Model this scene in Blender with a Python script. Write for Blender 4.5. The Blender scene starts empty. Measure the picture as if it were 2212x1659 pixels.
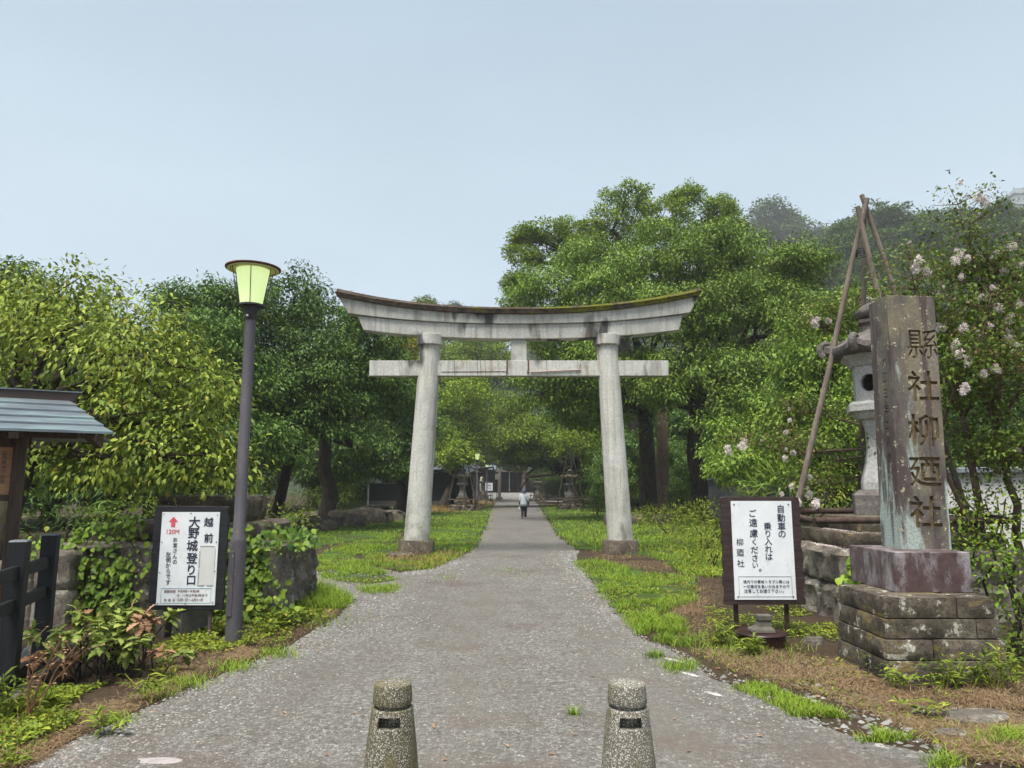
import bpy, math, random
import numpy as np
from mathutils import Vector, Matrix

# ------------------------------------------------------------------ camera, sky, sun, exposure
SC = bpy.context.scene
COL = SC.collection
PITCH = math.atan(224.5 / 1534.0)
CAMH = 1.6
cam_d = bpy.data.cameras.new("camera")
cam_d.sensor_fit = 'HORIZONTAL'
cam_d.sensor_width = 36.0
cam_d.lens = 1534.0 / 2212.0 * 36.0
cam_d.clip_start = 0.05
cam_d.clip_end = 6000
cam = bpy.data.objects.new("camera", cam_d)
cam.location = (0, 0, CAMH)
cam.rotation_euler = (math.pi / 2 + PITCH, 0, 0)
COL.objects.link(cam)
SC.camera = cam

SUN_EL, SUN_AZ = math.radians(68), math.radians(205)     # azimuth clockwise from +Y: behind the camera, a little to the left
W = bpy.data.worlds.new("World")
SC.world = W
W.use_nodes = True
wn, wl = W.node_tree.nodes, W.node_tree.links
wn.clear()
w_out = wn.new('ShaderNodeOutputWorld')
w_bg = wn.new('ShaderNodeBackground')
w_sky = wn.new('ShaderNodeTexSky')
w_sky.sky_type = 'NISHITA'
w_sky.sun_disc = False
w_sky.sun_elevation = SUN_EL
w_sky.sun_rotation = SUN_AZ
w_sky.air_density = 1.0
w_sky.dust_density = 6.0
w_sky.ozone_density = 1.2
w_tc = wn.new('ShaderNodeTexCoord')
w_sep = wn.new('ShaderNodeSeparateXYZ')
w_ramp = wn.new('ShaderNodeValToRGB')
w_mix = wn.new('ShaderNodeMixRGB')
# the overcast veil: an even cloud sheet, a little brighter towards the horizon
w_ramp.color_ramp.elements[0].position = 0.0
w_ramp.color_ramp.elements[0].color = (2.9, 3.42, 3.83, 1)
w_ramp.color_ramp.elements[1].position = 0.62
w_ramp.color_ramp.elements[1].color = (1.66, 2.19, 2.66, 1)
w_mix.inputs[0].default_value = 0.90
wl.new(w_tc.outputs['Generated'], w_sep.inputs[0])
wl.new(w_sep.outputs['Z'], w_ramp.inputs[0])
wl.new(w_sky.outputs[0], w_mix.inputs[1])
wl.new(w_ramp.outputs[0], w_mix.inputs[2])
w_cl = wn.new('ShaderNodeTexNoise')
w_cl.inputs['Scale'].default_value = 1.6
w_cl.inputs['Detail'].default_value = 3
w_map = wn.new('ShaderNodeMapping')
w_map.inputs['Scale'].default_value = (1.0, 1.0, 3.2)
w_mr = wn.new('ShaderNodeMapRange')
w_mr.inputs['From Min'].default_value, w_mr.inputs['From Max'].default_value = 0.3, 0.7
w_mr.inputs['To Min'].default_value, w_mr.inputs['To Max'].default_value = 0.94, 1.06
w_hs = wn.new('ShaderNodeHueSaturation')
wl.new(w_tc.outputs['Generated'], w_map.inputs[0])
wl.new(w_map.outputs[0], w_cl.inputs['Vector'])
wl.new(w_cl.outputs['Fac'], w_mr.inputs[0])
wl.new(w_mr.outputs[0], w_hs.inputs['Value'])
wl.new(w_mix.outputs[0], w_hs.inputs['Color'])
wl.new(w_hs.outputs[0], w_bg.inputs['Color'])
w_bg.inputs['Strength'].default_value = 0.05
wl.new(w_bg.outputs[0], w_out.inputs['Surface'])

sun_d = bpy.data.lights.new("sun", 'SUN')
sun_d.energy = 1.5
sun_d.angle = math.radians(28)
sun_d.color = (1.0, 0.96, 0.90)
sun = bpy.data.objects.new("sun", sun_d)
sdir = Vector((math.sin(SUN_AZ) * math.cos(SUN_EL), math.cos(SUN_AZ) * math.cos(SUN_EL), math.sin(SUN_EL)))
sun.rotation_euler = sdir.to_track_quat('Z', 'Y').to_euler()
sun.location = sdir * 60
COL.objects.link(sun)

SC.view_settings.view_transform = 'Standard'
SC.view_settings.look = 'None'
SC.view_settings.exposure = 2.38
SC.view_settings.gamma = 1.0
SC.render.engine = 'CYCLES'
SC.cycles.use_denoising = True
SC.cycles.denoiser = 'OPENIMAGEDENOISE'
SC.cycles.max_bounces = 6
SC.cycles.diffuse_bounces = 3
SC.cycles.glossy_bounces = 2
SC.cycles.transmission_bounces = 3
SC.cycles.volume_bounces = 0
SC.cycles.use_adaptive_sampling = True
SC.cycles.adaptive_threshold = 0.02
SC.cycles.sample_clamp_indirect = 4.0

rng = np.random.default_rng(7)
random.seed(7)

# ------------------------------------------------------------------ measuring: photo coordinates (2212 wide) to points of the place
_c, _s = math.cos(PITCH), math.sin(PITCH)
def ray(px, py):
    u, v = np.asarray(px, float) - 1106.0, 829.5 - np.asarray(py, float)
    return u, 1534 * _c - v * _s, 1534 * _s + v * _c
def G(px, py, z=0.0):
    x, y, w = ray(px, py)
    t = (z - CAMH) / w
    return Vector((float(x * t), float(y * t), z))
def A(px, py, Y):
    x, y, w = ray(px, py)
    t = Y / y
    return Vector((float(x * t), float(Y), float(CAMH + w * t)))
def Garr(P):
    x, y, w = ray(P[:, 0], P[:, 1])
    t = -CAMH / w
    return np.stack([x * t, y * t, np.zeros(len(P))], 1)

def inpoly(P, poly):
    poly = np.asarray(poly, float)
    x, y = P[:, 0], P[:, 1]
    c = np.zeros(len(P), bool)
    n = len(poly)
    for i in range(n):
        x1, y1 = poly[i]
        x2, y2 = poly[(i + 1) % n]
        if y1 == y2:
            continue
        k = ((y1 > y) != (y2 > y)) & (x < (x2 - x1) * (y - y1) / (y2 - y1) + x1)
        c ^= k
    return c
def scatter(poly, n):
    poly = np.asarray(poly, float)
    lo, hi = poly.min(0), poly.max(0)
    out = np.zeros((0, 2))
    while len(out) < n:
        Q = lo + rng.random((n * 2, 2)) * (hi - lo)
        out = np.concatenate([out, Q[inpoly(Q, poly)]])
    return out[:n]
def vnoise(P, scale, seed=0):                                     # smooth value noise on the ground plane, 0..1
    q = P[:, :2] * scale + seed * 17.3
    i = np.floor(q).astype(np.int64)
    f = q - i
    f = f * f * (3 - 2 * f)
    def h(a, b):
        k = np.sin(a * 127.1 + b * 311.7 + seed * 3.7) * 43758.5453
        return k - np.floor(k)
    a, b = i[:, 0], i[:, 1]
    return (h(a, b) * (1 - f[:, 0]) + h(a + 1, b) * f[:, 0]) * (1 - f[:, 1]) + (h(a, b + 1) * (1 - f[:, 0]) + h(a + 1, b + 1) * f[:, 0]) * f[:, 1]

# ------------------------------------------------------------------ objects and their properties
def tag(o, label=None, cat=None, group=None, kind=None):
    if label: o['label'] = label
    if cat: o['category'] = cat
    if group: o['group'] = group
    if kind: o['kind'] = kind
    return o
def thing(name, loc, label, cat, group=None):
    o = bpy.data.objects.new(name, None)
    o.empty_display_size = 0.2
    o.location = loc
    COL.objects.link(o)
    return tag(o, label, cat, group)
def topof(o):
    while o.parent: o = o.parent
    return o
def children_of(o):
    return [c for c in COL.objects if c.parent == o]
def copy_tree(o, loc=None, rz=None, sc=None, label=None, parent=None):
    c = o.copy()
    COL.objects.link(c)
    if parent: c.parent = parent
    for ch in list(o.children):
        copy_tree(ch, parent=c)
    if loc is not None: c.location = loc
    if rz is not None: c.rotation_euler = (0, 0, rz)
    if sc is not None: c.scale = sc if hasattr(sc, '__len__') else (sc, sc, sc)
    if label: c['label'] = label
    return c

class MB:
    """collects shapes in world coordinates; build() links them as ONE mesh object"""
    def __init__(self):
        self.v, self.f, self.n = [], [], 0
        self.big = []
    def add(self, V, F):
        V = [tuple(p) for p in V]
        self.v += V
        self.f += [tuple(i + self.n for i in q) for q in F]
        self.n += len(V)
        return self
    def arrays(self, V, F):                                       # V (n,3), F (m,k): big numpy batches
        self.big.append((np.asarray(V, np.float32), np.asarray(F, np.int64)))
        return self
    def box(self, c, s, rz=0.0, taper=1.0, rot=None):
        x, y, z = s[0] / 2, s[1] / 2, s[2] / 2
        V = []
        for (a, b, d) in ((-1, -1, -1), (1, -1, -1), (1, 1, -1), (-1, 1, -1), (-1, -1, 1), (1, -1, 1), (1, 1, 1), (-1, 1, 1)):
            k = taper if d > 0 else 1.0
            V.append(Vector((a * x * k, b * y * k, d * z)))
        M = rot if rot else Matrix.Rotation(rz, 3, 'Z')
        V = [M @ p + Vector(c) for p in V]
        return self.add(V, [(3, 2, 1, 0), (4, 5, 6, 7), (0, 1, 5, 4), (1, 2, 6, 5), (2, 3, 7, 6), (3, 0, 4, 7)])
    def beam(self, a, b, w, h, up=Vector((0, 0, 1))):             # square bar between two points
        a, b = Vector(a), Vector(b)
        d = (b - a).normalized()
        s = d.cross(up)
        if s.length < 1e-4: s = Vector((1, 0, 0))
        s.normalize()
        u = s.cross(d)
        V = [p + s * (w / 2 * i) + u * (h / 2 * j) for p in (a, b) for (i, j) in ((-1, -1), (1, -1), (1, 1), (-1, 1))]
        return self.add(V, [(0, 1, 2, 3), (7, 6, 5, 4), (0, 4, 5, 1), (1, 5, 6, 2), (2, 6, 7, 3), (3, 7, 4, 0)])
    def tube(self, pts, radii, n=8, caps=True, wob=0.0):
        pts = [Vector(p) for p in pts]
        if not hasattr(radii, '__len__'): radii = [radii] * len(pts)
        V, F = [], []
        prev = None
        for i, p in enumerate(pts):
            d = (pts[min(i + 1, len(pts) - 1)] - pts[max(i - 1, 0)])
            if d.length < 1e-9: d = Vector((0, 0, 1))
            d.normalize()
            if prev is None:
                s = d.cross(Vector((0, 0, 1)))
                if s.length < 1e-3: s = Vector((1, 0, 0))
            else:
                s = prev - d * prev.dot(d)
            s.normalize()
            prev = s
            u = d.cross(s)
            for k in range(n):
                a = 2 * math.pi * k / n
                r = radii[i] * (1 + wob * (random.random() - 0.5))
                V.append(p + (s * math.cos(a) + u * math.sin(a)) * r)
        for i in range(len(pts) - 1):
            for k in range(n):
                F.append((i * n + k, i * n + (k + 1) % n, (i + 1) * n + (k + 1) % n, (i + 1) * n + k))
        if caps:
            F.append(tuple(range(n - 1, -1, -1)))
            F.append(tuple(range((len(pts) - 1) * n, len(pts) * n)))
        return self.add(V, F)
    def loft(self, rings, n=16, rot=0.0, caps=True, power=2.0):   # rings (centre, rx, ry): level ellipses (or super-ellipses)
        V, F = [], []
        for (c, rx, ry) in rings:
            for k in range(n):
                a = 2 * math.pi * (k + 0.5) / n + rot
                ca, sa = math.cos(a), math.sin(a)
                if power != 2.0:
                    q = (abs(ca) ** power + abs(sa) ** power) ** (-1 / power)
                    ca, sa = ca * q, sa * q
                V.append((c[0] + rx * ca, c[1] + ry * sa, c[2]))
        m = len(rings)
        for i in range(m - 1):
            for k in range(n):
                F.append((i * n + k, i * n + (k + 1) % n, (i + 1) * n + (k + 1) % n, (i + 1) * n + k))
        if caps:
            F.append(tuple(range(n - 1, -1, -1)))
            F.append(tuple(range((m - 1) * n, m * n)))
        return self.add(V, F)
    def lathe(self, c, prof, n=24, caps=True):                    # prof (r, z) going up
        return self.loft([((c[0], c[1], c[2] + z), r, r) for r, z in prof], n, caps=caps)
    def prism(self, poly, a, b):                                  # poly: list of 2D; a(p2)->3D front, b(p2)->3D back
        n = len(poly)
        V = [a(p) for p in poly] + [b(p) for p in poly]
        F = [tuple(range(n)), tuple(range(2 * n - 1, n - 1, -1))]
        F += [(i, n + i, n + (i + 1) % n, (i + 1) % n) for i in range(n)]
        return self.add(V, F)
    def build(self, name, mat, parent=None, origin=None, smooth=False, bevel=0.0, seg=2, angle=35):
        org = Vector(topof(parent).location) if parent else Vector(origin if origin is not None else (0, 0, 0))
        me = bpy.data.meshes.new(name)
        if self.v or not self.big:
            me.from_pydata([tuple(Vector(p) - org) for p in self.v], [], self.f)
        if self.big:
            Vs, loops, starts, tot, nv, nl = [], [], [], [], 0, 0
            if self.v:
                Vs.append(np.array([tuple(Vector(p) - org) for p in self.v], np.float32))
                for q in self.f:
                    loops.append(np.array(q)); starts.append(np.array([nl])); tot.append(np.array([len(q)])); nl += len(q)
                nv += self.n
            for V, F in self.big:
                Vs.append(V - np.array(org, np.float32))
                loops.append((F + nv).ravel())
                m, k = F.shape
                starts.append(nl + np.arange(m) * k); tot.append(np.full(m, k)); nl += m * k; nv += len(V)
            Vs, loops = np.concatenate(Vs), np.concatenate(loops)
            starts, tot = np.concatenate(starts), np.concatenate(tot)
            me = bpy.data.meshes.new(name)
            me.vertices.add(len(Vs)); me.vertices.foreach_set('co', Vs.ravel())
            me.loops.add(len(loops)); me.loops.foreach_set('vertex_index', loops.astype(np.int32))
            me.polygons.add(len(starts)); me.polygons.foreach_set('loop_start', starts.astype(np.int32))
            me.polygons.foreach_set('loop_total', tot.astype(np.int32))
            me.update(calc_edges=True)
        me.validate()
        if smooth:
            me.polygons.foreach_set('use_smooth', np.ones(len(me.polygons), bool))
            if smooth != 'full':
                try: me.set_sharp_from_angle(angle=math.radians(angle))
                except Exception: pass
        me.materials.append(mat)
        o = bpy.data.objects.new(name, me)
        COL.objects.link(o)
        if parent: o.parent = parent
        else: o.location = org
        if bevel:
            b = o.modifiers.new("bevel", 'BEVEL')
            b.width = bevel; b.segments = seg; b.limit_method = 'ANGLE'; b.angle_limit = math.radians(40)
        return o

# ------------------------------------------------------------------ materials
class Nodes:
    def __init__(self, name):
        self.m = bpy.data.materials.new(name)
        self.m.use_nodes = True
        self.t = self.m.node_tree
        self.t.nodes.clear()
        self.out = self.t.nodes.new('ShaderNodeOutputMaterial')
        self.b = self.t.nodes.new('ShaderNodeBsdfPrincipled')
        self.t.links.new(self.b.outputs[0], self.out.inputs[0])
        self.tc = self.t.nodes.new('ShaderNodeTexCoord')
    def n(self, kind, **kw):
        x = self.t.nodes.new(kind)
        for k, v in kw.items(): setattr(x, k, v)
        return x
    def l(self, a, b): self.t.links.new(a, b)
    def coords(self, scale=(1, 1, 1)):
        m = self.n('ShaderNodeMapping')
        m.inputs['Scale'].default_value = scale
        self.l(self.tc.outputs['Object'], m.inputs[0])
        return m.outputs[0]
    def noise(self, scale, detail=4, rough=0.55, stretch=(1, 1, 1), dist=0.0):
        x = self.n('ShaderNodeTexNoise')
        x.inputs['Scale'].default_value = scale
        x.inputs['Detail'].default_value = detail
        x.inputs['Roughness'].default_value = rough
        x.inputs['Distortion'].default_value = dist
        self.l(self.coords(stretch), x.inputs['Vector'])
        return x.outputs['Fac']
    def ramp(self, fac, stops):
        r = self.n('ShaderNodeValToRGB')
        e = r.color_ramp.elements
        while len(e) < len(stops): e.new(0.5)
        for q, (p, c) in zip(e, stops):
            q.position = p
            q.color = (c, c, c, 1) if not hasattr(c, '__len__') else (*c[:3], 1)
        self.l(fac, r.inputs[0])
        return r.outputs[0]
    def mix(self, fac, a, b, mode='MIX'):
        x = self.n('ShaderNodeMixRGB', blend_type=mode)
        for i, q in ((0, fac), (1, a), (2, b)):
            if hasattr(q, 'is_output'): self.l(q, x.inputs[i])
            elif i == 0: x.inputs[0].default_value = q
            else: x.inputs[i].default_value = (*q[:3], 1)
        return x.outputs[0]
    def bump(self, h, strength=0.3, dist=0.01):
        x = self.n('ShaderNodeBump')
        x.inputs['Strength'].default_value = strength
        x.inputs['Distance'].default_value = dist
        self.l(h, x.inputs['Height'])
        self.l(x.outputs[0], self.b.inputs['Normal'])
    def base(self, c):
        if hasattr(c, 'is_output'): self.l(c, self.b.inputs['Base Color'])
        else: self.b.inputs['Base Color'].default_value = (*c[:3], 1)
        return self
    def rough(self, r, spec=None):
        if hasattr(r, 'is_output'): self.l(r, self.b.inputs['Roughness'])
        else: self.b.inputs['Roughness'].default_value = r
        if spec is not None: self.b.inputs['Specular IOR Level'].default_value = spec
        return self

def simple(name, c1, c2, scale=8, rough=0.8, bump=0.2, bscale=60, stretch=(1, 1, 1), spec=0.4, dist=0.01, detail=5):
    m = Nodes(name)
    f = m.noise(scale, detail, 0.6, stretch)
    m.base(m.ramp(f, [(0.32, c1), (0.68, c2)])).rough(rough, spec)
    if bump: m.bump(m.noise(bscale, 4, 0.6, stretch), bump, dist)
    return m.m

def leaf_mat(name, dark, mid, light, trans=0.35, spec=0.35, rough=0.5, rare=None):
    trans, spec, rough = trans * .5, spec * .5, min(.8, rough + .12)
    m = Nodes(name)
    geo = m.n('ShaderNodeNewGeometry')
    oi = m.n('ShaderNodeObjectInfo')
    stops = [(0.0, dark), (0.5, mid), (0.93, light)]
    if rare: stops += [(0.965, light), (0.97, rare)]
    col = m.ramp(geo.outputs['Random Per Island'], stops)
    clump = m.noise(0.95, 3, 0.55)
    col = m.mix(m.ramp(clump, [(0.38, 0.0), (0.62, 0.75)]), col, m.mix(0.5, col, light), 'MIX')
    hs = m.n('ShaderNodeHueSaturation')
    mr = m.n('ShaderNodeMapRange')
    mr.inputs['To Min'].default_value, mr.inputs['To Max'].default_value = 0.85, 1.15
    m.l(oi.outputs['Random'], mr.inputs[0]); m.l(mr.outputs[0], hs.inputs['Value']); m.l(col, hs.inputs['Color'])
    col = hs.outputs[0]
    m.base(col).rough(rough, spec)
    tr = m.n('ShaderNodeBsdfTranslucent')
    g = m.n('ShaderNodeGamma'); g.inputs[1].default_value = 0.85
    m.l(col, g.inputs[0]); m.l(g.outputs[0], tr.inputs[0])
    ms = m.n('ShaderNodeMixShader'); ms.inputs[0].default_value = trans
    m.l(m.b.outputs[0], ms.inputs[1]); m.l(tr.outputs[0], ms.inputs[2]); m.l(ms.outputs[0], m.out.inputs[0])
    return m.m

def mat_concrete():
    m = Nodes("weathered_concrete")
    fine = m.noise(26, 4, 0.85)
    big = m.noise(1.1, 5, 0.6)
    c = m.ramp(big, [(0.3, (0.44, 0.43, 0.385)), (0.5, (0.56, 0.55, 0.50)), (0.7, (0.64, 0.63, 0.585))])
    c = m.mix(m.ramp(fine, [(0.40, 0.45), (0.56, 0.0)]), c, (0.25, 0.245, 0.225))
    streak = m.noise(1.6, 4, 0.55, (1.5, 1.5, 0.25), 0.6)
    c = m.mix(m.ramp(streak, [(0.57, 0.0), (0.67, 0.5)]), c, (0.18, 0.18, 0.17))
    dark = m.noise(1.0, 3, 0.5, (1.3, 1.3, 0.5))
    sz = m.n('ShaderNodeSeparateXYZ'); m.l(m.tc.outputs['Object'], sz.inputs[0])
    hi = m.n('ShaderNodeMapRange'); hi.inputs['From Min'].default_value = 3.9; hi.inputs['From Max'].default_value = 5.15
    hi.inputs['To Min'].default_value = -0.07; hi.inputs['To Max'].default_value = 0.022
    m.l(sz.outputs[2], hi.inputs[0])
    da = m.n('ShaderNodeMath', operation='ADD'); m.l(dark, da.inputs[0]); m.l(hi.outputs[0], da.inputs[1]); dark = da.outputs[0]
    c = m.mix(m.ramp(dark, [(0.605, 0.0), (0.665, 0.92)]), c, (0.045, 0.043, 0.04))
    st2 = m.noise(5.5, 4, 0.6, (1.6, 1.6, .10))
    c = m.mix(m.ramp(st2, [(0.50, 0.0), (0.62, 0.34)]), c, (0.22, 0.215, 0.20))
    gr = m.n('ShaderNodeMapRange'); gr.inputs['From Min'].default_value = 0.3; gr.inputs['From Max'].default_value = 1.3
    gr.inputs['To Min'].default_value = 0.17; gr.inputs['To Max'].default_value = 0.0
    m.l(sz.outputs[2], gr.inputs[0])
    ga = m.n('ShaderNodeMath', operation='ADD'); m.l(m.noise(3.2, 5, 0.65), ga.inputs[0]); m.l(gr.outputs[0], ga.inputs[1])
    c = m.mix(m.ramp(ga.outputs[0], [(0.57, 0.0), (0.72, 0.55)]), c, (0.20, 0.18, 0.13))
    rust = m.noise(2.2, 3, 0.6, (3.0, 3.0, 0.3))
    c = m.mix(m.ramp(rust, [(0.61, 0.0), (0.70, 0.5)]), c, (0.30, 0.17, 0.09))
    m.base(c).rough(0.9, 0.25)
    m.bump(fine, 0.25, 0.004)
    return m.m
def mat_moss_cap():
    m = Nodes("mossy_cap_stone")
    n1 = m.noise(5, 5, 0.65, (1, 1, 1))
    stone = m.ramp(n1, [(0.3, (0.035, 0.026, 0.02)), (0.6, (0.10, 0.075, 0.06)), (0.8, (0.16, 0.14, 0.12))])
    sep = m.n('ShaderNodeSeparateXYZ'); m.l(m.tc.outputs['Object'], sep.inputs[0])
    mr = m.n('ShaderNodeMapRange'); mr.inputs['From Min'].default_value = -4.5; mr.inputs['From Max'].default_value = 3.5
    mr.inputs['To Min'].default_value = -0.16; mr.inputs['To Max'].default_value = 0.16
    m.l(sep.outputs[0], mr.inputs[0])
    n2 = m.noise(2.4, 5, 0.6, (1, 1, 1.6))
    ad = m.n('ShaderNodeMath', operation='ADD'); m.l(n2, ad.inputs[0]); m.l(mr.outputs[0], ad.inputs[1])
    moss = m.ramp(m.noise(30, 3), [(0.3, (0.05, 0.055, 0.012)), (0.7, (0.17, 0.17, 0.025))])
    c = m.mix(m.ramp(ad.outputs[0], [(0.55, 0.0), (0.63, 1.0)]), stone, moss)
    m.base(c).rough(0.95, 0.1)
    m.bump(m.noise(35, 5, 0.7), 0.8, 0.03)
    return m.m
def mat_rough_stone(name, c1, c2, c3, lichen, lich_amt=0.66, scale=2.2, bump=0.6):
    m = Nodes(name)
    c = m.ramp(m.noise(scale, 6, 0.65), [(0.3, c1), (0.52, c2), (0.72, c3)])
    c = m.mix(m.ramp(m.noise(28, 4, 0.7), [(0.35, 0.5), (0.6, 0.0)]), c, tuple(0.35 * k for k in c1))
    c = m.mix(m.ramp(m.noise(6.5, 4, 0.7), [(lich_amt, 0.0), (lich_amt + 0.05, 0.85)]), c, lichen)
    m.base(c).rough(0.93, 0.2)
    m.bump(m.noise(9, 8, 0.7), bump, 0.06)
    return m.m
def mat_course():
    m = Nodes("coursed_tuff_stone")
    c = m.ramp(m.noise(2.6, 6, 0.68), [(0.34, (0.045, 0.036, 0.029)), (0.50, (0.12, 0.10, 0.076)), (0.66, (0.21, 0.18, 0.135))])
    c = m.mix(m.ramp(m.noise(26, 4, 0.7), [(0.38, 0.6), (0.58, 0.0)]), c, (0.035, 0.028, 0.022))
    c = m.mix(m.ramp(m.noise(3.4, 4, 0.6, (1, 1, 2.2)), [(0.56, 0.0), (0.66, 0.7)]), c, (0.26, 0.20, 0.07))
    c = m.mix(m.ramp(m.noise(7.5, 5, 0.72), [(0.585, 0.0), (0.63, 0.9)]), c, (0.50, 0.48, 0.41))
    m.base(c).rough(0.93, 0.2)
    m.bump(m.noise(11, 8, 0.72), 0.75, 0.05)
    return m.m
def mat_aggregate(name, dark, moss_amt, k=1.0):
    m = Nodes(name)
    v = m.n('ShaderNodeTexVoronoi'); v.inputs['Scale'].default_value = 125
    m.l(m.coords(), v.inputs['Vector'])
    hv = m.n('ShaderNodeSeparateXYZ'); m.l(v.outputs['Color'], hv.inputs[0])
    chip = m.ramp(hv.outputs[0], [(0.0, tuple(k * q for q in (0.15, 0.135, 0.11))), (0.45, tuple(k * q for q in (0.29, 0.27, 0.23))), (0.8, tuple(k * q for q in (0.38, 0.36, 0.31))), (1.0, tuple(k * q for q in (0.54, 0.52, 0.47)))])
    c = m.mix(m.ramp(v.outputs['Distance'], [(0.36, 0.0), (0.52, 1.0)]), chip, dark)
    grime = m.noise(5.0, 5, 0.6, (1.4, 1.4, 0.7))
    c = m.mix(m.ramp(grime, [(moss_amt, 0.0), (moss_amt + 0.14, 0.75)]), c, (0.11, 0.095, 0.042))
    m.base(c).rough(0.85, 0.3)
    m.bump(v.outputs['Distance'], -0.35, 0.006)
    return m.m
def mat_gravel():
    m = Nodes("gravel_path")
    big = m.noise(0.42, 5, 0.62)
    mid = m.noise(1.9, 5, 0.65)
    v = m.n('ShaderNodeTexVoronoi'); v.inputs['Scale'].default_value = 85
    m.l(m.coords(), v.inputs['Vector'])
    sp = m.n('ShaderNodeSeparateXYZ'); m.l(v.outputs['Color'], sp.inputs[0])
    st = m.ramp(sp.outputs[0], [(0.0, (0.089, 0.084, 0.073)), (0.5, (0.191, 0.182, 0.162)), (0.88, (0.284, 0.275, 0.253)), (1.0, (0.444, 0.426, 0.400))])
    st = m.mix(m.ramp(sp.outputs[1], [(0.8, 0.0), (0.95, 0.45)]), st, (0.240, 0.173, 0.120))
    v2 = m.n('ShaderNodeTexVoronoi'); v2.inputs['Scale'].default_value = 38
    m.l(m.coords(), v2.inputs['Vector'])
    sp2 = m.n('ShaderNodeSeparateXYZ'); m.l(v2.outputs['Color'], sp2.inputs[0])
    st2 = m.ramp(sp2.outputs[0], [(0.0, (0.076, 0.071, 0.062)), (0.6, (0.160, 0.152, 0.139)), (0.9, (0.302, 0.293, 0.271)), (1.0, (0.426, 0.418, 0.391))])
    st = m.mix(m.ramp(m.noise(7, 3, .6), [(0.42, 0.25), (0.58, 0.85)]), st, st2)
    c = m.mix(m.ramp(v.outputs['Distance'], [(0.40, 0.0), (0.66, 0.75)]), st, (0.049, 0.043, 0.038))
    fines = m.ramp(m.noise(75, 4, 0.85), [(0.35, (0.067, 0.062, 0.054)), (0.65, (0.196, 0.185, 0.167))])
    c = m.mix(m.ramp(big, [(0.40, 0.12), (0.60, 0.55)]), c, fines)
    c = m.mix(m.ramp(mid, [(0.36, 0.55), (0.55, 0.0)]), c, (0.102, 0.089, 0.073))
    c = m.mix(m.ramp(m.noise(15, 4, 0.8), [(0.36, 0.62), (0.5, 0.0)]), c, (0.054, 0.049, 0.043))
    c = m.mix(m.ramp(m.noise(21, 3, 0.8), [(0.55, 0.0), (0.68, 0.5)]), c, (0.396, 0.384, 0.360))
    ruts = m.noise(0.8, 4, 0.6, (1.6, .35, 1))
    c = m.mix(m.ramp(ruts, [(0.50, 0.0), (0.62, 0.40)]), c, (0.094, 0.082, 0.068))
    damp = m.noise(0.55, 5, 0.65)
    c = m.mix(m.ramp(damp, [(0.55, 0.0), (0.64, 0.45)]), c, (0.076, 0.059, 0.048))
    sx = m.n('ShaderNodeSeparateXYZ'); m.l(m.tc.outputs['Object'], sx.inputs[0])
    def math_(op, a, b):
        q = m.n('ShaderNodeMath', operation=op)
        for i, k in ((0, a), (1, b)):
            if hasattr(k, 'is_output'): m.l(k, q.inputs[i])
            elif k is not None: q.inputs[i].default_value = k
        return q.outputs[0]
    wob = m.noise(0.5, 3, .6)
    xx = math_('ADD', sx.outputs[0], math_('MULTIPLY', wob, .9))
    off = math_('ABSOLUTE', math_('SUBTRACT', xx, .75), None)       # distance from the middle of the path
    trk = math_('ABSOLUTE', math_('SUBTRACT', off, .72), None)      # two wheel tracks
    patchy = m.noise(1.3, 4, .6, (1, .5, 1))
    tm = math_('MULTIPLY', m.ramp(trk, [(0.10, 0.62), (0.42, 0.0)]), m.ramp(patchy, [(0.36, 0.2), (0.6, 1.0)]))
    c = m.mix(tm, c, (0.125, 0.113, 0.096))
    near = m.n('ShaderNodeMapRange'); near.inputs['From Min'].default_value = 3.6; near.inputs['From Max'].default_value = 6.0
    near.inputs['To Min'].default_value = 0.16; near.inputs['To Max'].default_value = 0.0
    m.l(sx.outputs[1], near.inputs[0])
    dirt = math_('ADD', m.noise(0.9, 5, .65), near.outputs[0])
    c = m.mix(m.ramp(dirt, [(0.58, 0.0), (0.70, 0.6)]), c, (0.105, 0.078, 0.062))
    m.base(c).rough(0.88, 0.3)
    m.bump(v.outputs['Distance'], -0.5, 0.010)
    return m.m
def mat_soil():
    m = Nodes("leafy_soil")
    c = m.ramp(m.noise(1.2, 6, 0.65), [(0.3, (0.035, 0.025, 0.016)), (0.55, (0.07, 0.05, 0.032)), (0.75, (0.045, 0.05, 0.018))])
    c = m.mix(m.ramp(m.noise(24, 4, 0.7), [(0.4, 0.6), (0.6, 0.0)]), c, (0.03, 0.022, 0.015))
    m.base(c).rough(0.95, 0.1)
    m.bump(m.noise(30, 5, 0.7), 0.7, 0.03)
    return m.m
def mat_lawn():
    m = Nodes("short_lawn")
    c = m.ramp(m.noise(1.0, 5, 0.6), [(0.33, (0.075, 0.055, 0.028)), (0.46, (0.055, 0.085, 0.022)), (0.7, (0.075, 0.145, 0.026))])
    c = m.mix(m.ramp(m.noise(40, 4, 0.7), [(0.4, 0.5), (0.6, 0.0)]), c, (0.03, 0.045, 0.012))
    m.base(c).rough(0.95, 0.1)
    m.bump(m.noise(45, 4, 0.7), 0.8, 0.03)
    return m.m
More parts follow.
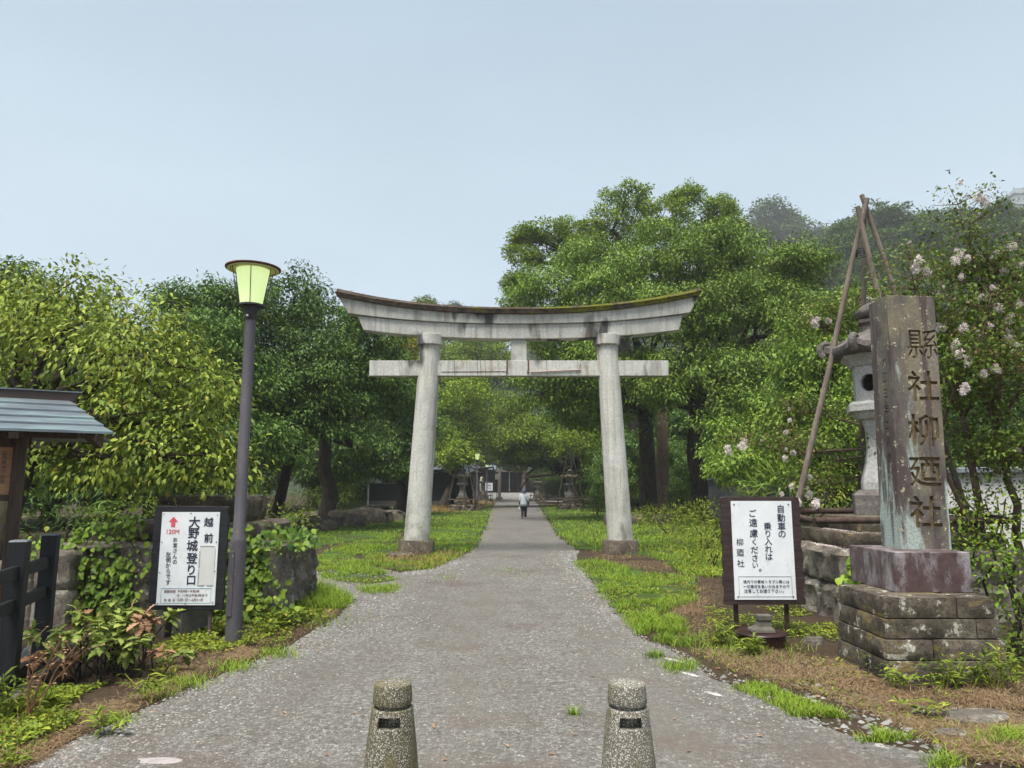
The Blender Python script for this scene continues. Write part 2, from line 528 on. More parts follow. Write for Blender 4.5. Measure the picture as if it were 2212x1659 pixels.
def mat_pillar():
    m = Nodes("lichened_pillar_stone")
    big = m.noise(1.5, 5, 0.6, (1.2, 1.2, 0.6))
    c = m.ramp(big, [(0.38, (0.080, 0.056, 0.050)), (0.46, (0.135, 0.118, 0.100)), (0.55, (0.23, 0.195, 0.125)), (0.64, (0.20, 0.185, 0.16))])
    lich = m.noise(2.0, 5, 0.62, (1.6, 1.6, 0.35), 0.4)
    sz = m.n('ShaderNodeSeparateXYZ'); m.l(m.tc.outputs['Object'], sz.inputs[0])
    lo = m.n('ShaderNodeMapRange'); lo.inputs['From Min'].default_value = 1.0; lo.inputs['From Max'].default_value = 3.4
    lo.inputs['To Min'].default_value = 0.05; lo.inputs['To Max'].default_value = -0.07
    m.l(sz.outputs[2], lo.inputs[0])
    la = m.n('ShaderNodeMath', operation='ADD'); m.l(lich, la.inputs[0]); m.l(lo.outputs[0], la.inputs[1]); lich = la.outputs[0]
    c = m.mix(m.ramp(lich, [(0.51, 0.0), (0.57, 0.9)]), c, (0.40, 0.48, 0.44))
    c = m.mix(m.ramp(m.noise(3.0, 4, 0.6, (3.0, 3.0, 0.3)), [(0.52, 0.0), (0.60, 0.85)]), c, (0.07, 0.046, 0.045))
    c = m.mix(m.ramp(m.noise(16, 3, 0.7), [(0.63, 0.0), (0.66, 0.9)]), c, (0.50, 0.46, 0.30))
    c = m.mix(m.ramp(m.noise(60, 3, 0.7), [(0.4, 0.4), (0.6, 0.0)]), c, (0.05, 0.045, 0.04))
    m.base(c).rough(0.8, 0.35)
    m.bump(m.noise(22, 6, 0.7), 0.45, 0.012)
    return m.m
def mat_plinth():
    m = Nodes("stained_polished_granite")
    c = m.ramp(m.noise(9, 5, 0.7), [(0.35, (0.05, 0.026, 0.025)), (0.65, (0.12, 0.078, 0.070))])
    c = m.mix(m.ramp(m.noise(2.6, 6, 0.72, (1.6, 1.6, 0.7)), [(0.47, 0.0), (0.62, 0.85)]), c, (0.46, 0.43, 0.44))
    c = m.mix(m.ramp(m.noise(80, 3, 0.8), [(0.45, 0.5), (0.62, 0.0)]), c, (0.05, 0.03, 0.03))
    m.base(c).rough(0.5, 0.5)
    return m.m
def mat_bark(name, c1, c2, moss=0.0):
    m = Nodes(name)
    c = m.ramp(m.noise(9, 6, 0.65, (1, 1, 0.25)), [(0.3, c1), (0.7, c2)])
    if moss: c = m.mix(m.ramp(m.noise(2.2, 4, 0.6), [(0.5, 0.0), (0.62, moss)]), c, (0.075, 0.085, 0.02))
    m.base(c).rough(0.95, 0.15)
    m.bump(m.noise(24, 6, 0.7, (1, 1, 0.2)), 0.8, 0.04)
    return m.m
def mat_wood(name, c1, c2, rough=0.7, spec=0.4, stretch=(1.2, 12, 12)):
    m = Nodes(name)
    c = m.ramp(m.noise(3.2, 6, 0.6, stretch, 0.5), [(0.3, c1), (0.7, c2)])
    m.base(c).rough(rough, spec)
    m.bump(m.noise(5, 5, 0.6, stretch, 0.5), 0.6, 0.008)
    return m.m
def mat_panel():
    m = Nodes("enamel_sign_panel")
    c = m.ramp(m.noise(3, 5, 0.6), [(0.3, (0.66, 0.69, 0.72)), (0.7, (0.80, 0.82, 0.83))])
    c = m.mix(m.ramp(m.noise(9, 6, 0.7, (2, 2, 0.8)), [(0.57, 0.0), (0.68, 0.35)]), c, (0.45, 0.45, 0.43))
    m.base(c).rough(0.35, 0.5)
    return m.m
def mat_glow():
    m = Nodes("lit_frosted_lamp_glass")
    m.base((0.55, 0.62, 0.34)).rough(0.4)
    m.b.inputs['Emission Color'].default_value = (0.80, 1.0, 0.42, 1)
    m.b.inputs['Emission Strength'].default_value = 0.13
    return m.m
def mat_pole():
    m = Nodes("dark_grey_lamp_paint")
    c = m.ramp(m.noise(3, 5, 0.6, (1, 1, .3)), [(0.35, (0.058, 0.054, 0.062)), (0.65, (0.098, 0.090, 0.100))])
    c = m.mix(m.ramp(m.noise(9, 5, 0.7, (1, 1, .5)), [(0.62, 0.0), (0.68, 0.85)]), c, (0.15, 0.075, 0.045))
    c = m.mix(m.ramp(m.noise(40, 3, 0.7), [(0.66, 0.0), (0.70, 0.8)]), c, (0.32, 0.31, 0.31))
    m.base(c).rough(0.55, 0.4)
    return m.m
def mat_copper():
    m = Nodes("patinated_copper_sheet")
    c = m.ramp(m.noise(2.6, 6, 0.65, (0.7, 3, 3)), [(0.3, (0.085, 0.10, 0.115)), (0.55, (0.15, 0.18, 0.195)), (0.75, (0.22, 0.36, 0.33))])
    m.base(c).rough(0.42, 0.5)
    m.b.inputs['Metallic'].default_value = 0.25
    m.bump(m.noise(30, 3), 0.1, 0.004)
    return m.m

M = dict(
    concrete=mat_concrete(), mosscap=mat_moss_cap(), gravel=mat_gravel(), soil=mat_soil(), lawn=mat_lawn(),
    pillar=mat_pillar(), plinth=mat_plinth(), panel=mat_panel(), glow=mat_glow(), copper=mat_copper(),
    course=mat_course(),
    rock=mat_rough_stone("rough_field_stone", (0.093, 0.082, 0.068), (0.196, 0.170, 0.139), (0.340, 0.306, 0.255), (0.36, 0.35, 0.30), 0.58, 2.0, 0.8),
    basestone=mat_rough_stone("mossy_base_stone", (0.053, 0.042, 0.033), (0.120, 0.099, 0.075), (0.210, 0.188, 0.135), (0.27, 0.20, 0.10), 0.585, 3.0, 0.6),
    lantern=mat_rough_stone("pale_lantern_granite", (0.375, 0.362, 0.338), (0.500, 0.488, 0.463), (0.600, 0.587, 0.562), (0.15, 0.14, 0.13), 0.72, 3.0, 0.2),
    lanterngrey=mat_rough_stone('grey_lantern_granite', (0.13, 0.125, 0.11), (0.20, 0.195, 0.175), (0.27, 0.265, 0.24), (0.10, 0.095, 0.085), 0.6, 3.0, 0.2),
    lanterndark=mat_rough_stone("weathered_lantern_stone", (0.098, 0.084, 0.077), (0.182, 0.161, 0.147), (0.280, 0.252, 0.231), (0.33, 0.32, 0.28), 0.7, 3.0, 0.4),
    aggA=mat_aggregate("mossy_exposed_aggregate", (0.085, 0.074, 0.045), 0.45, 1.05),
    aggB=mat_aggregate("pale_exposed_aggregate", (0.12, 0.11, 0.088), 0.52, 1.2),
    bark=mat_bark("dark_bark", (0.022, 0.017, 0.013), (0.075, 0.06, 0.047), 0.0),
    mossbark=mat_bark("mossy_bark", (0.03, 0.024, 0.019), (0.09, 0.075, 0.06), 0.85),
    palebark=mat_bark("smooth_reddish_bark", (0.09, 0.06, 0.042), (0.20, 0.145, 0.105), 0.0),
    log=mat_bark("weathered_log", (0.13, 0.105, 0.085), (0.27, 0.225, 0.185), 0.0),
    darklog=mat_bark("dark_wet_log", (0.05, 0.035, 0.028), (0.12, 0.085, 0.065), 0.0),
    blackwood=mat_wood("charred_black_board", (0.006, 0.007, 0.009), (0.022, 0.023, 0.026), 0.55, 0.4),
    brownwood=mat_wood("dark_brown_board", (0.018, 0.010, 0.010), (0.055, 0.033, 0.030), 0.6, 0.4),
    fenceblack=simple("black_painted_timber", (0.004, 0.0045, 0.006), (0.011, 0.012, 0.015), 7, 0.6, 0.25, 20, (3, 3, 0.5)),
    oldwood=mat_wood("aged_brown_timber", (0.045, 0.03, 0.022), (0.11, 0.075, 0.055), 0.75, 0.3, (10, 10, 1.0)),
    shrinewood=mat_wood("old_shrine_timber", (0.02, 0.012, 0.009), (0.06, 0.036, 0.026), 0.7, 0.3, (10, 10, 1.0)),
    cedar=mat_wood("fresh_cedar_board", (0.33, 0.17, 0.085), (0.50, 0.29, 0.16), 0.6, 0.3, (2, 8, 14)),
    lampmetal=mat_pole(),
    brownmetal=simple("brown_painted_sheet", (0.055, 0.036, 0.03), (0.085, 0.058, 0.05), 4, 0.5, 0.05, 60),
    rust=simple("rusty_iron", (0.085, 0.03, 0.02), (0.17, 0.07, 0.045), 20, 0.85, 0.3, 80),
    darkmetal=simple("dark_iron", (0.02, 0.02, 0.022), (0.05, 0.048, 0.05), 20, 0.6, 0.1, 80),
    postmetal=simple("rusted_purple_pipe", (0.07, 0.045, 0.048), (0.13, 0.09, 0.095), 14, 0.6, 0.15, 60),
    pinkpipe=simple("faded_pipe", (0.30, 0.21, 0.19), (0.42, 0.32, 0.29), 14, 0.7, 0.1, 60),
    ink=simple("sign_paint_navy", (0.022, 0.022, 0.045), (0.045, 0.045, 0.075), 12, 0.5, 0),
    brownink=simple("sign_paint_brown", (0.18, 0.08, 0.075), (0.26, 0.13, 0.12), 12, 0.5, 0),
    redink=simple("sign_paint_red", (0.62, 0.075, 0.10), (0.70, 0.11, 0.14), 9, 0.5, 0),
    blueink=simple("sign_line_blue", (0.30, 0.45, 0.52), (0.42, 0.55, 0.60), 12, 0.5, 0),
    greyink=simple("worn_sign_tape", (0.30, 0.30, 0.30), (0.45, 0.45, 0.44), 30, 0.6, 0),
    patch=simple("sign_cover_sheet", (0.58, 0.59, 0.57), (0.66, 0.66, 0.64), 6, 0.5, 0),
    block=simple("concrete_block", (0.075, 0.068, 0.055), (0.15, 0.135, 0.11), 8, 0.95, 0.4, 120),
    plaster=simple("white_plaster", (0.52, 0.51, 0.48), (0.66, 0.65, 0.62), 2.5, 0.9, 0.05, 60),
    greywall=simple("mouldy_concrete_wall", (0.10, 0.10, 0.10), (0.22, 0.22, 0.22), 1.6, 0.9, 0.2, 50, (2, 2, 0.4)),
    boards=mat_wood("black_weatherboard", (0.008, 0.008, 0.009), (0.022, 0.02, 0.02), 0.7, 0.3),
    tile=simple("grey_roof_tile", (0.12, 0.135, 0.15), (0.22, 0.24, 0.26), 6, 0.5, 0.3, 30),
    castletile=simple("castle_roof_tile", (0.10, 0.11, 0.12), (0.16, 0.17, 0.18), 6, 0.6, 0.2, 30),
    maroon=simple("maroon_glazed_drum", (0.022, 0.008, 0.010), (0.045, 0.018, 0.020), 5, 0.35, 0.1, 20),
    cream=simple('glow_tinted_enamel', (0.50, 0.47, 0.22), (0.60, 0.56, 0.30), 9, 0.5, 0),  # lamp hood underside: the shade's yellow glow is put into the colour
    platestone=simple('pale_worn_plate', (0.25, 0.22, 0.21), (0.36, 0.32, 0.31), 30, 0.8, 0.2, 60),
    glass=simple("dark_window_glass", (0.012, 0.014, 0.016), (0.02, 0.022, 0.025), 3, 0.15, 0),
    letter=simple("carved_recess_stain", (0.075, 0.052, 0.024), (0.19, 0.135, 0.06), 9, 0.95, 0.5, 40),
    kana=simple("mossy_carved_letters", (0.035, 0.022, 0.022), (0.24, 0.19, 0.08), 7, 0.95, 0.3, 40),
    pebble=None,
)
def mat_pebbles():
    m = Nodes("loose_pebbles")
    geo = m.n('ShaderNodeNewGeometry')
    c = m.ramp(geo.outputs['Random Per Island'], [(0.0, (0.085, 0.08, 0.07)), (0.5, (0.17, 0.163, 0.15)), (0.85, (0.245, 0.236, 0.215)), (0.97, (0.34, 0.33, 0.305)), (0.98, (0.26, 0.17, 0.11))])
    m.base(c).rough(0.8, 0.3)
    m.bump(m.noise(120, 3), 0.2, 0.003)
    return m.m
M['pebble'] = mat_pebbles()
LB = 1.4
def _b(c, k): return tuple(min(.9, x * k) for x in c)
_lm = leaf_mat
def _w(c): return (c[0] * 1.06, c[1], c[2] * .62)
def leaf_mat(name, a, b, c, *r, **k): return _lm(name, _w(_b(a, .9)), _w(_b(b, LB)), _w(_b(c, LB * 1.08)), *r, **k)
def _w2(c): return (c[0] * 1.06, c[1] * .97, c[2] * .85)
def leaf_mat2(name, a, b, c, *r, **k): return _lm(name, _w2(_b(a, .8)), _w2(_b(b, 1.5)), _w2(_b(c, 1.65)), *r, **k)
def leaf_mat3(name, a, b, c, *r, **k): return _lm(name, _w2(_b(a, .85)), _w2(_b(b, 1.18)), _w2(_b(c, 1.25)), *r, **k)
L = dict(
    cherry=leaf_mat2("cherry_leaves", (0.042, 0.080, 0.014), (0.086, 0.138, 0.020), (0.172, 0.226, 0.032), 0.38, 0.4, 0.42, (0.32, 0.27, 0.04)),
    oak=leaf_mat2("oak_leaves", (0.038, 0.080, 0.014), (0.070, 0.135, 0.020), (0.135, 0.215, 0.030), 0.34, 0.4, 0.42, (0.24, 0.27, 0.04)),
    dark=leaf_mat("camphor_leaves", (0.024, 0.058, 0.018), (0.042, 0.092, 0.026), (0.085, 0.150, 0.036), 0.28, 0.4, 0.42),
    maple=leaf_mat("maple_leaves", (0.045, 0.090, 0.014), (0.080, 0.140, 0.020), (0.150, 0.210, 0.030), 0.42, 0.3, 0.5),
    gold=leaf_mat("yellowing_leaves", (0.11, 0.12, 0.015), (0.17, 0.17, 0.02), (0.26, 0.23, 0.03), 0.4, 0.3, 0.5),
    hill=leaf_mat("hillside_leaves", (0.022, 0.050, 0.018), (0.040, 0.080, 0.024), (0.075, 0.120, 0.032), 0.25, 0.25, 0.55),
    hilllight=leaf_mat("hillside_light_leaves", (0.045, 0.085, 0.018), (0.075, 0.125, 0.024), (0.120, 0.170, 0.035), 0.3, 0.25, 0.55),
    myrtle=leaf_mat("myrtle_leaves", (0.028, 0.066, 0.016), (0.060, 0.120, 0.026), (0.125, 0.185, 0.038), 0.35, 0.4, 0.4, (0.26, 0.17, 0.06)),
    bud=_lm("myrtle_buds", (0.16, 0.13, 0.05), (0.25, 0.19, 0.07), (0.34, 0.24, 0.10), 0.3, 0.2, 0.6),
    petal=_lm("white_petals", (0.66, 0.54, 0.53), (0.80, 0.71, 0.69), (0.86, 0.80, 0.78), 0.3, 0.2, 0.6, (0.55, 0.35, 0.32)),
    shrub=leaf_mat("dark_shrub_leaves", (0.022, 0.045, 0.010), (0.045, 0.080, 0.016), (0.09, 0.13, 0.024), 0.3, 0.3, 0.5),
    ivy=leaf_mat("ivy_leaves", (0.035, 0.085, 0.018), (0.075, 0.150, 0.026), (0.16, 0.24, 0.04), 0.35, 0.4, 0.4, (0.34, 0.34, 0.06)),
    weed=leaf_mat3("weed_leaves", (0.055, 0.11, 0.016), (0.11, 0.18, 0.025), (0.23, 0.28, 0.035), 0.38, 0.3, 0.5, (0.35, 0.27, 0.06)),
    spiny=leaf_mat("spiny_leaves", (0.075, 0.13, 0.04), (0.14, 0.20, 0.06), (0.22, 0.27, 0.10), 0.3, 0.4, 0.45),
    withered=_lm("withered_leaves", (0.20, 0.095, 0.05), (0.30, 0.16, 0.085), (0.38, 0.24, 0.14), 0.3, 0.2, 0.6),
    grass=leaf_mat3("grass_blades", (0.065, 0.130, 0.014), (0.115, 0.205, 0.020), (0.190, 0.290, 0.035), 0.35, 0.25, 0.5, (0.30, 0.25, 0.08)),
    dry=_lm("dry_grass", (0.12, 0.068, 0.036), (0.24, 0.15, 0.08), (0.42, 0.31, 0.18), 0.25, 0.2, 0.7),
    rushdry=_lm("orange_dry_grass", (0.17, 0.10, 0.035), (0.27, 0.17, 0.06), (0.36, 0.25, 0.09), 0.3, 0.2, 0.7),
    conifer=leaf_mat("conifer_needles", (0.018, 0.045, 0.014), (0.032, 0.070, 0.020), (0.055, 0.10, 0.028), 0.2, 0.2, 0.6),
)

# ------------------------------------------------------------------ leaves, grass, trees
def unit(a):
    return a / np.maximum(np.linalg.norm(a, axis=1, keepdims=True), 1e-9)
def leaves(mb, P, D, N, Ln, Wd, fine=False, fold=0.25, curl=0.15):
    """one leaf per point: P base, D direction, N rough normal, lengths, widths"""
    D = unit(D)
    S = unit(np.cross(D, N))
    N = np.cross(S, D)
    Ln, Wd = np.broadcast_to(Ln, (len(P),))[:, None], np.broadcast_to(Wd, (len(P),))[:, None]
    if fine:
        T = [(0, 0, 0), (0.28, 0.42, 0.5), (0.62, 0.40, 0.35), (1.0, 0, -1.2), (0.62, -0.40, 0.35), (0.28, -0.42, 0.5), (0.5, 0, 0.0)]
        F0 = [(0, 6, 1, 1), (1, 6, 2, 2), (2, 6, 3, 3), (3, 6, 4, 4), (4, 6, 5, 5), (5, 6, 0, 0)]
        F0 = np.array([(a, b, c) for a, b, c, _ in F0])
    else:
        T = [(0, 0, 0), (0.42, 0.5, 0.7), (1.0, 0, -1.0), (0.42, -0.5, 0.7)]
        F0 = np.array([(0, 3, 2, 1)])
    k = len(T)
    V = np.zeros((len(P), k, 3), np.float32)
    for i, (a, b, c) in enumerate(T):
        V[:, i] = P + D * Ln * a + S * Wd * b + N * (Wd * fold * max(c, 0) + Ln * curl * min(c, 0))
    F = (np.arange(len(P))[:, None, None] * k + F0[None]).reshape(-1, F0.shape[1])
    mb.arrays(V.reshape(-1, 3), F)
def blades(mb, P, h, w, lean=0.5, tone=None):
    n = len(P)
    a = rng.random(n) * 2 * np.pi
    d = np.stack([np.cos(a), np.sin(a), np.zeros(n)], 1)
    s = np.stack([-np.sin(a + rng.normal(0, .6, n)), np.cos(a), np.zeros(n)], 1)
    h = np.broadcast_to(h, (n,)) * (0.55 + 0.9 * rng.random(n))
    ln = (lean * (0.3 + rng.random(n)) * h)[:, None]
    w = np.broadcast_to(w, (n,))[:, None]
    up = np.array([[0, 0, 1.0]])
    hh = h[:, None]
    V = np.stack([P - s * w * .5, P + s * w * .5, P + d * ln * .4 + up * hh * .62 + s * w * .38, P + d * ln * .4 + up * hh * .62 - s * w * .38, P + d * ln * 1.15 + up * hh * .92], 1)
    q = np.arange(n)[:, None] * 5
    mb.arrays(V.reshape(-1, 3), q + np.array([[0, 1, 2, 3]]))
    mb.big.append((np.zeros((0, 3), np.float32), (q + np.array([[3, 2, 4]])) - n * 5))
    return mb
def randdir(n):
    return unit(rng.normal(size=(n, 3)))
def clumps_on(blobs, per_m2, low=-0.35, rmin=0.72):
    """clump centres and outward directions over the shells of the blobs"""
    C, O = [], []
    for (c, r) in blobs:
        c, r = np.array(c), np.array(r)
        area = 4 * np.pi * ((r[0] * r[1]) ** 1.6 / 3 + (r[0] * r[2]) ** 1.6 / 3 + (r[1] * r[2]) ** 1.6 / 3) ** (1 / 1.6)
        n = max(6, int(area * per_m2))
        d = randdir(n * 2)
        d = d[(d[:, 2] > low) | (rng.random(len(d)) < 0.35)][:n]
        k = rmin + (1.04 - rmin) * rng.random((len(d), 1)) ** 0.6
        C.append(c + d * r * k); O.append(d)
    C, O = np.concatenate(C), np.concatenate(O)
    out = (rng.random(len(C)) < .14)[:, None]                      # a few sprays stick out of the clumps
    C = C + O * out * rng.random((len(C), 1)) * .35 * np.mean([b[1][0] for b in blobs])
    keep = np.ones(len(C), bool)
    for (c, r) in blobs:
        q = np.linalg.norm((C - np.array(c)) / np.array(r), axis=1)
        keep &= ~(q < 0.55)
    return C[keep], O[keep]
def foliage(mb, C, O, per, spread, Ln, Wd, droop=0.5, flat=0.55, fine=False, up=0.9):
    """per leaves round every clump centre"""
    n = len(C) * per
    Cc, Oo = np.repeat(C, per, 0), np.repeat(O, per, 0)
    off = np.clip(rng.normal(size=(n, 3)), -1.7, 1.7) * spread * np.array([1, 1, flat])
    P = Cc + off
    D = unit(Oo * 0.6 + unit(off + 1e-6) * 0.8 + randdir(n) * 0.75 + np.array([[0, 0, -droop]]) * (.4 + 1.2 * rng.random((n, 1))))
    N = unit(np.array([0, 0, up]) + Oo * 0.5 + randdir(n) * 0.7)
    sz = 0.65 + 0.7 * rng.random(n)
    leaves(mb, P, D, N, Ln * sz, Wd * sz, fine)
def limb(mb, a, b, r0, r1, wig=0.12, n=6, sides=7, sag=0.0):
    a, b = Vector(a), Vector(b)
    ln = (b - a).length
    pts, rad = [], []
    off = Vector((0, 0, 0))
    for i in range(n + 1):
        t = i / n
        if 0 < i < n: off = off * 0.6 + Vector((random.gauss(0, 1), random.gauss(0, 1), random.gauss(0, .6))) * ln * wig * 0.35
        p = a.lerp(b, t) + off * math.sin(math.pi * t) + Vector((0, 0, sag * ln * math.sin(math.pi * t)))
        pts.append(p); rad.append(r0 + (r1 - r0) * t)
    mb.tube(pts, rad, sides)
    return pts
def sub_blobs(blobs, n, f0=.20):
    out = []
    for (c, r) in blobs:
        c, r = np.array(c), np.array(r)
        d = randdir(n)
        d[:, 2] = d[:, 2] * .9 + .08
        for k in range(n):
            f = f0 + f0 * rng.random()
            out.append((tuple(c + d[k] * r * (.60 + .42 * rng.random())), tuple(np.maximum(r * f, .30) * np.array([1.08, 1.08, .92]))))
        if f0 > .15: out.append((tuple(c), tuple(r * .62)))
    return out
def blob(px, py, Y, rx, ry, rd):
    c = A(px, py, Y)
    k = Y / 1534.0
    return ((c.x, c.y, c.z), (rx * k, rd, ry * k))
def tree(name, label, base, blobs, leaf, bark, trunk_top=None, r0=0.28, per_m2=2.2, per=34, spread=0.38, Ln=0.15, Wd=0.055,
         droop=0.6, group=None, limbs=True, twigs=40, fine=False, low=-0.75, cat='tree', crown='crown', rmin=0.72, forks=None, flat=0.55, nsub=15, fsub=.20):
    base = Vector(base)
    t = thing(name, base, label, cat, group)
    tb = MB()
    cs = [Vector(b[0]) for b in blobs]
    cen = sum(cs, Vector((0, 0, 0))) / len(cs)
    top = Vector(trunk_top) if trunk_top else Vector((base.x * .6 + cen.x * .4, base.y * .6 + cen.y * .4, base.z + (min(c.z for c in cs) - base.z) * 0.75))
    if r0:
        pts = [base + Vector((0, 0, -0.15)), base + Vector((0, 0, 0.12))]
        for k in (0.3, 0.6, 1.0):
            pts.append(base.lerp(top, k) + Vector((random.gauss(0, r0 * .25), random.gauss(0, r0 * .25), 0)))
        tb.tube(pts, [r0 * 1.35, r0 * 1.12, r0, r0 * .9, r0 * .8], 10, wob=0.12)
        C0, O0 = clumps_on(blobs, 0.05)
        for c, b in zip(cs, blobs):
            p = limb(tb, top, c, r0 * .5, r0 * .12, 0.22)
            for q in range(max(2, int(twigs * .6 / len(blobs)))):
                s = p[random.randint(2, len(p) - 1)]
                d = Vector(randdir(1)[0])
                d.z = abs(d.z) * .8
                e = c + Vector((d.x * b[1][0], d.y * b[1][1], d.z * b[1][2])) * 0.92
                limb(tb, s, e, r0 * .13, 0.008, 0.25, 4, 5)
        tb.build('trunk', bark, t, smooth='full')
    sb = list(blobs) if fine else sub_blobs(blobs, nsub, fsub)
    C, O = clumps_on(sb, per_m2 * (1.0 if fine else 1.15), low, rmin)
    cb = MB()
    foliage(cb, C, O, per if fine else int(per * 1.25), spread if fine else spread * .66, Ln * (1 if fine else .95), Wd * (1 if fine else 1.3), droop, flat, fine)
    cb.build(crown, leaf, t)
    return t

# ------------------------------------------------------------------ lettering
_gl = {}
def glyph(text, bold=0.0):
    key = (text, bold)
    if key not in _gl:
        cu = bpy.data.curves.new("lettering", 'FONT')
        cu.body = text
        cu.size = 1.0
        cu.offset = bold
        cu.resolution_u = 3
        o = bpy.data.objects.new("lettering", cu)
        COL.objects.link(o)
        bpy.context.view_layer.update()
        me = bpy.data.meshes.new_from_object(o.evaluated_get(bpy.context.evaluated_depsgraph_get()))
        V = np.array([v.co[:] for v in me.vertices]).reshape(-1, 3)
        F = [tuple(p.vertices) for p in me.polygons]
        bpy.data.objects.remove(o); bpy.data.curves.remove(cu); bpy.data.meshes.remove(me)
        _gl[key] = (V, F)
    return _gl[key]
def put_text(mb, text, c, right, up, size=None, width=None, bold=0.012, squash=1.0):
    """text centred on c; size = em height of one character, or width = whole width"""
    V, F = glyph(text, 0.0)
    if not len(V): return
    lo, hi = V.min(0), V.max(0)
    m = (lo + hi) / 2
    k = size if size else width / (hi[0] - lo[0])
    if size: k = size / 0.95
    c, right, up = Vector(c), Vector(right), Vector(up)
    out = right.cross(up)
    for i, (dx, dy) in enumerate(((0, 0), (-1, .3), (1, -.3), (0, 1), (0, -1)) if bold else ((0, 0),)):   # brush weight: strokes laid side by side
        mb.add([c + right * ((p[0] - m[0] + dx * bold) * k * squash) + up * ((p[1] - m[1] + dy * bold) * k) + out * (.0003 * i) for p in V], F)

# ------------------------------------------------------------------ ground, path, lawns
def sheet(name, poly_px, z, mat, jit=0.05, kind='structure', ground_pts=None, sub=0.25):
    P = ground_pts if ground_pts else [G(*p) for p in poly_px]
    out = []
    for i, a in enumerate(P):
        b = P[(i + 1) % len(P)]
        m = max(1, min(60, int((b - a).length / sub)))
        for k in range(m):
            q = a.lerp(b, k / m)
            j = jit * min(1.0, 0.35 + q.y / 20)
            out.append((q.x + random.gauss(0, j), q.y + random.gauss(0, j), z))
    from mathutils.geometry import tessellate_polygon
    tri = tessellate_polygon([[Vector(p) for p in out]])
    mb = MB()
    fs = []
    for t in tri:
        a, b, c = (Vector(out[i]) for i in t)
        fs.append(t if (b - a).cross(c - a).z > 0 else t[::-1])
    mb.add(out, fs)
    return tag(mb.build(name, mat), kind=kind)

def smooth01(t):
    t = np.clip(t, 0, 1)
    return t * t * (3 - 2 * t)
CREST = [(-900, 920), (0, 880), (700, 820), (980, 790), (1100, 760), (1350, 684), (1600, 644), (1700, 634), (1770, 604), (1850, 556), (1950, 544), (2060, 556), (2140, 544), (2212, 522), (2500, 484), (3200, 564)]
HY0, HY1 = 72.0, 165.0
def crest_h(az):                                                   # az = x / y
    ys = []
    for (px, py) in CREST:
        p = A(px, py, HY1)
        ys.append((p.x / p.y, p.z))
    ys = sorted(ys)
    return np.interp(az, [a for a, _ in ys], [b for _, b in ys])
KEEP = A(2205, 475, 430.0)
def hill_z(x, y):
    x, y = np.asarray(x, float), np.asarray(y, float)
    az = x / np.maximum(y, 1)
    d = 80.0 * (1 - smooth01((az - .14) / .22))                     # level ground reaches back to the shrine hall
    h = crest_h(az) * (HY1 + d) / HY1
    z = h * smooth01((y - HY0 - d) / (HY1 - HY0)) ** 0.9 - 0.6
    k = np.exp(-((x - KEEP.x) ** 2 / 2 / 75 ** 2 + (y - KEEP.y) ** 2 / 2 / 75 ** 2))
    return z + np.maximum(0, KEEP.z - 6 - z) * k
def build_ground():
    mb = MB()
    R = 505
    mb.add([(-R, -R, 0), (R, -R, 0), (R, R, 0), (-R, R, 0)], [(0, 1, 2, 3)])
    tag(mb.build('ground', M['soil']), kind='structure')
    az = np.linspace(-.98, 1.0, 90)
    yy = np.concatenate([np.linspace(HY0, HY1, 26), np.linspace(HY1 + 12, 490, 24)])
    V = []
    for y in yy:
        for a in az:
            V.append((a * y, y, float(hill_z(np.array([a * y]), np.array([y]))[0])))
    n = len(az)
    F = [(j * n + i, j * n + i + 1, (j + 1) * n + i + 1, (j + 1) * n + i) for j in range(len(yy) - 1) for i in range(n - 1)]
    mb = MB(); mb.add(V, F)
    tag(mb.build('hills', simple('wooded_hillside', (0.012, 0.022, 0.008), (0.03, 0.05, 0.014), .3, .95, 0), smooth='full'), kind='structure')
build_ground()

PATH_L = [(1082, 1070), (1072, 1082), (1062, 1100), (1045, 1150), (1027, 1185), (990, 1206), (940, 1230), (860, 1238), (780, 1222), (700, 1205), (668, 1222),
          (690, 1262), (745, 1280), (765, 1303), (742, 1332), (690, 1362), (640, 1396), (560, 1432), (450, 1476), (330, 1532), (200, 1592), (60, 1659)]
PATH_R = [(1130, 1070), (1158, 1085), (1182, 1122), (1206, 1160), (1246, 1190), (1238, 1212), (1285, 1262), (1340, 1330), (1388, 1382), (1470, 1412), (1560, 1480), (1700, 1530), (1800, 1580), (1950, 1622), (2100, 1659)]
pts = [G(*p) for p in PATH_L] + [Vector((-4.6, 2.2, 0)), Vector((-7, -6, 0)), Vector((7, -6, 0)), Vector((4.4, 2.6, 0))] + [G(*p) for p in PATH_R[::-1]]
sheet('gravel_path', None, 0.006, M['gravel'], 0.05, ground_pts=pts, sub=0.18)
pts = [Vector((-3, 98, 0)), Vector((-12, 90, 0)), Vector((-13, 60, 0)), Vector((-3.6, 60, 0)), Vector((-2.9, 75, 0)), Vector((-1.9, 88, 0)), Vector((2.5, 88, 0)), Vector((9, 80, 0)), Vector((9, 84, 0)), Vector((3, 92, 0)), Vector((5, 108, 0)), Vector((-5, 108, 0))]
sheet('shrine_forecourt', None, 0.004, simple("raked_forecourt_sand", (0.16, 0.15, 0.14), (0.26, 0.25, 0.23), 3, 0.9, 0.2, 60), 0.1, ground_pts=pts, sub=1)

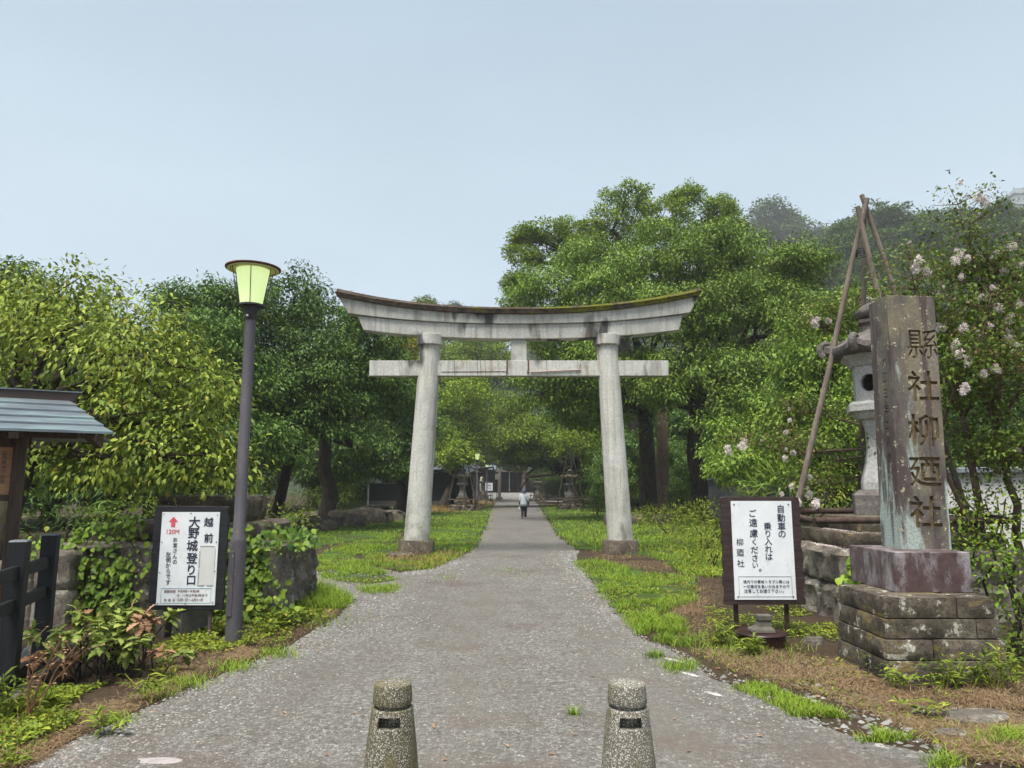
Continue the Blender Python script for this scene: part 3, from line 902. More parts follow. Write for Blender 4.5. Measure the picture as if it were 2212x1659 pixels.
LAWN = dict(
    column=[(775, 1212), (800, 1192), (870, 1165), (960, 1115), (1000, 1092), (1064, 1090), (1048, 1135), (1027, 1182), (985, 1206), (930, 1230), (860, 1231)],
    tongue=[(662, 1216), (700, 1195), (790, 1163), (860, 1150), (845, 1180), (772, 1200), (768, 1214), (830, 1236), (858, 1255), (790, 1264), (700, 1250)],
    back=[(590, 1108), (760, 1098), (1000, 1086), (960, 1115), (870, 1150), (700, 1180), (655, 1185), (630, 1150)],
    wallfoot=[(640, 1262), (690, 1264), (742, 1284), (762, 1302), (735, 1318), (650, 1318)],
    small=[(768, 1270), (866, 1266), (850, 1281), (790, 1283)],
    right=[(1166, 1092), (1300, 1088), (1430, 1096), (1560, 1125), (1562, 1250), (1480, 1240), (1420, 1205), (1300, 1190), (1250, 1186), (1207, 1156), (1184, 1120)],
    tip=[(1240, 1214), (1290, 1210), (1400, 1240), (1500, 1250), (1500, 1300), (1440, 1320), (1330, 1325), (1285, 1262)],
    tip2=[(1350, 1336), (1420, 1325), (1480, 1345), (1490, 1400), (1420, 1385), (1385, 1378)],
    verge=[(1582, 1490), (1640, 1474), (1720, 1512), (1800, 1540), (1900, 1588), (1985, 1600), (1870, 1606), (1750, 1572), (1650, 1512)],
)
for k in ('column', 'tongue', 'back', 'right', 'tip'):
    sheet('lawn', LAWN[k], 0.010 if k in ('column', 'tongue', 'right', 'tip') else 0.0135, M['lawn'], 0.06)

def grass_patch(poly, n, h, w, bare=0.0, lean=0.6, scale=1.3, seed=1, grow=True):
    P2 = scatter(poly, n)
    P2 = P2 + rng.normal(size=P2.shape) * np.array([7.0, 2.6])
    P = Garr(P2)
    keep = vnoise(P, scale, seed) * 0.65 + vnoise(P, scale * 3.1, seed + 5) * 0.35 > bare
    P = P[keep]
    dist = P[:, 1]
    k = np.clip(dist / 14.0, 0.75, 3.2)
    return P, h * .78 * (0.7 + 0.6 * vnoise(P, 0.9, seed + 9)) * (k ** 0.25 if grow else 1), w * k
gb = MB()
for key, n, h, w, bare in (('column', 26000, .075, .008, .40), ('tongue', 14000, .07, .008, .36), ('back', 13000, .08, .009, .5), ('wallfoot', 3500, .16, .009, .1), ('small', 1400, .07, .008, .3),
                           ('right', 32000, .09, .009, .38), ('tip', 17000, .085, .008, .42), ('tip2', 5500, .10, .008, .3), ('verge', 5200, .062, .007, .34)):
    P, h, w = grass_patch(LAWN[key], n, h, w, bare, seed=len(key))
    blades(gb, P, h, w, 1.0)
# stray tufts on the gravel
for (x, y, r, n) in ((1240, 1545, 6, 60), (1415, 1420, 10, 200), (1468, 1444, 22, 420), (1095, 1233, 16, 60), (1125, 1242, 20, 60), (960, 1250, 12, 50), (1200, 1180, 30, 60), (600, 1415, 24, 300), (505, 1445, 26, 300), (405, 1480, 26, 300), (250, 1560, 16, 120), (340, 1500, 20, 160), (2040, 1655, 20, 240), (2180, 1600, 30, 500), (1620, 1400, 60, 700), (1530, 1385, 40, 400), (2100, 1440, 70, 500), (700, 1340, 40, 350)):
    P2 = np.array([[x, y]]) + rng.normal(size=(n, 2)) * np.array([r, r * 0.3])
    blades(gb, Garr(P2), 0.06, 0.0055, 1.1)
for (x0_, x1_, y0_, y1_, n, hh) in ((5.4, 18, 4, 26, 16000, .10), (-16, -5.8, 9.5, 30, 12000, .10), (-14, -5.2, 2, 8, 6000, .09), (6, 24, 26, 46, 9000, .10)):
    P = np.stack([x0_ + rng.random(n) * (x1_ - x0_), y0_ + rng.random(n) * (y1_ - y0_), np.zeros(n)], 1)
    P = P[vnoise(P, .8, 11) * .6 + vnoise(P, 2.6, 12) * .4 > .40]
    blades(gb, P, hh * (.7 + .6 * vnoise(P, .9, 4)), .010, 1.0)
tag(gb.build('lawn_grass', L['grass']), 'short bright green grass growing on both sides of the gravel path', 'grass', kind='stuff')

db = MB()
for poly, n, h in (([(330, 1500), (420, 1462), (560, 1415), (650, 1372), (735, 1318), (700, 1316), (600, 1350), (480, 1402), (380, 1440)], 7000, .07),
                   ([(0, 1659), (0, 1600), (120, 1560), (330, 1500), (380, 1450), (420, 1470), (230, 1560), (60, 1659)], 5000, .07),
                   ([(1490, 1405), (1620, 1405), (1800, 1425), (1960, 1500), (2212, 1478), (2212, 1659), (2080, 1640), (1930, 1560), (1800, 1510), (1600, 1455)], 15000, .07),
                   ([(1275, 1192), (1400, 1200), (1470, 1225), (1420, 1236), (1290, 1212)], 2600, .04),
                   ([(1440, 1250), (1530, 1260), (1520, 1330), (1450, 1330)], 2600, .07),
                   ([(680, 1178), (800, 1160), (790, 1190), (700, 1200)], 1200, .03)):
    P, h, w = grass_patch(poly, int(n * 1.3), h * .55, .005, .40, seed=n % 7)
    blades(db, P, h, w, 2.6)
for poly, n in (([(330, 1500), (420, 1462), (560, 1415), (650, 1372), (735, 1318), (640, 1330), (480, 1400), (330, 1400), (200, 1470)], 5000), ([(0, 1659), (0, 1560), (330, 1500), (420, 1470), (230, 1560), (60, 1659)], 4000), ([(1490, 1405), (1620, 1405), (1800, 1425), (1960, 1500), (2212, 1478), (2212, 1659), (2080, 1640), (1930, 1560), (1800, 1510), (1600, 1455)], 9000), ([(1420, 1240), (1560, 1250), (1560, 1400), (1480, 1380), (1440, 1310)], 3500)):
    P = Garr(scatter(poly, n) + rng.normal(size=(n, 2)) * np.array([6, 2])); P[:, 2] = .004 + .03 * rng.random(n)
    d = randdir(n); d[:, 2] *= .25
    leaves(db, P, d, np.tile([[0, 0, 1.0]], (n, 1)), .05 + .07 * rng.random(n), .004)
tag(db.build('dry_litter', L['dry']), 'brown dead grass lying along the gravel edges', 'dead grass', kind='stuff')
ob = MB()
for poly, n, h in (([(795, 1205), (850, 1198), (1000, 1196), (1010, 1202), (940, 1228), (860, 1230)], 1100, .13), ([(918, 1095), (1062, 1082), (1040, 1098), (960, 1106), (920, 1104)], 4500, .2), ([(1020, 1082), (1078, 1072), (1070, 1084), (1010, 1092)], 1500, .2)):
    P, h, w = grass_patch(poly, n, h, .007, .3, seed=n % 5)
    blades(ob, P, h, w, 0.9)
tag(ob.build('orange_grass', L['rushdry']), 'orange withered grass round the column foot and along the path edge', 'dry grass', kind='stuff')

# loose pebbles: many low-poly stones, thicker along the path edges
def pebble_batch(mb, P, r):
    n = len(P)
    T = np.array([(1, 0, 0), (.5, .87, 0), (-.5, .87, 0), (-1, 0, 0), (-.5, -.87, 0), (.5, -.87, 0), (.35, .2, .62), (-.3, .35, .6), (-.1, -.42, .58)], float)
    F0 = np.array([(0, 1, 6), (1, 2, 7), (1, 7, 6), (2, 3, 7), (3, 4, 8), (3, 8, 7), (4, 5, 8), (5, 0, 6), (5, 6, 8), (6, 7, 8)])
    V = np.repeat(T[None], n, 0) * (0.75 + 0.5 * rng.random((n, 9, 1)))
    V *= np.stack([0.8 + .6 * rng.random(n), 0.7 + .5 * rng.random(n), 0.5 + .5 * rng.random(n)], 1)[:, None, :]
    a = rng.random(n) * 6.283
    R = np.zeros((n, 3, 3)); R[:, 0, 0] = np.cos(a); R[:, 0, 1] = -np.sin(a); R[:, 1, 0] = np.sin(a); R[:, 1, 1] = np.cos(a); R[:, 2, 2] = 1
    V = np.einsum('nij,nkj->nki', R, V) * r[:, None, None] + P[:, None, :]
    mb.arrays(V.reshape(-1, 3), (np.arange(n)[:, None, None] * 9 + F0[None]).reshape(-1, 3))
pb = MB()
ALLP = PATH_L + [(0, 1659)] + [(2150, 1659)] + PATH_R[::-1]
P2 = scatter(ALLP, 26000)
P = Garr(P2)
keep = (P[:, 1] < 24) & (vnoise(P, .8, 4) * .6 + vnoise(P, 2.5, 6) * .4 > .40 + .25 * rng.random(len(P)) - .0)
pebble_batch(pb, P[keep] + np.array([0, 0, .004]), (0.005 + 0.010 * rng.random(keep.sum()) ** 3) * np.clip(P[keep][:, 1] / 9, .8, 1.6))
def along(px_line, n, sig, inward):
    """stones strewn along an edge line, thinning out towards the middle of the path"""
    L_ = np.array([tuple(G(*p))[:2] for p in px_line])
    seg = np.linalg.norm(np.diff(L_, axis=0), axis=1)
    w = seg / np.maximum(L_[:-1, 1], 3) ** 1.1
    i = rng.choice(len(seg), n, p=w / w.sum())
    t = rng.random((n, 1))
    p = L_[i] * (1 - t) + L_[i + 1] * t
    d = (L_[i + 1] - L_[i]) / np.maximum(seg[i], 1e-6)[:, None]
    nn = np.stack([-d[:, 1], d[:, 0]], 1) * inward
    o = np.abs(rng.normal(size=(n, 1))) * sig * (.5 + vnoise(p, .9, 3)[:, None]) - .06
    p = p + nn * o
    return np.concatenate([p, np.full((n, 1), .004)], 1)
for line, n, sg_, inw in ((PATH_L[13:], 11000, .42, 1), (PATH_L[5:14], 4500, .5, 1), (PATH_R[4:13], 7000, .36, -1)):
    P = along(line, n, sg_, inw)
    P = P[P[:, 1] < 30]
    pebble_batch(pb, P, (0.006 + 0.012 * rng.random(len(P)) ** 2) * np.clip(P[:, 1] / 9, .8, 1.5))
P = Garr(scatter([(860, 1240), (1000, 1206), (1240, 1200), (1270, 1255), (1100, 1285), (880, 1290)], 6000))
P = P[vnoise(P, .7, 8) * .6 + vnoise(P, 2.2, 2) * .4 > .30 + .35 * rng.random(len(P))]
pebble_batch(pb, P, (0.007 + 0.010 * rng.random(len(P)) ** 2) * np.clip(P[:, 1] / 9, .8, 1.5))
P = Garr(scatter([(1500, 1440), (1800, 1480), (2212, 1540), (2212, 1659), (1900, 1640)], 500))
pebble_batch(pb, P, 0.010 + 0.022 * rng.random(len(P)) ** 3)
tag(pb.build('loose_gravel', M['pebble']), 'loose grey and white gravel stones strewn over the path', 'gravel', kind='stuff')

fl = MB()
P2 = np.concatenate([scatter(ALLP, 45), scatter([(1500, 1420), (1800, 1440), (2212, 1500), (2212, 1659), (1900, 1640)], 70), scatter([(330, 1500), (560, 1410), (740, 1320), (640, 1420), (420, 1500)], 50)])
P = Garr(P2); P = P[P[:, 1] < 25]
P[:, 2] = .016
leaves(fl, P, randdir(len(P)) * np.array([1, 1, .1]), np.tile([[0, 0, 1.0]], (len(P), 1)) + randdir(len(P)) * .35, .025 + .03 * rng.random(len(P)), .018, True, .3, .1)
tag(fl.build('fallen_leaves', L['withered']), 'scattered brown fallen leaves on the gravel and dead grass', 'fallen leaves', kind='stuff')

def flat_stone(px, py, rx, ry, h, label, mat=None, cat='stone', group=None, rz=0.0, name='flat_stone', Y=None):
    c = G(px, py)
    mb = MB()
    n = 11
    j = [0.8 + 0.35 * random.random() for _ in range(n)]
    V, F = [], []
    for (k, z) in ((1.0, -0.05), (1.0, h * .6), (0.86, h)):
        for i in range(n):
            a = 2 * math.pi * i / n
            x, y = rx * j[i] * k * math.cos(a), ry * j[i] * k * math.sin(a)
            V.append((c.x + x * math.cos(rz) - y * math.sin(rz), c.y + x * math.sin(rz) + y * math.cos(rz), z + random.uniform(-.1, .1) * h))
    for r in range(2):
        for i in range(n):
            F.append((r * n + i, r * n + (i + 1) % n, (r + 1) * n + (i + 1) % n, (r + 1) * n + i))
    F.append(tuple(range(2 * n, 3 * n)))
    mb.add(V, F)
    return tag(mb.build(name, mat or M['rock'], origin=c), label, cat, group)
flat_stone(2115, 1555, .26, .15, .05, 'large flat grey paving stone in dry grass at lower right', rz=.1)
flat_stone(1995, 1545, .10, .06, .05, 'small pale stone beside the large flat paving stone')
flat_stone(2060, 1590, .13, .07, .03, 'thin flat stone in front of the large paving stone')
flat_stone(1760, 1392, .10, .06, .07, 'grey broken stone at the right foot of the notice board')
flat_stone(346, 1646, .14, .055, .012, 'pale greyish pink flat plate on the gravel at lower left', M['platestone'], 'plate', rz=-.1, name='flat_plate')
for (px, py, rz, ln, lb) in ((1455, 1427, -.9, .16, 'white broken paint line piece on gravel, farthest of three'), (1490, 1458, -1.0, .14, 'white broken paint line piece on gravel beside the grass tuft'), (1540, 1500, -.9, .12, 'white paint line piece on gravel nearest the right bollard')):
    flat_stone(px, py, ln * .8, .028, .008, lb, M['lantern'], 'line piece', rz=rz, name='line_piece')

# ------------------------------------------------------------------ torii gate
TY = 17.9
def T(px, py, dy=0.0):
    return A(px, py, TY + dy)
torii = thing('stone_gate', (0.17, TY, 0), 'grey concrete shrine gate with mossy curved top beam spanning the gravel path', 'shrine gate')
def curved_beam(pts_top, pts_bot, d0, d1):
    """front outline given as matching top and bottom rows of photo points, swept to depth"""
    mb = MB()
    V, F = [], []
    for (t, b) in zip(pts_top, pts_bot):
        pt, pb_ = T(*t), T(*b)
        V += [(pt.x, TY - d0, pt.z), (pb_.x, TY - d1, pb_.z), (pb_.x, TY + d1, pb_.z), (pt.x, TY + d0, pt.z)]
    n = len(pts_top)
    for i in range(n - 1):
        for k in range(4):
            F.append((i * 4 + k, i * 4 + (k + 1) % 4, (i + 1) * 4 + (k + 1) % 4, (i + 1) * 4 + k))
    F.append((3, 2, 1, 0)); F.append(tuple((n - 1) * 4 + k for k in range(4)))
    return mb.add(V, F)
def bow(xl, yl, xm, ym, xr, yr, n=41, p=2.3):
    out = []
    for i in range(n):
        t = -1 + 2 * i / (n - 1)
        x = xl + (xr - xl) * (i / (n - 1))
        e = yl if t < 0 else yr
        out.append((x, ym + (e - ym) * abs(t) ** p))
    return out
curved_beam(bow(776, 686, 1120, 704.5, 1470, 684), bow(788, 716, 1120, 735, 1463, 716), .21, .19).build('lintel_beam', M['concrete'], torii, bevel=.012)
curved_beam(bow(736, 646, 1120, 684, 1503, 644), bow(757, 682, 1120, 704, 1486, 680.5), .30, .27).build('top_beam', M['concrete'], torii, bevel=.012)
mb = curved_beam(bow(732, 637.5, 1120, 675, 1507.5, 636), bow(734, 646.4, 1120, 684.4, 1504.5, 644.4), .40, .37)
top = curved_beam(bow(733, 628, 1120, 668, 1508, 627), bow(733, 637.4, 1120, 674.9, 1507, 635.9), .22, .33)
cap = mb.add(top.v, top.f).build('roof_cap', M['mosscap'], torii)
mm = MB()                                                             # moss cushions on the cap
tp, tb_ = bow(733, 628, 1120, 668, 1508, 627, 200), bow(732, 637.5, 1120, 675, 1507.5, 636, 200)
Pm = []
for i in range(200):
    dens = 0.25 + 0.75 * smooth01(np.array([(i - 70) / 60.0]))[0]
    for (row, d) in ((tp, .2), (tb_, .385)):
        for _ in range(9):
            if random.random() < dens * (0.45 + 0.55 * math.sin(i * .37 + d * 9) ** 2):
                q = T(*row[i])
                Pm.append((q.x + random.gauss(0, .03), TY - d + random.uniform(-.02, .10), q.z + .0))
Pm = np.array(Pm)
pebble_batch(mm, Pm - np.array([0, 0, .012]), 0.012 + 0.018 * rng.random(len(Pm)))
mossm = Nodes("moss_cushions")
mossm.base(mossm.ramp(mossm.noise(7, 5, .65), [(0.36, (0.04, 0.03, 0.016)), (0.52, (0.10, 0.09, 0.02)), (0.66, (0.20, 0.19, 0.03))])).rough(1.0, .05)
mossm.bump(mossm.noise(60, 4, .7), .8, .02)
mm.build('moss', mossm.m, cap)
for side, (bx, tx) in (('l', (900, 930)), ('r', (1340, 1311))):
    b, t = T(bx, 1172), T(tx, 748)
    b.z = .33
    mb = MB()
    n = 9
    rings = []
    for i in range(n):
        k = i / (n - 1)
        r = .315 + (.265 - .315) * k
        p = b.lerp(t, k)
        rings.append((p, r, r))
    mb.loft(rings, 40)
    c = mb.build('column', M['concrete'], torii, smooth=True)
    mb = MB()
    p0, p1 = T(tx, 748), T(tx, 727)
    mb.loft([((p0.x, TY, p0.z - .01), .30, .30), ((p0.x, TY, p0.z + .015), .335, .335), ((p1.x, TY, p1.z + .02), .345, .345)], 36)
    mb.build('capital_ring', M['concrete'], torii, smooth=True, bevel=.008)
    mb = MB()
    mb.loft([((b.x, TY, -.1), .44, .42), ((b.x, TY, .29), .43, .41), ((b.x, TY, .34), .40, .38)], 32, power=3.2)
    mb.build('base', M['basestone'], torii, smooth=True)
mb = MB()
a, b = T(800, 797), T(1442, 796.5)
mb.box(((a.x + b.x) / 2, TY, a.z), (b.x - a.x, .25, .395))
mb.build('tie_beam', M['concrete'], torii, bevel=.012)
mb = MB()
a, b = T(1120.5, 780.3), T(1120.5, 734)
mb.box((a.x, TY, (a.z + b.z) / 2), (.40, .22, b.z - a.z + .03))
mb.build('strut', M['concrete'], torii, bevel=.01)
for px in (1095.5, 1141):
    mb = MB()
    p, q = T(px, 780), T(px - .5, 806)
    mb.box((p.x, TY - .135, (p.z + q.z) / 2), (.035, .012, p.z - q.z))
    mb.box((q.x, TY - .15, q.z + .02), (.06, .05, .06), taper=.6)
    mb.build('bracket', M['rust'], torii)
mb = MB(); p, q = T(1145, 806), T(1254, 801)
mb.tube([(p.x, TY - .15, p.z), (q.x, TY - .15, q.z)], .017, 8)
p, q = T(1253, 784), T(1248, 808)
mb.tube([(p.x, TY - .14, p.z), (q.x, TY - .14, q.z)], .009, 6)
mb.build('pipe', M['pinkpipe'], torii, smooth=True)
mb = MB(); p, q = T(955, 805), T(1092, 804)
mb.tube([(p.x, TY - .132, p.z), (q.x, TY - .132, q.z)], .006, 5)
mb.build('wire', M['rust'], torii)
for px in (982, 1031, 1038, 1048, 1180):
    p, q = T(px, 780.5), T(px + 1.5, 812)
    mb = MB(); mb.tube([(p.x, TY - .131, p.z), (q.x, TY - .131, q.z)], .0045, 4); mb.build('wire', M['rust'], torii)
flat_stone(862, 1204, .34, .2, .10, 'grey slab at the left foot of the gate column', M['basestone'], 'slab', name='stone_slab')

# ------------------------------------------------------------------ lamps
def make_lamp(loc, label, near=True):
    t = thing('street_lamp', loc, label, 'lamp', 'lamp posts with lit frosted shades along the path')
    x, y = loc[0], loc[1]
    mb = MB()
    mb.lathe((x, y, 0), [(.082, -.1), (.082, 1.03), (.078, 1.08), (.060, 1.11), (.058, 3.47)], 24)
    mb.build('pole', M['lampmetal'], t, smooth=True)
    mb = MB(); mb.box((x - .03, y - .083, .62), (.06, .012, .66))
    mb.build('access_cover', M['lampmetal'], t, bevel=.004)
    mb = MB(); mb.lathe((x, y, 3.43), [(.061, 0), (.066, .01), (.066, .07), (.075, .11), (.085, .15), (.135, .155), (.135, .175)], 28)
    mb.build('neck', M['darkmetal'], t, smooth=True)
    mb = MB(); mb.tube([(x - .01, y - .066, 3.47), (x - .01, y - .082, 3.47)], .012, 8)
    mb.build('screw', M['plaster'], t)
    mb = MB(); mb.lathe((x, y, 3.605), [(.118, 0), (.185, .425)], 32)
    mb.build('lamp_shade', M['glow'], t, smooth=True)
    mb = MB(); mb.lathe((x, y, 4.01), [(.185, .004), (.285, .004), (.297, .004), (.297, .016), (.15, .03), (.03, .043), (.026, .085), (.018, .095)], 36)
    mb.build('hood', M['rust'] if near else M['brownmetal'], t, smooth=True)
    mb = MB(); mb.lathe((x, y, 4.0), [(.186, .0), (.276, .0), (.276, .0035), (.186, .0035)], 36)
    mb.build('glow_tinted_underside', M['cream'], t)  # underside of the hood, lamp light painted on as cream yellow
    mb = MB()
    for i in range(6):
        a = math.radians(-77 + 60 * i)
        r0, r1 = (.126, .192) if i == 0 else (.150, .235)
        p = [(x + r0 * math.cos(a) * .8, y + r0 * math.sin(a) * .8, 3.57), (x + r0 * math.cos(a), y + r0 * math.sin(a), 3.595), (x + r1 * math.cos(a), y + r1 * math.sin(a), 4.015)]
        mb.tube(p, .0045, 6)
    mb.tube([(x + .24 * math.cos(a), y + .24 * math.sin(a), 4.002) for a in [2 * math.pi * k / 28 for k in range(29)]], .005, 5, False)
    mb.build('rod_cage', M['darkmetal'], t, smooth=True)
    return t
pl = G(503, 1392)
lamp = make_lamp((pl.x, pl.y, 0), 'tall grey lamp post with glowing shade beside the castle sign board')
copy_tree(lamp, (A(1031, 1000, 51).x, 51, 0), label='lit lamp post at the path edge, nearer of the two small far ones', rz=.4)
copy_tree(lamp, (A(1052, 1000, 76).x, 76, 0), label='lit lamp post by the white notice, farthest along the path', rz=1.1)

# ------------------------------------------------------------------ bollards
def make_bollard(px, mat, label, rz):
    Y = 3.92
    x = A(px, 1560, Y).x
    t = thing('bollard', (x, Y, 0), label, 'bollard', 'exposed aggregate bollards at the path entrance')
    prof_cap = [(.080, .468), (.080, .487), (.100, .490), (.1025, .50), (.1015, .53), (.0965, .577), (.0955, .583), (.092, .587), (.09, .588), (.0, .5885)]
    mb = MB(); mb.lathe((x, Y, 0), prof_cap, 40)
    mb.build('cap', mat, t, smooth=True, angle=50)
    # body: a slightly conical drum with a real letterbox recess towards the camera
    n, zs = 48, [-.05, .0, .1, .2, .30, .385, .442, .462, .470]
    rs = [.162, .158, .147, .137, .127, .1165, .110, .1075, .104]
    V, F = [], []
    front = 3 * math.pi / 2 + rz
    def is_hole(i, j):
        a = 2 * math.pi * (i + .5) / n
        d = (a - front + math.pi) % (2 * math.pi) - math.pi
        return zs[j] >= .38 and zs[j + 1] <= .45 and abs(d) < .52
    for j, z in enumerate(zs):
        for i in range(n):
            a = 2 * math.pi * i / n
            V.append((x + rs[j] * math.cos(a), Y + rs[j] * math.sin(a), z))
    hole = []
    for j in range(len(zs) - 1):
        for i in range(n):
            q = (j * n + i, j * n + (i + 1) % n, (j + 1) * n + (i + 1) % n, (j + 1) * n + i)
            if is_hole(i, j): hole.append((i, j, q))
            else: F.append(q)
    F.append(tuple(range((len(zs) - 1) * n, len(zs) * n)))
    fd = Vector((math.cos(front), math.sin(front), 0))
    inner = {}
    for (i, j, q) in hole:
        for k in q:
            if k not in inner:
                inner[k] = len(V)
                V.append(tuple(Vector(V[k]) - fd * .07))
    cnt = {}
    for (i, j, q) in hole:
        F.append(tuple(inner[k] for k in q))
        for e in range(4):
            a, b = q[e], q[(e + 1) % 4]
            cnt[frozenset((a, b))] = cnt.get(frozenset((a, b)), []) + [(a, b)]
    for k, es in cnt.items():
        if len(es) == 1:
            a, b = es[0]
            F.append((a, b, inner[b], inner[a]))
    mb = MB(); mb.add(V, F)
    mb.build('body', mat, t, smooth=True, angle=40)
    return t
make_bollard(847, M['aggA'], 'stubby mossy aggregate bollard with dark slot, nearer the left roadside', .0)
make_bollard(1356, M['aggB'], 'stubby bollard of cleaner pale aggregate with dark slot, on the right', .0)

# ------------------------------------------------------------------ sign boards
def ragged(x0, x1, z0, z1, amp, n, seed):
    r = random.Random(seed)
    P = []
    for i in range(n + 1):
        k = i / n
        P.append((x1 + amp * math.sin(k * n * 1.1 + seed) * .6 + r.uniform(-amp, amp) * .5, z0 + (z1 - z0) * k))
    P.append((x1 - .03, z1 + .006))
    P.append((x0 + .03, z1 + .010))
    for i in range(n, -1, -1):
        k = i / n
        P.append((x0 + amp * math.sin(k * n * 1.3 + seed * 2) * .6 + r.uniform(-amp, amp) * .5, z0 + (z1 - z0) * k))
    return P
def panel_frame(tl, tr, br, bl, Y):
    """flat rectangle of a panel from its photo corners at depth Y: centre x, width, z bottom, z top"""
    a, b, c, d = A(*tl, Y), A(*tr, Y), A(*br, Y), A(*bl, Y)
    return (a.x + d.x) / 2, (b.x + c.x) / 2, (c.z + d.z) / 2, (a.z + b.z) / 2
# left: castle ascent sign
SY = 7.95
x0, x1, z0, z1 = panel_frame((335.5, 1094), (495, 1095.5), (483.6, 1316), (322, 1318), SY)
sg = thing('sign_board', ((x0 + x1) / 2, SY, 0), 'white castle ascent sign with red arrow in black charred frame', 'sign board')
mb = MB(); mb.prism(ragged(x0, x1, z0, z1, .010, 26, 3), lambda p: (p[0], SY - .022, p[1]), lambda p: (p[0], SY + .022, p[1]))
mb.build('frame', M['blackwood'], sg, bevel=.004)
u0, u1, v0, v1 = panel_frame((353, 1105), (477.5, 1107), (466, 1307.5), (340.6, 1305), SY)
mb = MB(); mb.box(((u0 + u1) / 2, SY - .0265, (v0 + v1) / 2), (u1 - u0, .008, v1 - v0))
panel = mb.build('panel', M['panel'], sg)
pw, ph = u1 - u0, v1 - v0
RX, UZ = Vector((1, 0, 0)), Vector((0, 0, 1))
def PL(u, v, k=0.0): return Vector((u0 + u * pw, SY - .0325 - k, v1 - v * ph))
for ch, u, v, s in (('越', .815, .108, .10), ('前', .83, .281, .10), ('大', .57, .11, .125), ('野', .568, .23, .12), ('城', .558, .364, .12), ('登', .566, .497, .118), ('り', .566, .623, .118), ('口', .575, .736, .11)):
    if ch in '越大': mb = MB()
    put_text(mb, ch, PL(u, v), RX, UZ, size=s * ph, bold=.022)
    if ch in '前口': mb.build('lettering', M['ink'], panel)
mb = MB()
for i, ch in enumerate('お宮さんの'): put_text(mb, ch, PL(.258 + .004 * i, .30 + .06 * i), RX, UZ, size=.052 * ph, bold=.012)
mb.build('lettering', M['ink'], panel); mb = MB()
for i, ch in enumerate('左側からです'): put_text(mb, ch, PL(.153 + .006 * i, .457 + .06 * i), RX, UZ, size=.056 * ph, bold=.012)
mb.build('lettering', M['ink'], panel)
mb = MB()
ar = [(.204, .048), (.285, .108), (.24, .108), (.24, .163), (.168, .163), (.168, .108), (.123, .108)]
mb.add([PL(u, v) for u, v in ar], [(0, 2, 1), (0, 6, 5, 4, 3, 2)][:0] + [tuple(range(7))])
mb.build('red_arrow', M['redink'], panel); mb = MB()
put_text(mb, '120M', PL(.208, .212), RX, UZ, width=.215 * pw, bold=.01)
mb.build('distance', M['redink'], panel)
mb = MB()
mb.box(PL(.825, .575, -.0035), (.27 * pw, .007, .42 * ph))
mb.build('cover_sheet', M['patch'], panel)
mb = MB()
for (a, b, c, d) in ((.70, .364, .93, .372), (.685, .42, .705, .60), (.685, .62, .702, .785), (.70, .786, .80, .793), (.84, .786, .95, .793), (.955, .40, .962, .60)):
    mb.box(PL((a + c) / 2, (b + d) / 2, .0015), ((c - a) * pw, .003, (d - b) * ph))
mb.build('tape', M['greyink'], panel)
mb = MB()
for (a, b, c, d) in ((.07, .818, .93, .822), (.07, .973, .93, .977), (.07, .822, .077, .973), (.923, .822, .93, .973)):
    mb.box(PL((a + c) / 2, (b + d) / 2, -.0005), ((c - a) * pw, .003, (d - b) * ph))
mb.build('ruled_border', M['blueink'], panel)
mb = MB()
put_text(mb, '開館時間', PL(.225, .853), RX, UZ, width=.19 * pw, bold=.008)
mb.build('opening_hours', M['brownink'], panel); mb = MB()
put_text(mb, '午前9時～午後5時', PL(.54, .851), RX, UZ, width=.37 * pw, bold=.008)
mb.build('opening_hours', M['brownink'], panel); mb = MB()
put_text(mb, '10・11月は午後4時まで', PL(.61, .894), RX, UZ, width=.52 * pw, bold=.008)
mb.build('opening_hours', M['brownink'], panel); mb = MB()
put_text(mb, '休', PL(.155, .945), RX, UZ, size=.028 * ph, bold=.008)
mb.build('opening_hours', M['brownink'], panel); mb = MB()
put_text(mb, '館', PL(.225, .945), RX, UZ, size=.028 * ph, bold=.008)
mb.build('opening_hours', M['brownink'], panel); mb = MB()
put_text(mb, '日', PL(.30, .945), RX, UZ, size=.026 * ph, bold=.008)
mb.build('opening_hours', M['brownink'], panel); mb = MB()
put_text(mb, '12月1日～3月31日', PL(.575, .943), RX, UZ, width=.44 * pw, bold=.008)
mb.build('opening_hours', M['brownink'], panel)
for u, v in ((.03, .02), (.5, .015), (.965, .03), (.03, .325), (.97, .325), (.03, .655), (.97, .64), (.03, .982), (.5, .985), (.965, .972)):
    mb = MB(); c = PL(u, v, -.002); mb.tube([c, c - Vector((0, .006, 0))], .006, 8)
    mb.build('nail', M['darkmetal'], panel)
for px in (353, 452):
    mb = MB(); p = A(px, 1330, SY)
    mb.tube([(p.x, SY + .03, -.1), (p.x, SY + .03, z0 + .35)], .021, 10)
    mb.build('post', M['postmetal'], sg, smooth=True)
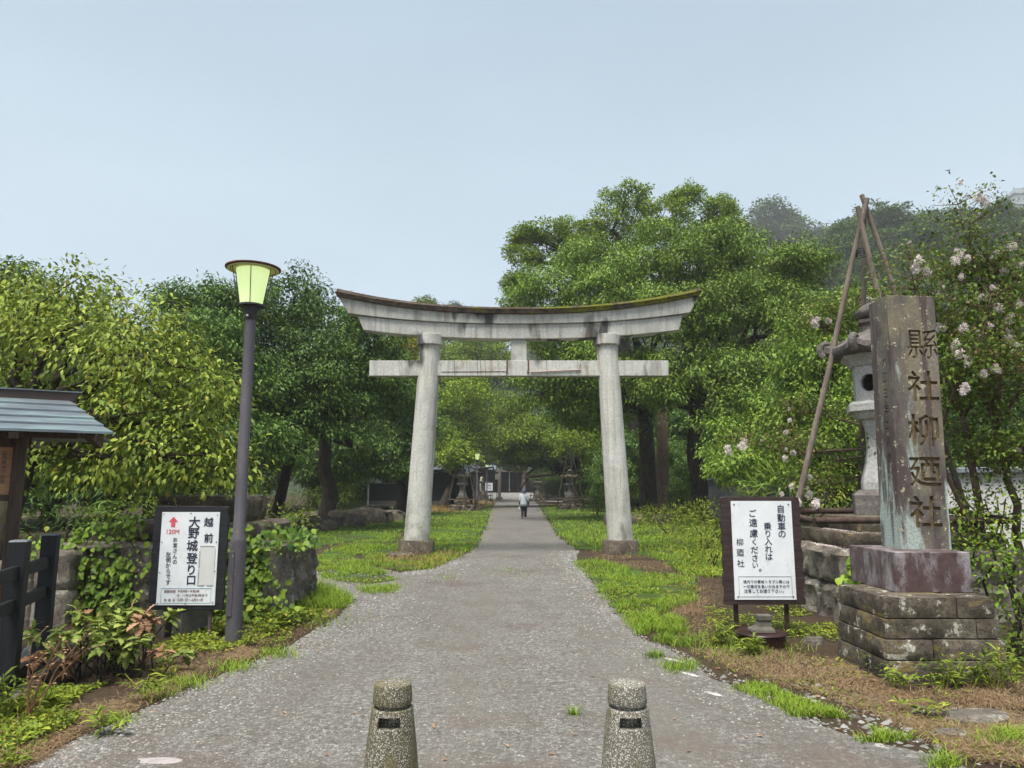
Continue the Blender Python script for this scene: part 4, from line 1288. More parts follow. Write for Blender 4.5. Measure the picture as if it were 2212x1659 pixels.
# right: no-cars sign
RY = 8.05
x0, x1, z0, z1 = panel_frame((1556, 1076), (1726, 1074), (1738, 1308), (1563, 1303), RY)
sg2 = thing('sign_board', ((x0 + x1) / 2, RY, 0), 'white no cars notice on a dark brown wavy edged board', 'sign board')
mb = MB(); mb.prism(ragged(x0, x1, z0, z1, .013, 26, 8), lambda p: (p[0], RY - .022, p[1]), lambda p: (p[0], RY + .022, p[1]))
mb.build('frame', M['brownwood'], sg2, bevel=.004)
u0, u1, v0, v1 = panel_frame((1578, 1081.6), (1708, 1082.7), (1717, 1296.5), (1584.6, 1292.5), RY)
mb = MB(); mb.box(((u0 + u1) / 2, RY - .0265, (v0 + v1) / 2), (u1 - u0, .008, v1 - v0))
panel2 = mb.build('panel', M['panel'], sg2)
pw, ph = u1 - u0, v1 - v0
SY_, SY = SY, RY
mb = MB()
for i, ch in enumerate('自動車の'): put_text(mb, ch, PL(.82, (.08, .172, .26, .34)[i]), RX, UZ, size=.084 * ph, bold=.012)
mb.build('lettering', M['ink'], panel2); mb = MB()
for i, ch in enumerate('乗り入れは'): put_text(mb, ch, PL(.588, .258 + .0775 * i), RX, UZ, size=.078 * ph, bold=.012)
mb.build('lettering', M['ink'], panel2); mb = MB()
for i, ch in enumerate('ご遠慮ください'): put_text(mb, ch, PL(.355, (.124, .222, .33, .418, .50, .582, .655)[i]), RX, UZ, size=(.08, .085, .085, .07, .078, .074, .066)[i] * ph, bold=.012)
mb.build('lettering', M['ink'], panel2); mb = MB()
put_text(mb, '。', PL(.43, .705), RX, UZ, size=.08 * ph, bold=.012)
mb.build('lettering', M['ink'], panel2); mb = MB()
for i, ch in enumerate('柳廼社'): put_text(mb, ch, PL(.118, .42 + .108 * i), RX, UZ, size=.075 * ph, bold=.006)
mb.build('lettering', M['ink'], panel2)
mb = MB()
put_text(mb, '境内での事故トラブル等には', PL(.52, .82), RX, UZ, width=.75 * pw, bold=.006)
mb.build('small_print', M['ink'], panel2); mb = MB()
put_text(mb, '一切責任を負いかねますので', PL(.52, .868), RX, UZ, width=.75 * pw, bold=.006)
mb.build('small_print', M['ink'], panel2); mb = MB()
put_text(mb, '注意してお通り下さい。', PL(.475, .912), RX, UZ, width=.64 * pw, bold=.006)
mb.build('small_print', M['ink'], panel2)
mb = MB()
for (a, b, c, d) in ((.07, .765, .94, .769), (.07, .966, .94, .970), (.07, .769, .078, .966), (.932, .769, .94, .966)):
    mb.box(PL((a + c) / 2, (b + d) / 2, -.0005), ((c - a) * pw, .003, (d - b) * ph))
mb.build('ruled_border', M['greyink'], panel2)
for u, v in ((.05, .035), (.95, .035), (.05, .97), (.95, .97)):
    mb = MB(); c = PL(u, v, -.002); mb.tube([c, c - Vector((0, .006, 0))], .008, 8)
    mb.build('nail', M['darkmetal'], panel2)
for px in (1593, 1703):
    mb = MB(); p = A(px, 1330, RY)
    mb.box((p.x, RY + .05, (z0 + .3) / 2 - .05), (.045, .03, z0 + .4))
    mb.build('post', M['brownwood'], sg2)
SY = SY_
# drum and pedestal stone under the notice
c = G(1655, 1398)
mb = MB(); mb.lathe((c.x, c.y + .15, 0), [(.25, -.05), (.25, .10), (.26, .115), (.25, .125)], 36)
tag(mb.build('drum', M['maroon'], smooth=True, origin=c), 'low dark maroon round drum beneath the no cars notice', 'drum')
mb = MB(); q = (c.x + .0, c.y + .12, .127)
mb.loft([((q[0], q[1], q[2]), .17, .12), ((q[0], q[1], q[2] + .03), .165, .115), ((q[0] + .02, q[1], q[2] + .06), .10, .09), ((q[0] + .03, q[1], q[2] + .12), .085, .08), ((q[0] + .03, q[1], q[2] + .122), .105, .095), ((q[0] + .03, q[1], q[2] + .17), .105, .095)], 4, rot=math.pi / 4 - math.pi / 4)
tag(mb.build('stone_pedestal', M['block'], origin=q, bevel=.006), 'small square flared stone pedestal standing on the maroon drum', 'stone pedestal')
# hollow blocks under the castle sign
def hollow_block(px, py, rz, label, turn=0.0):
    c = G(px, py)
    t = MB()
    R = Matrix.Rotation(rz, 3, 'Z')
    L_, W_, H_ = .39, .15, .27
    # standing block: walls round three cores, cores open upwards
    def bx(cx, cy, sx, sy): t.box(Vector(c) + R @ Vector((cx, cy, H_ / 2)), (sx, sy, H_), rz)
    bx(0, -W_ / 2 + .014, L_, .028); bx(0, W_ / 2 - .014, L_, .028)
    for k in (-1.5, -.5, .5, 1.5): bx(k * (L_ - .03) / 3, 0, .03 if abs(k) > 1 else .026, W_ - .0566)
    t.box(Vector(c) + R @ Vector((0, 0, .02)), (L_ - .061, W_ - .058, .04), rz)
    return tag(t.build('hollow_block', M['block'], origin=c), label, 'concrete block')
hollow_block(413, 1370, math.radians(62), 'grey hollow concrete block under the castle sign, right of two')
hollow_block(377, 1366, math.radians(62), 'grey hollow concrete block under the castle sign, overgrown left one')

# ------------------------------------------------------------------ shrine name pillar on its coursed base
def glyph_loops(ch, bold=0.0):
    V, F = glyph(ch, bold)
    E = {}
    for f in F:
        for i in range(len(f)):
            a, b = f[i], f[(i + 1) % len(f)]
            if (b, a) in E: del E[(b, a)]
            else: E[(a, b)] = 1
    nxt = {a: b for a, b in E}
    loops = []
    while nxt:
        s = next(iter(nxt)); cur = s; lp = []
        while cur in nxt:
            lp.append(cur); cur = nxt.pop(cur)
        if len(lp) > 2: loops.append([(V[i][0], V[i][1]) for i in lp])
    lo, hi = V.min(0), V.max(0)
    return loops, (lo + hi) / 2
def carved_slab(outline, chars, depth):
    """2D slab (outline) pierced by characters (ch, cx, cy, size, squash): real carved recesses"""
    cu = bpy.data.curves.new("carving", 'CURVE')
    cu.dimensions = '2D'; cu.fill_mode = 'BOTH'; cu.extrude = depth / 2
    def spl(P):
        s = cu.splines.new('POLY'); s.points.add(len(P) - 1)
        for q, p in zip(s.points, P): q.co = (p[0], p[1], 0, 1)
        s.use_cyclic_u = True
    spl(outline)
    for ch, cx, cy, size, sq, bold in chars:
        loops, m = glyph_loops(ch, bold)
        for lp in loops:
            spl([(cx + (x - m[0]) * size / .95 * sq, cy + (y - m[1]) * size / .95) for x, y in lp])
    o = bpy.data.objects.new("carving", cu)
    COL.objects.link(o)
    bpy.context.view_layer.update()
    me = bpy.data.meshes.new_from_object(o.evaluated_get(bpy.context.evaluated_depsgraph_get()))
    V = [v.co[:] for v in me.vertices]; F = [tuple(p.vertices) for p in me.polygons]
    bpy.data.objects.remove(o); bpy.data.curves.remove(cu); bpy.data.meshes.remove(me)
    return V, F
bF0, bR0, bB0 = G(1918, 1473), G(2193, 1475), G(1809, 1417)
bx0, bx1, by0, by1 = bF0.x, bR0.x, bF0.y, bB0.y
zb = A(2050, 1290, by0 + .03).z
pil = thing('name_pillar', ((bx0 + bx1) / 2, (by0 + by1) / 2, 0), 'tall maroon and lichen stained stone pillar carved with the shrine name', 'stone pillar')
from mathutils import noise as mnoise
def stone_block(mb, x0, x1, y0, y1, z0, z1, seedj=.006, n=7):
    """one rough-faced block: subdivided box, faces pushed in and out, arrises kept"""
    nx, ny, nz = max(2, int((x1 - x0) / .05)), max(2, int((y1 - y0) / .05)), max(2, int((z1 - z0) / .05))
    idx, V, F = {}, [], []
    sd = Vector((random.uniform(0, 50), random.uniform(0, 50), random.uniform(0, 50)))
    cx, cy = (x0 + x1) / 2, (y0 + y1) / 2
    def vert(i, j, k):
        key = (i, j, k)
        if key not in idx:
            p = Vector((x0 + (x1 - x0) * i / nx, y0 + (y1 - y0) * j / ny, z0 + (z1 - z0) * k / nz))
            e = (i in (0, nx)) + (j in (0, ny)) + (k in (0, nz))
            if e == 1:
                g = (mnoise.noise(p * 5 + sd) * 1.3 + mnoise.noise(p * 14 + sd) * .6 + .55) * seedj * 1.7
                if i in (0, nx): p.x += g * (1 if i else -1)
                if j in (0, ny): p.y += g * (1 if j else -1)
                if k in (0, nz): p.z += g * .3 * (1 if k else -1)
            else:
                p += Vector((cx - p.x, cy - p.y, 0)).normalized() * seedj * (.5 + mnoise.noise(p * 6 + sd)) * 1.3
                if k == nz: p.z -= seedj * (.5 + .8 * mnoise.noise(p * 5 + sd))
            idx[key] = len(V); V.append(p)
        return idx[key]
    for i in range(nx):
        for j in range(ny):
            F.append((vert(i, j, nz), vert(i + 1, j, nz), vert(i + 1, j + 1, nz), vert(i, j + 1, nz)))
            F.append((vert(i, j + 1, 0), vert(i + 1, j + 1, 0), vert(i + 1, j, 0), vert(i, j, 0)))
    for k in range(nz):
        for i in range(nx):
            F.append((vert(i, 0, k), vert(i + 1, 0, k), vert(i + 1, 0, k + 1), vert(i, 0, k + 1)))
            F.append((vert(i + 1, ny, k), vert(i, ny, k), vert(i, ny, k + 1), vert(i + 1, ny, k + 1)))
        for j in range(ny):
            F.append((vert(0, j + 1, k), vert(0, j, k), vert(0, j, k + 1), vert(0, j + 1, k + 1)))
            F.append((vert(nx, j, k), vert(nx, j + 1, k), vert(nx, j + 1, k + 1), vert(nx, j, k + 1)))
    return mb.add(V, F)
hz = [-.06, .165, .335, .50, zb]
splits = [(.22, .30, .72), (.28, .40, .56), (.32, .40, .47), (.36, .24, .62)]
gap = .008
for r in range(4):
    t = r / 4.0
    X0, X1, Y0, Y1 = bx0 + .012 * r, bx1 - .022 * r, by0 + .012 * r, by1 - .01 * r
    zA, zB = hz[r] + (gap if r else 0), hz[r + 1] - gap * .4
    f = (0.82, .40, .80, .66)[r]
    yc = Y0 + (Y1 - Y0) * (.55, .45, .62, .40)[r]
    for (a, b, c, d) in ((X0, X0 + (X1 - X0) * f - gap, Y0, yc - gap), (X0 + (X1 - X0) * f, X1, Y0, yc - gap), (X0, X0 + (X1 - X0) * .55, yc, Y1), (X0 + (X1 - X0) * .55 + gap, X1, yc, Y1)):
        mb = MB(); stone_block(mb, a, b, c, d, zA, zB, .0065)
        mb.build('base_stone', M['course'], pil, smooth=True, angle=30)
mb = MB(); mb.box(((bx0 + bx1) / 2, (by0 + by1) / 2, zb / 2 - .02), (bx1 - bx0 - .22, by1 - by0 - .16, zb - .06))
mb.build('mortar_core', M['block'], pil)
qf, qr, qb = G(1935.6, 1280, zb), G(2116, 1283, zb), G(1858.6, 1253.5, zb)
zp = A(1936, 1193.5, qf.y).z
mb = MB(); mb.box(((qf.x + qr.x) / 2, (qf.y + qb.y) / 2, (zb + zp) / 2), (qr.x - qf.x, qb.y - qf.y, zp - zb + .002))
mb.build('plinth', M['plinth'], pil, bevel=.006)
sf, sr, sb = G(1947, 1186, zp), G(2057, 1194, zp), G(1905, 1178, zp)
sx0, sx1, sy0 = sf.x, A(2056, 1190, sf.y).x, sf.y
sy1 = sy0 + .36
zt = A(1925, 639, sy0).z
wtop = .99
DEP = .022
pcx, pcy = (sx0 + sx1) / 2, (sy0 + sy1) / 2
mb = MB()
hw, hd = (sx1 - sx0) / 2, (sy1 - sy0) / 2
hb = zt - zp
mb.box((pcx, pcy, zp + hb / 2), (2 * hw - 2 * DEP, 2 * hd - 2 * DEP, hb - .004), taper=wtop)
core = mb.build('shaft', M['letter'], pil)
core.rotation_euler = (0, math.radians(1.1), 0)
core.location = (-zp * math.sin(math.radians(1.1)), 0, 0)
def chpos(px, py, Y):
    p = A(px, py, Y)
    return p.x - pcx, p.z - zp
def trap(h, n=14):
    P = [(-h, 0.0), (h, 0.0)]
    for i in range(1, n): P.append((h + (h * wtop - h) * i / n + random.uniform(-.0025, .001), hb * i / n))
    P += [(h * wtop, hb - .03), (h * wtop - .02, hb), (-h * wtop + .01, hb)]
    for i in range(n - 1, 0, -1): P.append((-h - (h * wtop - h) * i / n + random.uniform(-.001, .0025), hb * i / n))
    return P
front = [('縣', *chpos(1985, 741, sy0), .31, 1.0, .0), ('社', *chpos(1987, 832, sy0), .30, 1.0, .014), ('柳', *chpos(1990, 928, sy0), .31, 1.0, .016), ('廼', *chpos(1996, 1018, sy0), .30, 1.0, .016), ('社', *chpos(1998, 1104, sy0), .30, 1.0, .018)]
def slab_place(V, F, centre, right, lean):
    right = Vector(right); out = Vector((right.y, -right.x, 0))
    mb = MB()
    mb.add([Vector(centre) + right * x + out * (z - lean * y) + Vector((0, 0, y)) for (x, y, z) in V], F)
    return mb
lean_y = hd * (1 - wtop) / hb
lean_x = hw * (1 - wtop) / hb
V, F = carved_slab(trap(hw), front, DEP)
mb = slab_place(V, F, (pcx, sy0 + DEP / 2, zp), (1, 0, 0), lean_y)
mb.build('inscribed_face', M['pillar'], core)
def trap2(h):
    return [(-h, 0), (h, 0), (h * wtop, hb), (-h * wtop, hb)]
side = []
for i, ch in enumerate('大正三年二月建之'):
    side.append((ch, .055, hb * (.74 - .065 * i), .105, .75, .0))
V, F = carved_slab(trap2(hd - DEP), side, DEP * .7)
mb = slab_place(V, F, (sx0 + DEP * .35, pcy, zp), (0, -1, 0), lean_x)
mb.build('inscribed_side', M['pillar'], core)
for (cx, cy, rt, h, ln) in ((sx1 - DEP / 2, pcy, (0, 1, 0), hd - DEP, lean_x), (pcx, sy1 - DEP / 2, (-1, 0, 0), hw, lean_y)):
    V, F = carved_slab(trap2(h), [], DEP)
    slab_place(V, F, (cx, cy, zp), rt, ln).build('face_slab', M['pillar'], core)
mb = MB(); mb.box((pcx, pcy, zt + .001), (2 * hw * wtop - .012, 2 * hd * wtop - .012, .018))
mb.build('top_face', M['pillar'], core, bevel=.006)

# ------------------------------------------------------------------ stone lanterns
def hole_face(mb, a, b, c, d, r, n=20, inset=.05):
    """quad a b c d (counter-clockwise seen from outside) with a round hole and a short sleeve"""
    a, b, c, d = map(Vector, (a, b, c, d))
    m = (a + b + c + d) / 4
    ux = (b - a).normalized(); nz = (b - a).cross(d - a).normalized(); uy = nz.cross(ux)
    hx, hy = (b - a).length / 2, (d - a).length / 2
    V, F = [], []
    for k in range(n):
        t = 2 * math.pi * (k + .5) / n
        ca, sa = math.cos(t), math.sin(t)
        s = min(hx / max(abs(ca), 1e-6), hy / max(abs(sa), 1e-6))
        V.append(m + ux * ca * s + uy * sa * s); V.append(m + ux * ca * r + uy * sa * r * 1.08); V.append(m + ux * ca * r + uy * sa * r * 1.08 - nz * inset)
    for k in range(n):
        j = (k + 1) % n
        F.append((k * 3, j * 3, j * 3 + 1, k * 3 + 1)); F.append((k * 3 + 1, j * 3 + 1, j * 3 + 2, k * 3 + 2))
    for q, ang in ((a, 0), (b, 0), (c, 0), (d, 0)):
        V.append(q)
    e = 3 * n
    for q in range(4):                                             # corner triangles
        p = V[e + q]
        ks = sorted(range(n), key=lambda k: (V[k * 3] - p).length)[:2]
        k0, k1 = sorted(ks)
        if (k0, k1) == (0, n - 1): k0, k1 = n - 1, 0
        F.append((k0 * 3, e + q, k1 * 3))
    return mb.add(V, F)
def stone_lantern(c, label, zs, rot, group=None, mats=('lantern', 'lanterndark'), s=1.0):
    """c = axis on the ground; zs = heights of plinth bottom, plinth top, neck, shelf bottom, shelf top, fire box top, eave, roof top, knob base top, tip"""
    t = thing('stone_lantern', c, label, 'stone lantern', group)
    x, y = c[0], c[1]
    a, b = M[mats[0]], M[mats[1]]
    z = zs
    def ring(prof, n=6): return [((x, y, zz), r * s, r * s) for r, zz in prof]
    mb = MB(); mb.loft(ring([(.50, z[0]), (.50, z[1] - .07), (.40, z[1])]), 6, rot); mb.build('plinth', b, t, bevel=.008)
    h = z[3] - z[1]
    mb = MB(); mb.loft(ring([(.36, z[1] - .002), (.36, z[1] + .10 * h), (.345, z[1] + .17 * h), (.285, z[1] + .36 * h), (.245, z[1] + .60 * h), (.245, z[1] + .85 * h), (.29, z[3] + .002)]), 6, rot)
    mb.build('shaft', a, t, bevel=.008)
    h = z[4] - z[3]
    mb = MB(); mb.loft(ring([(.35, z[3]), (.41, z[3] + .28 * h), (.41, z[3] + .36 * h), (.49, z[3] + .42 * h), (.49, z[4] - .04), (.44, z[4])]), 6, rot)
    shelf = mb.build('shelf', a, t, bevel=.006)
    for k in range(6):
        mb = MB()
        t0, t1 = 2 * math.pi * (k + .5) / 6 + rot, 2 * math.pi * (k + 1.5) / 6 + rot
        m_ = Vector((x + .448 * s * math.cos((t0 + t1) / 2) * .88, y + .448 * s * math.sin((t0 + t1) / 2) * .88, (z[3] * .38 + z[4] * .62)))
        rt = Vector((-math.sin((t0 + t1) / 2), math.cos((t0 + t1) / 2), 0))
        o_ = Vector((math.cos((t0 + t1) / 2), math.sin((t0 + t1) / 2), 0)) * .012
        for u in (-1, 1):
            mb.beam(m_ + o_ + rt * .14 * s + Vector((0, 0, u * .04)), m_ + o_ - rt * .14 * s + Vector((0, 0, u * .04)), .012, .012)
        mb.build('shelf_moulding', a, shelf)
    mb = MB()
    prof = [(.38, z[4] - .002), (.40, (z[4] + z[5]) / 2), (.36, z[5] + .01)]
    R0, R1 = .37 * s, .37 * s
    for k in range(6):
        t0, t1 = 2 * math.pi * (k + .5) / 6 + rot, 2 * math.pi * (k + 1.5) / 6 + rot
        p = [Vector((x + R0 * math.cos(q), y + R0 * math.sin(q), zz)) for q, zz in ((t0, z[4] - .002), (t1, z[4] - .002), (t1, z[5] + .01), (t0, z[5] + .01))]
        if k % 3 == 2: hole_face(mb, *p, .115 * s, 20, .07)
        else: mb.add(p, [(0, 1, 2, 3)])
    mb.build('fire_box', a, t)
    mb = MB()
    mb.loft(ring([(.40, z[5] + .0), (.44, z[5] + .06), (.52, z[6] - .03), (.54, z[6] + .02)]), 6, rot)
    mb.build('roof_collar', a, t, bevel=.006)
    mb = MB()
    n = 36
    V, F = [], []
    prof = [(.42, z[6] - .02), (.62, z[6] + .0), (.66, z[6] + .04), (.65, z[6] + .12), (.46, z[6] + .40 * (z[7] - z[6]) + .05), (.30, z[6] + .72 * (z[7] - z[6]) + .03), (.17, z[7])]
    for r, zz in prof:
        for k in range(n):
            q = 2 * math.pi * k / n + rot
            w = abs(((k * 6 / n + .5) % 1.0) - .5) * 2                 # 0 on a ridge, 1 mid side
            cr = 1 / max(math.cos((1 - w) * math.pi / 6 * 1.0), .5) * .93
            up = (.10 * (1 - w) ** 3) * max(0, r - .35) / .4
            V.append((x + r * s * cr * math.cos(q), y + r * s * cr * math.sin(q), zz + up))
    m = len(prof)
    for i in range(m - 1):
        for k in range(n):
            F.append((i * n + k, i * n + (k + 1) % n, (i + 1) * n + (k + 1) % n, (i + 1) * n + k))
    F.append(tuple(range(n - 1, -1, -1))); F.append(tuple(range((m - 1) * n, m * n)))
    mb.add(V, F)
    roof = mb.build('roof', b, t, smooth=True, angle=50)
    for k in range(6):                                             # curled ridge ends
        q = 2 * math.pi * (k + .5) / 6 + rot + math.pi / 6
        d = Vector((math.cos(q), math.sin(q), 0))
        mb = MB()
        c0 = Vector((x, y, z[6] + .14)) + d * .64 * s
        pts = [c0 + d * (.10 * math.cos(u) * (1 - u / 9)) + Vector((0, 0, .10 * math.sin(u) * (1 - u / 9))) for u in [i * .55 - 1.2 for i in range(10)]]
        mb.tube(pts, [.06 - .003 * i for i in range(10)], 8)
        mb.build('ridge_curl', b, roof, smooth=True)
    mb = MB(); mb.loft(ring([(.20, z[7] - .02), (.20, z[8] - .06), (.24, z[8] - .05), (.24, z[8])]), 6, rot); mb.build('knob_base', b, t, bevel=.006)
    mb = MB(); hh = z[9] - z[8]
    mb.lathe((x, y, z[8]), [(.13 * s, -.005), (.20 * s, .10 * hh), (.25 * s, .30 * hh), (.25 * s, .45 * hh), (.19 * s, .68 * hh), (.08 * s, .88 * hh), (.01, hh)], 24)
    mb.build('knob', b, t, smooth='full')
    return t
LX, LY = 5.20, 9.95
def zz(py): return A(1905, py, LY).z
zs = [zz(1113), zz(1058), zz(950), zz(906), zz(869), zz(793), zz(770), zz(714), zz(692), zz(650)]
stone_lantern((LX, LY, 0), 'large pale granite lantern half hidden behind the name pillar', zs, math.radians(39))
plat = thing('stepped_platform', (LX, LY, 0), 'rough stepped stone platform under the large granite lantern', 'stone platform')
z1, z2, z3 = A(1858, 1189, 8.9).z, A(1830, 1151, 9.15).z, zz(1112)
def tier(parent, cx, cy, hx, hy, z0, z1, name, mat, jit, ch=.0, cuts=1):
    """a course of rough blocks round a square"""
    for i in range(cuts):
        for j in range(2):
            mb = MB()
            xa, xb = cx - hx + 2 * hx * i / cuts + .004, cx - hx + 2 * hx * (i + 1) / cuts - .004
            ya, yb = cy - hy + hy * j + .003, cy - hy + hy * (j + 1) - .003
            stone_block(mb, xa, xb, ya, yb, z0, z1 - random.random() * jit * .6, jit)
            mb.build(name, mat, parent, smooth=True, angle=40)
tier(plat, LX, LY, 1.22, 1.05, -.1, z1 * .48, 'stone_block', M['rock'], .035, cuts=3)
tier(plat, LX, LY, 1.17, 1.02, z1 * .48, z1, 'stone_block', M['rock'], .028, cuts=2)
tier(plat, LX + .02, LY, 1.00, .84, z1, z2, 'step_stone', M['basestone'], .014, cuts=2)
tier(plat, LX + .02, LY, .80, .68, z2, z3 + .002, 'step_stone', M['basestone'], .012, cuts=1)
petals = MB()                                                      # fallen petals on the steps
for (cx, cy, zq, sx, sy, n) in ((LX - .95, LY - .3, z1, .12, .3, 500), (LX - .75, LY - .2, z2, .08, .3, 300), (LX + .9, LY - .6, z1, .2, .2, 200), (LX - .6, LY - .95, z1, .3, .03, 120)):
    P = np.stack([cx + rng.normal(size=n) * sx, cy + rng.normal(size=n) * sy, np.full(n, zq + .006)], 1)
    P = P[(np.abs(P[:, 0] - LX) < 1.12) & (np.abs(P[:, 1] - LY) < .98)]
    leaves(petals, P, randdir(len(P)) * np.array([1, 1, .15]), np.tile([[0, 0, 1.0]], (len(P), 1)), .022, .018)
tag(petals.build('fallen_petals', L['petal']), 'fallen pale petals scattered on the lantern platform steps', 'petals', kind='stuff')

def log_frame(apex, feet, label, rails, r=.042, mat='log', railmat='darklog', group=None, name='log_support'):
    t = thing(name, (apex[0], apex[1], 0), label, 'log support', group)
    for (top, foot) in feet:
        mb = MB()
        a, b = Vector(foot), Vector(top)
        mb.tube([a.lerp(b, k / 7) + Vector((random.gauss(0, .008), random.gauss(0, .008), 0)) for k in range(8)], [r * (1.12 - .04 * k) for k in range(8)], 9, wob=.08)
        mb.build('log', M[mat], t, smooth=True, angle=50)
    for (a, b) in rails:
        mb = MB(); mb.tube([a, (Vector(a) + Vector(b)) / 2 + Vector((0, 0, .01)), b], [r * .95, r, r * .9], 9, wob=.06)
        mb.build('rail', M[railmat], t, smooth=True, angle=50)
    if len(apex) > 3:
        mb = MB()
        for q in range(3):
            mb.tube([(apex[0] + .11 * math.cos(u), apex[1] + .09 * math.sin(u), apex[2] + .035 * q - .12 + .02 * math.sin(2 * u)) for u in [2 * math.pi * k / 14 for k in range(15)]], .008, 5)
        mb.build('rope', M['darkmetal'], t)
    return t
AY = 9.85
fA, fB, fC, fD = A(1668, 1292, 10.3), A(2055, 1330, 9.2), A(2150, 1200, 9.9), A(1852, 1200, 11.0)
for f in (fA, fB, fC, fD): f.z = -.1
tA, tB, tC, tD = A(1873, 428, AY), A(1854, 447, AY - .12), A(1862, 421, AY + .1), A(1866, 470, AY + .12)
ra = [Vector((3.75, 8.95, 1.10)), Vector((6.2, 8.95, 1.10)), Vector((6.45, 10.9, 1.16)), Vector((3.8, 10.9, 1.16))]
ra[0].z = ra[1].z = A(1800, 1125, 8.95).z
ra[2].z = ra[3].z = A(1790, 1105, 10.2).z
log_frame((AY * 0 + (tA.x + tB.x) / 2, AY, tA.z - .75, 1), [(tA, fA), (tB, fB), (tC, fC), (tD, fD)], 'tall weathered log tripod standing over the large granite lantern', [(ra[0], ra[1]), (ra[1], ra[2]), (Vector((3.5, 10.3, ra[2].z)), Vector((6.5, 10.3, ra[2].z))), (ra[3], ra[0])])

# smaller lanterns along the approach, each inside its own log tripod
zs2 = [.75, .98, 1.55, 1.75, 1.95, 2.28, 2.34, 2.66, 2.78, 3.05]
def approach_lantern(x, y, s, lb, lb2, lb3, rz):
    src = approach_lantern.src
    if src is None:
        l = stone_lantern((x, y, 0), lb, zs2, .2, 'stone lanterns along the approach', ('lanterngrey', 'basestone'))
        p = thing('stone_pedestal', (x, y, 0), lb2, 'stone pedestal', 'pedestals of the approach lanterns')
        tier(p, x, y, .85, .85, -.1, .42, 'stone_block', M['basestone'], .05, cuts=2)
        tier(p, x, y, .55, .55, .42, .751, 'step_stone', M['basestone'], .02, cuts=1)
        f = log_frame((x, y, 4.35, 1), [((x + .10 * i, y + .1 * j, 4.7), (x + 1.1 * i, y + 1.1 * j, -.1)) for i, j in ((-1, -.6), (1, -.6), (.25, -1), (.1, 1))], lb3,
                      [((x - 1.0, y - .75, .78), (x + 1.0, y - .75, .78)), ((x - .95, y + .8, .78), (x + .95, y + .8, .78)), ((x - .95, y - .8, .78), (x - .95, y + .8, .78)), ((x + .95, y - .8, .78), (x + .95, y + .8, .78))], .045, 'mossbark', 'darklog', 'log tripods of the approach lanterns')
        approach_lantern.src = (l, p, f)
    else:
        for o, q in zip(src, (lb, lb2, lb3)): copy_tree(o, (x, y, 0), rz, s, q)
approach_lantern.src = None
for (px, Y, s, w) in ((999, 51.5, 1.0, 'left of the path, nearer one by the lamp'), (1232, 55, 1.0, 'right of the path, nearer one under dark trees'), (1045, 84, .92, 'left of the path, farther one behind the lamps'), (1161, 86, .92, 'right of the path, farther one beside the walker')):
    x = A(px, 1060, Y).x
    approach_lantern(x, Y, s, 'small grey stone lantern ' + w, 'rough stone pedestal of the lantern ' + w.split(',')[0] + ',' + w.split(',')[1], 'log tripod round the lantern ' + w, random.uniform(-.3, .3))

# ------------------------------------------------------------------ notice kiosk and fence at the left edge
KY = 6.5
kx = A(41, 1000, KY).x
zE = A(218, 938, 6.25).z
zR = A(121, 868, 6.7).z
eR, rR = kx + .72, kx + .34
ko = thing('notice_kiosk', (kx, KY, 0), 'wooden notice kiosk with green copper sheet roof at left edge', 'notice board')
W_ = 1.9
for xx in (kx, kx - W_):
    mb = MB(); mb.box((xx, KY, (zR - .15) / 2 - .1), (.10, .10, zR + .05))
    mb.build('post', M['oldwood'], ko, bevel=.006)
steps = 5
for side in (-1, 1):
    mb = MB()
    for i in range(steps):
        k0, k1 = i / steps, (i + 1) / steps
        ya, yb = KY + side * (.72 - (.66) * k0), KY + side * (.72 - .66 * k1)
        za, zc = zE + (zR - zE) * k0, zE + (zR - zE) * k1
        xa, xb = eR + (rR - eR) * k0, eR + (rR - eR) * k1
        xl = (kx - W_) - (eR - kx)
        la, lb = xl, xl + (eR - xb)
        lift = .022
        V = [(la - 0, ya, za + lift), (xa, ya, za + lift), (xb, yb, zc + .004), (lb, yb, zc + .004), (la, ya, za - .0), (xa, ya, za), (xb, yb, zc - .03), (lb, yb, zc - .03)]
        F = [(0, 1, 2, 3), (7, 6, 5, 4), (0, 4, 5, 1), (1, 5, 6, 2), (2, 6, 7, 3), (3, 7, 4, 0)]
        if side > 0: F = [f[::-1] for f in F]
        mb.add(V, F)
    mb.build('roof_slope', M['copper'], ko)
mb = MB()
xl = (kx - W_) - (rR - kx)
x1_, z1_ = kx + .43, A(148, 851, 6.7).z
V = []
for (y, a) in ((KY - .075, 0), (KY + .075, 0)):
    V += [(xl - .0, y, zR - .02), (rR + .03, y, zR - .02), (x1_, y, z1_), (2 * (kx - W_ / 2) - x1_, y, z1_)]
mb.add(V, [(0, 1, 2, 3), (7, 6, 5, 4), (1, 5, 6, 2), (2, 6, 7, 3), (3, 7, 4, 0), (0, 4, 5, 1)])
rb = mb.build('ridge_box', M['brownmetal'], ko, bevel=.003)
mb = MB(); mb.box(((x1_ + 2 * (kx - W_ / 2) - x1_) / 2, KY, z1_ + .006), (2 * (x1_ - kx + W_ / 2) + .03, .19, .012))
mb.build('ridge_cover', M['copper'], rb)
for xx in (eR - .10, 2 * (kx - W_ / 2) - eR + .10, kx):
    mb = MB()
    for sd in (-1, 1):
        tx = (rR - .06 if xx > kx else 2 * (kx - W_ / 2) - rR + .06) if xx != kx else kx
        mb.beam((xx, KY + sd * .70, zE - .035), (tx, KY + sd * .04, zR - .075), .07, .06)
    mb.build('rafter', M['oldwood'], ko, bevel=.004)
mb = MB(); mb.beam((kx + .45, KY - .45, zE + .005), (kx - W_ - .45, KY - .45, zE + .005), .07, .08); mb.build('purlin', M['oldwood'], ko)
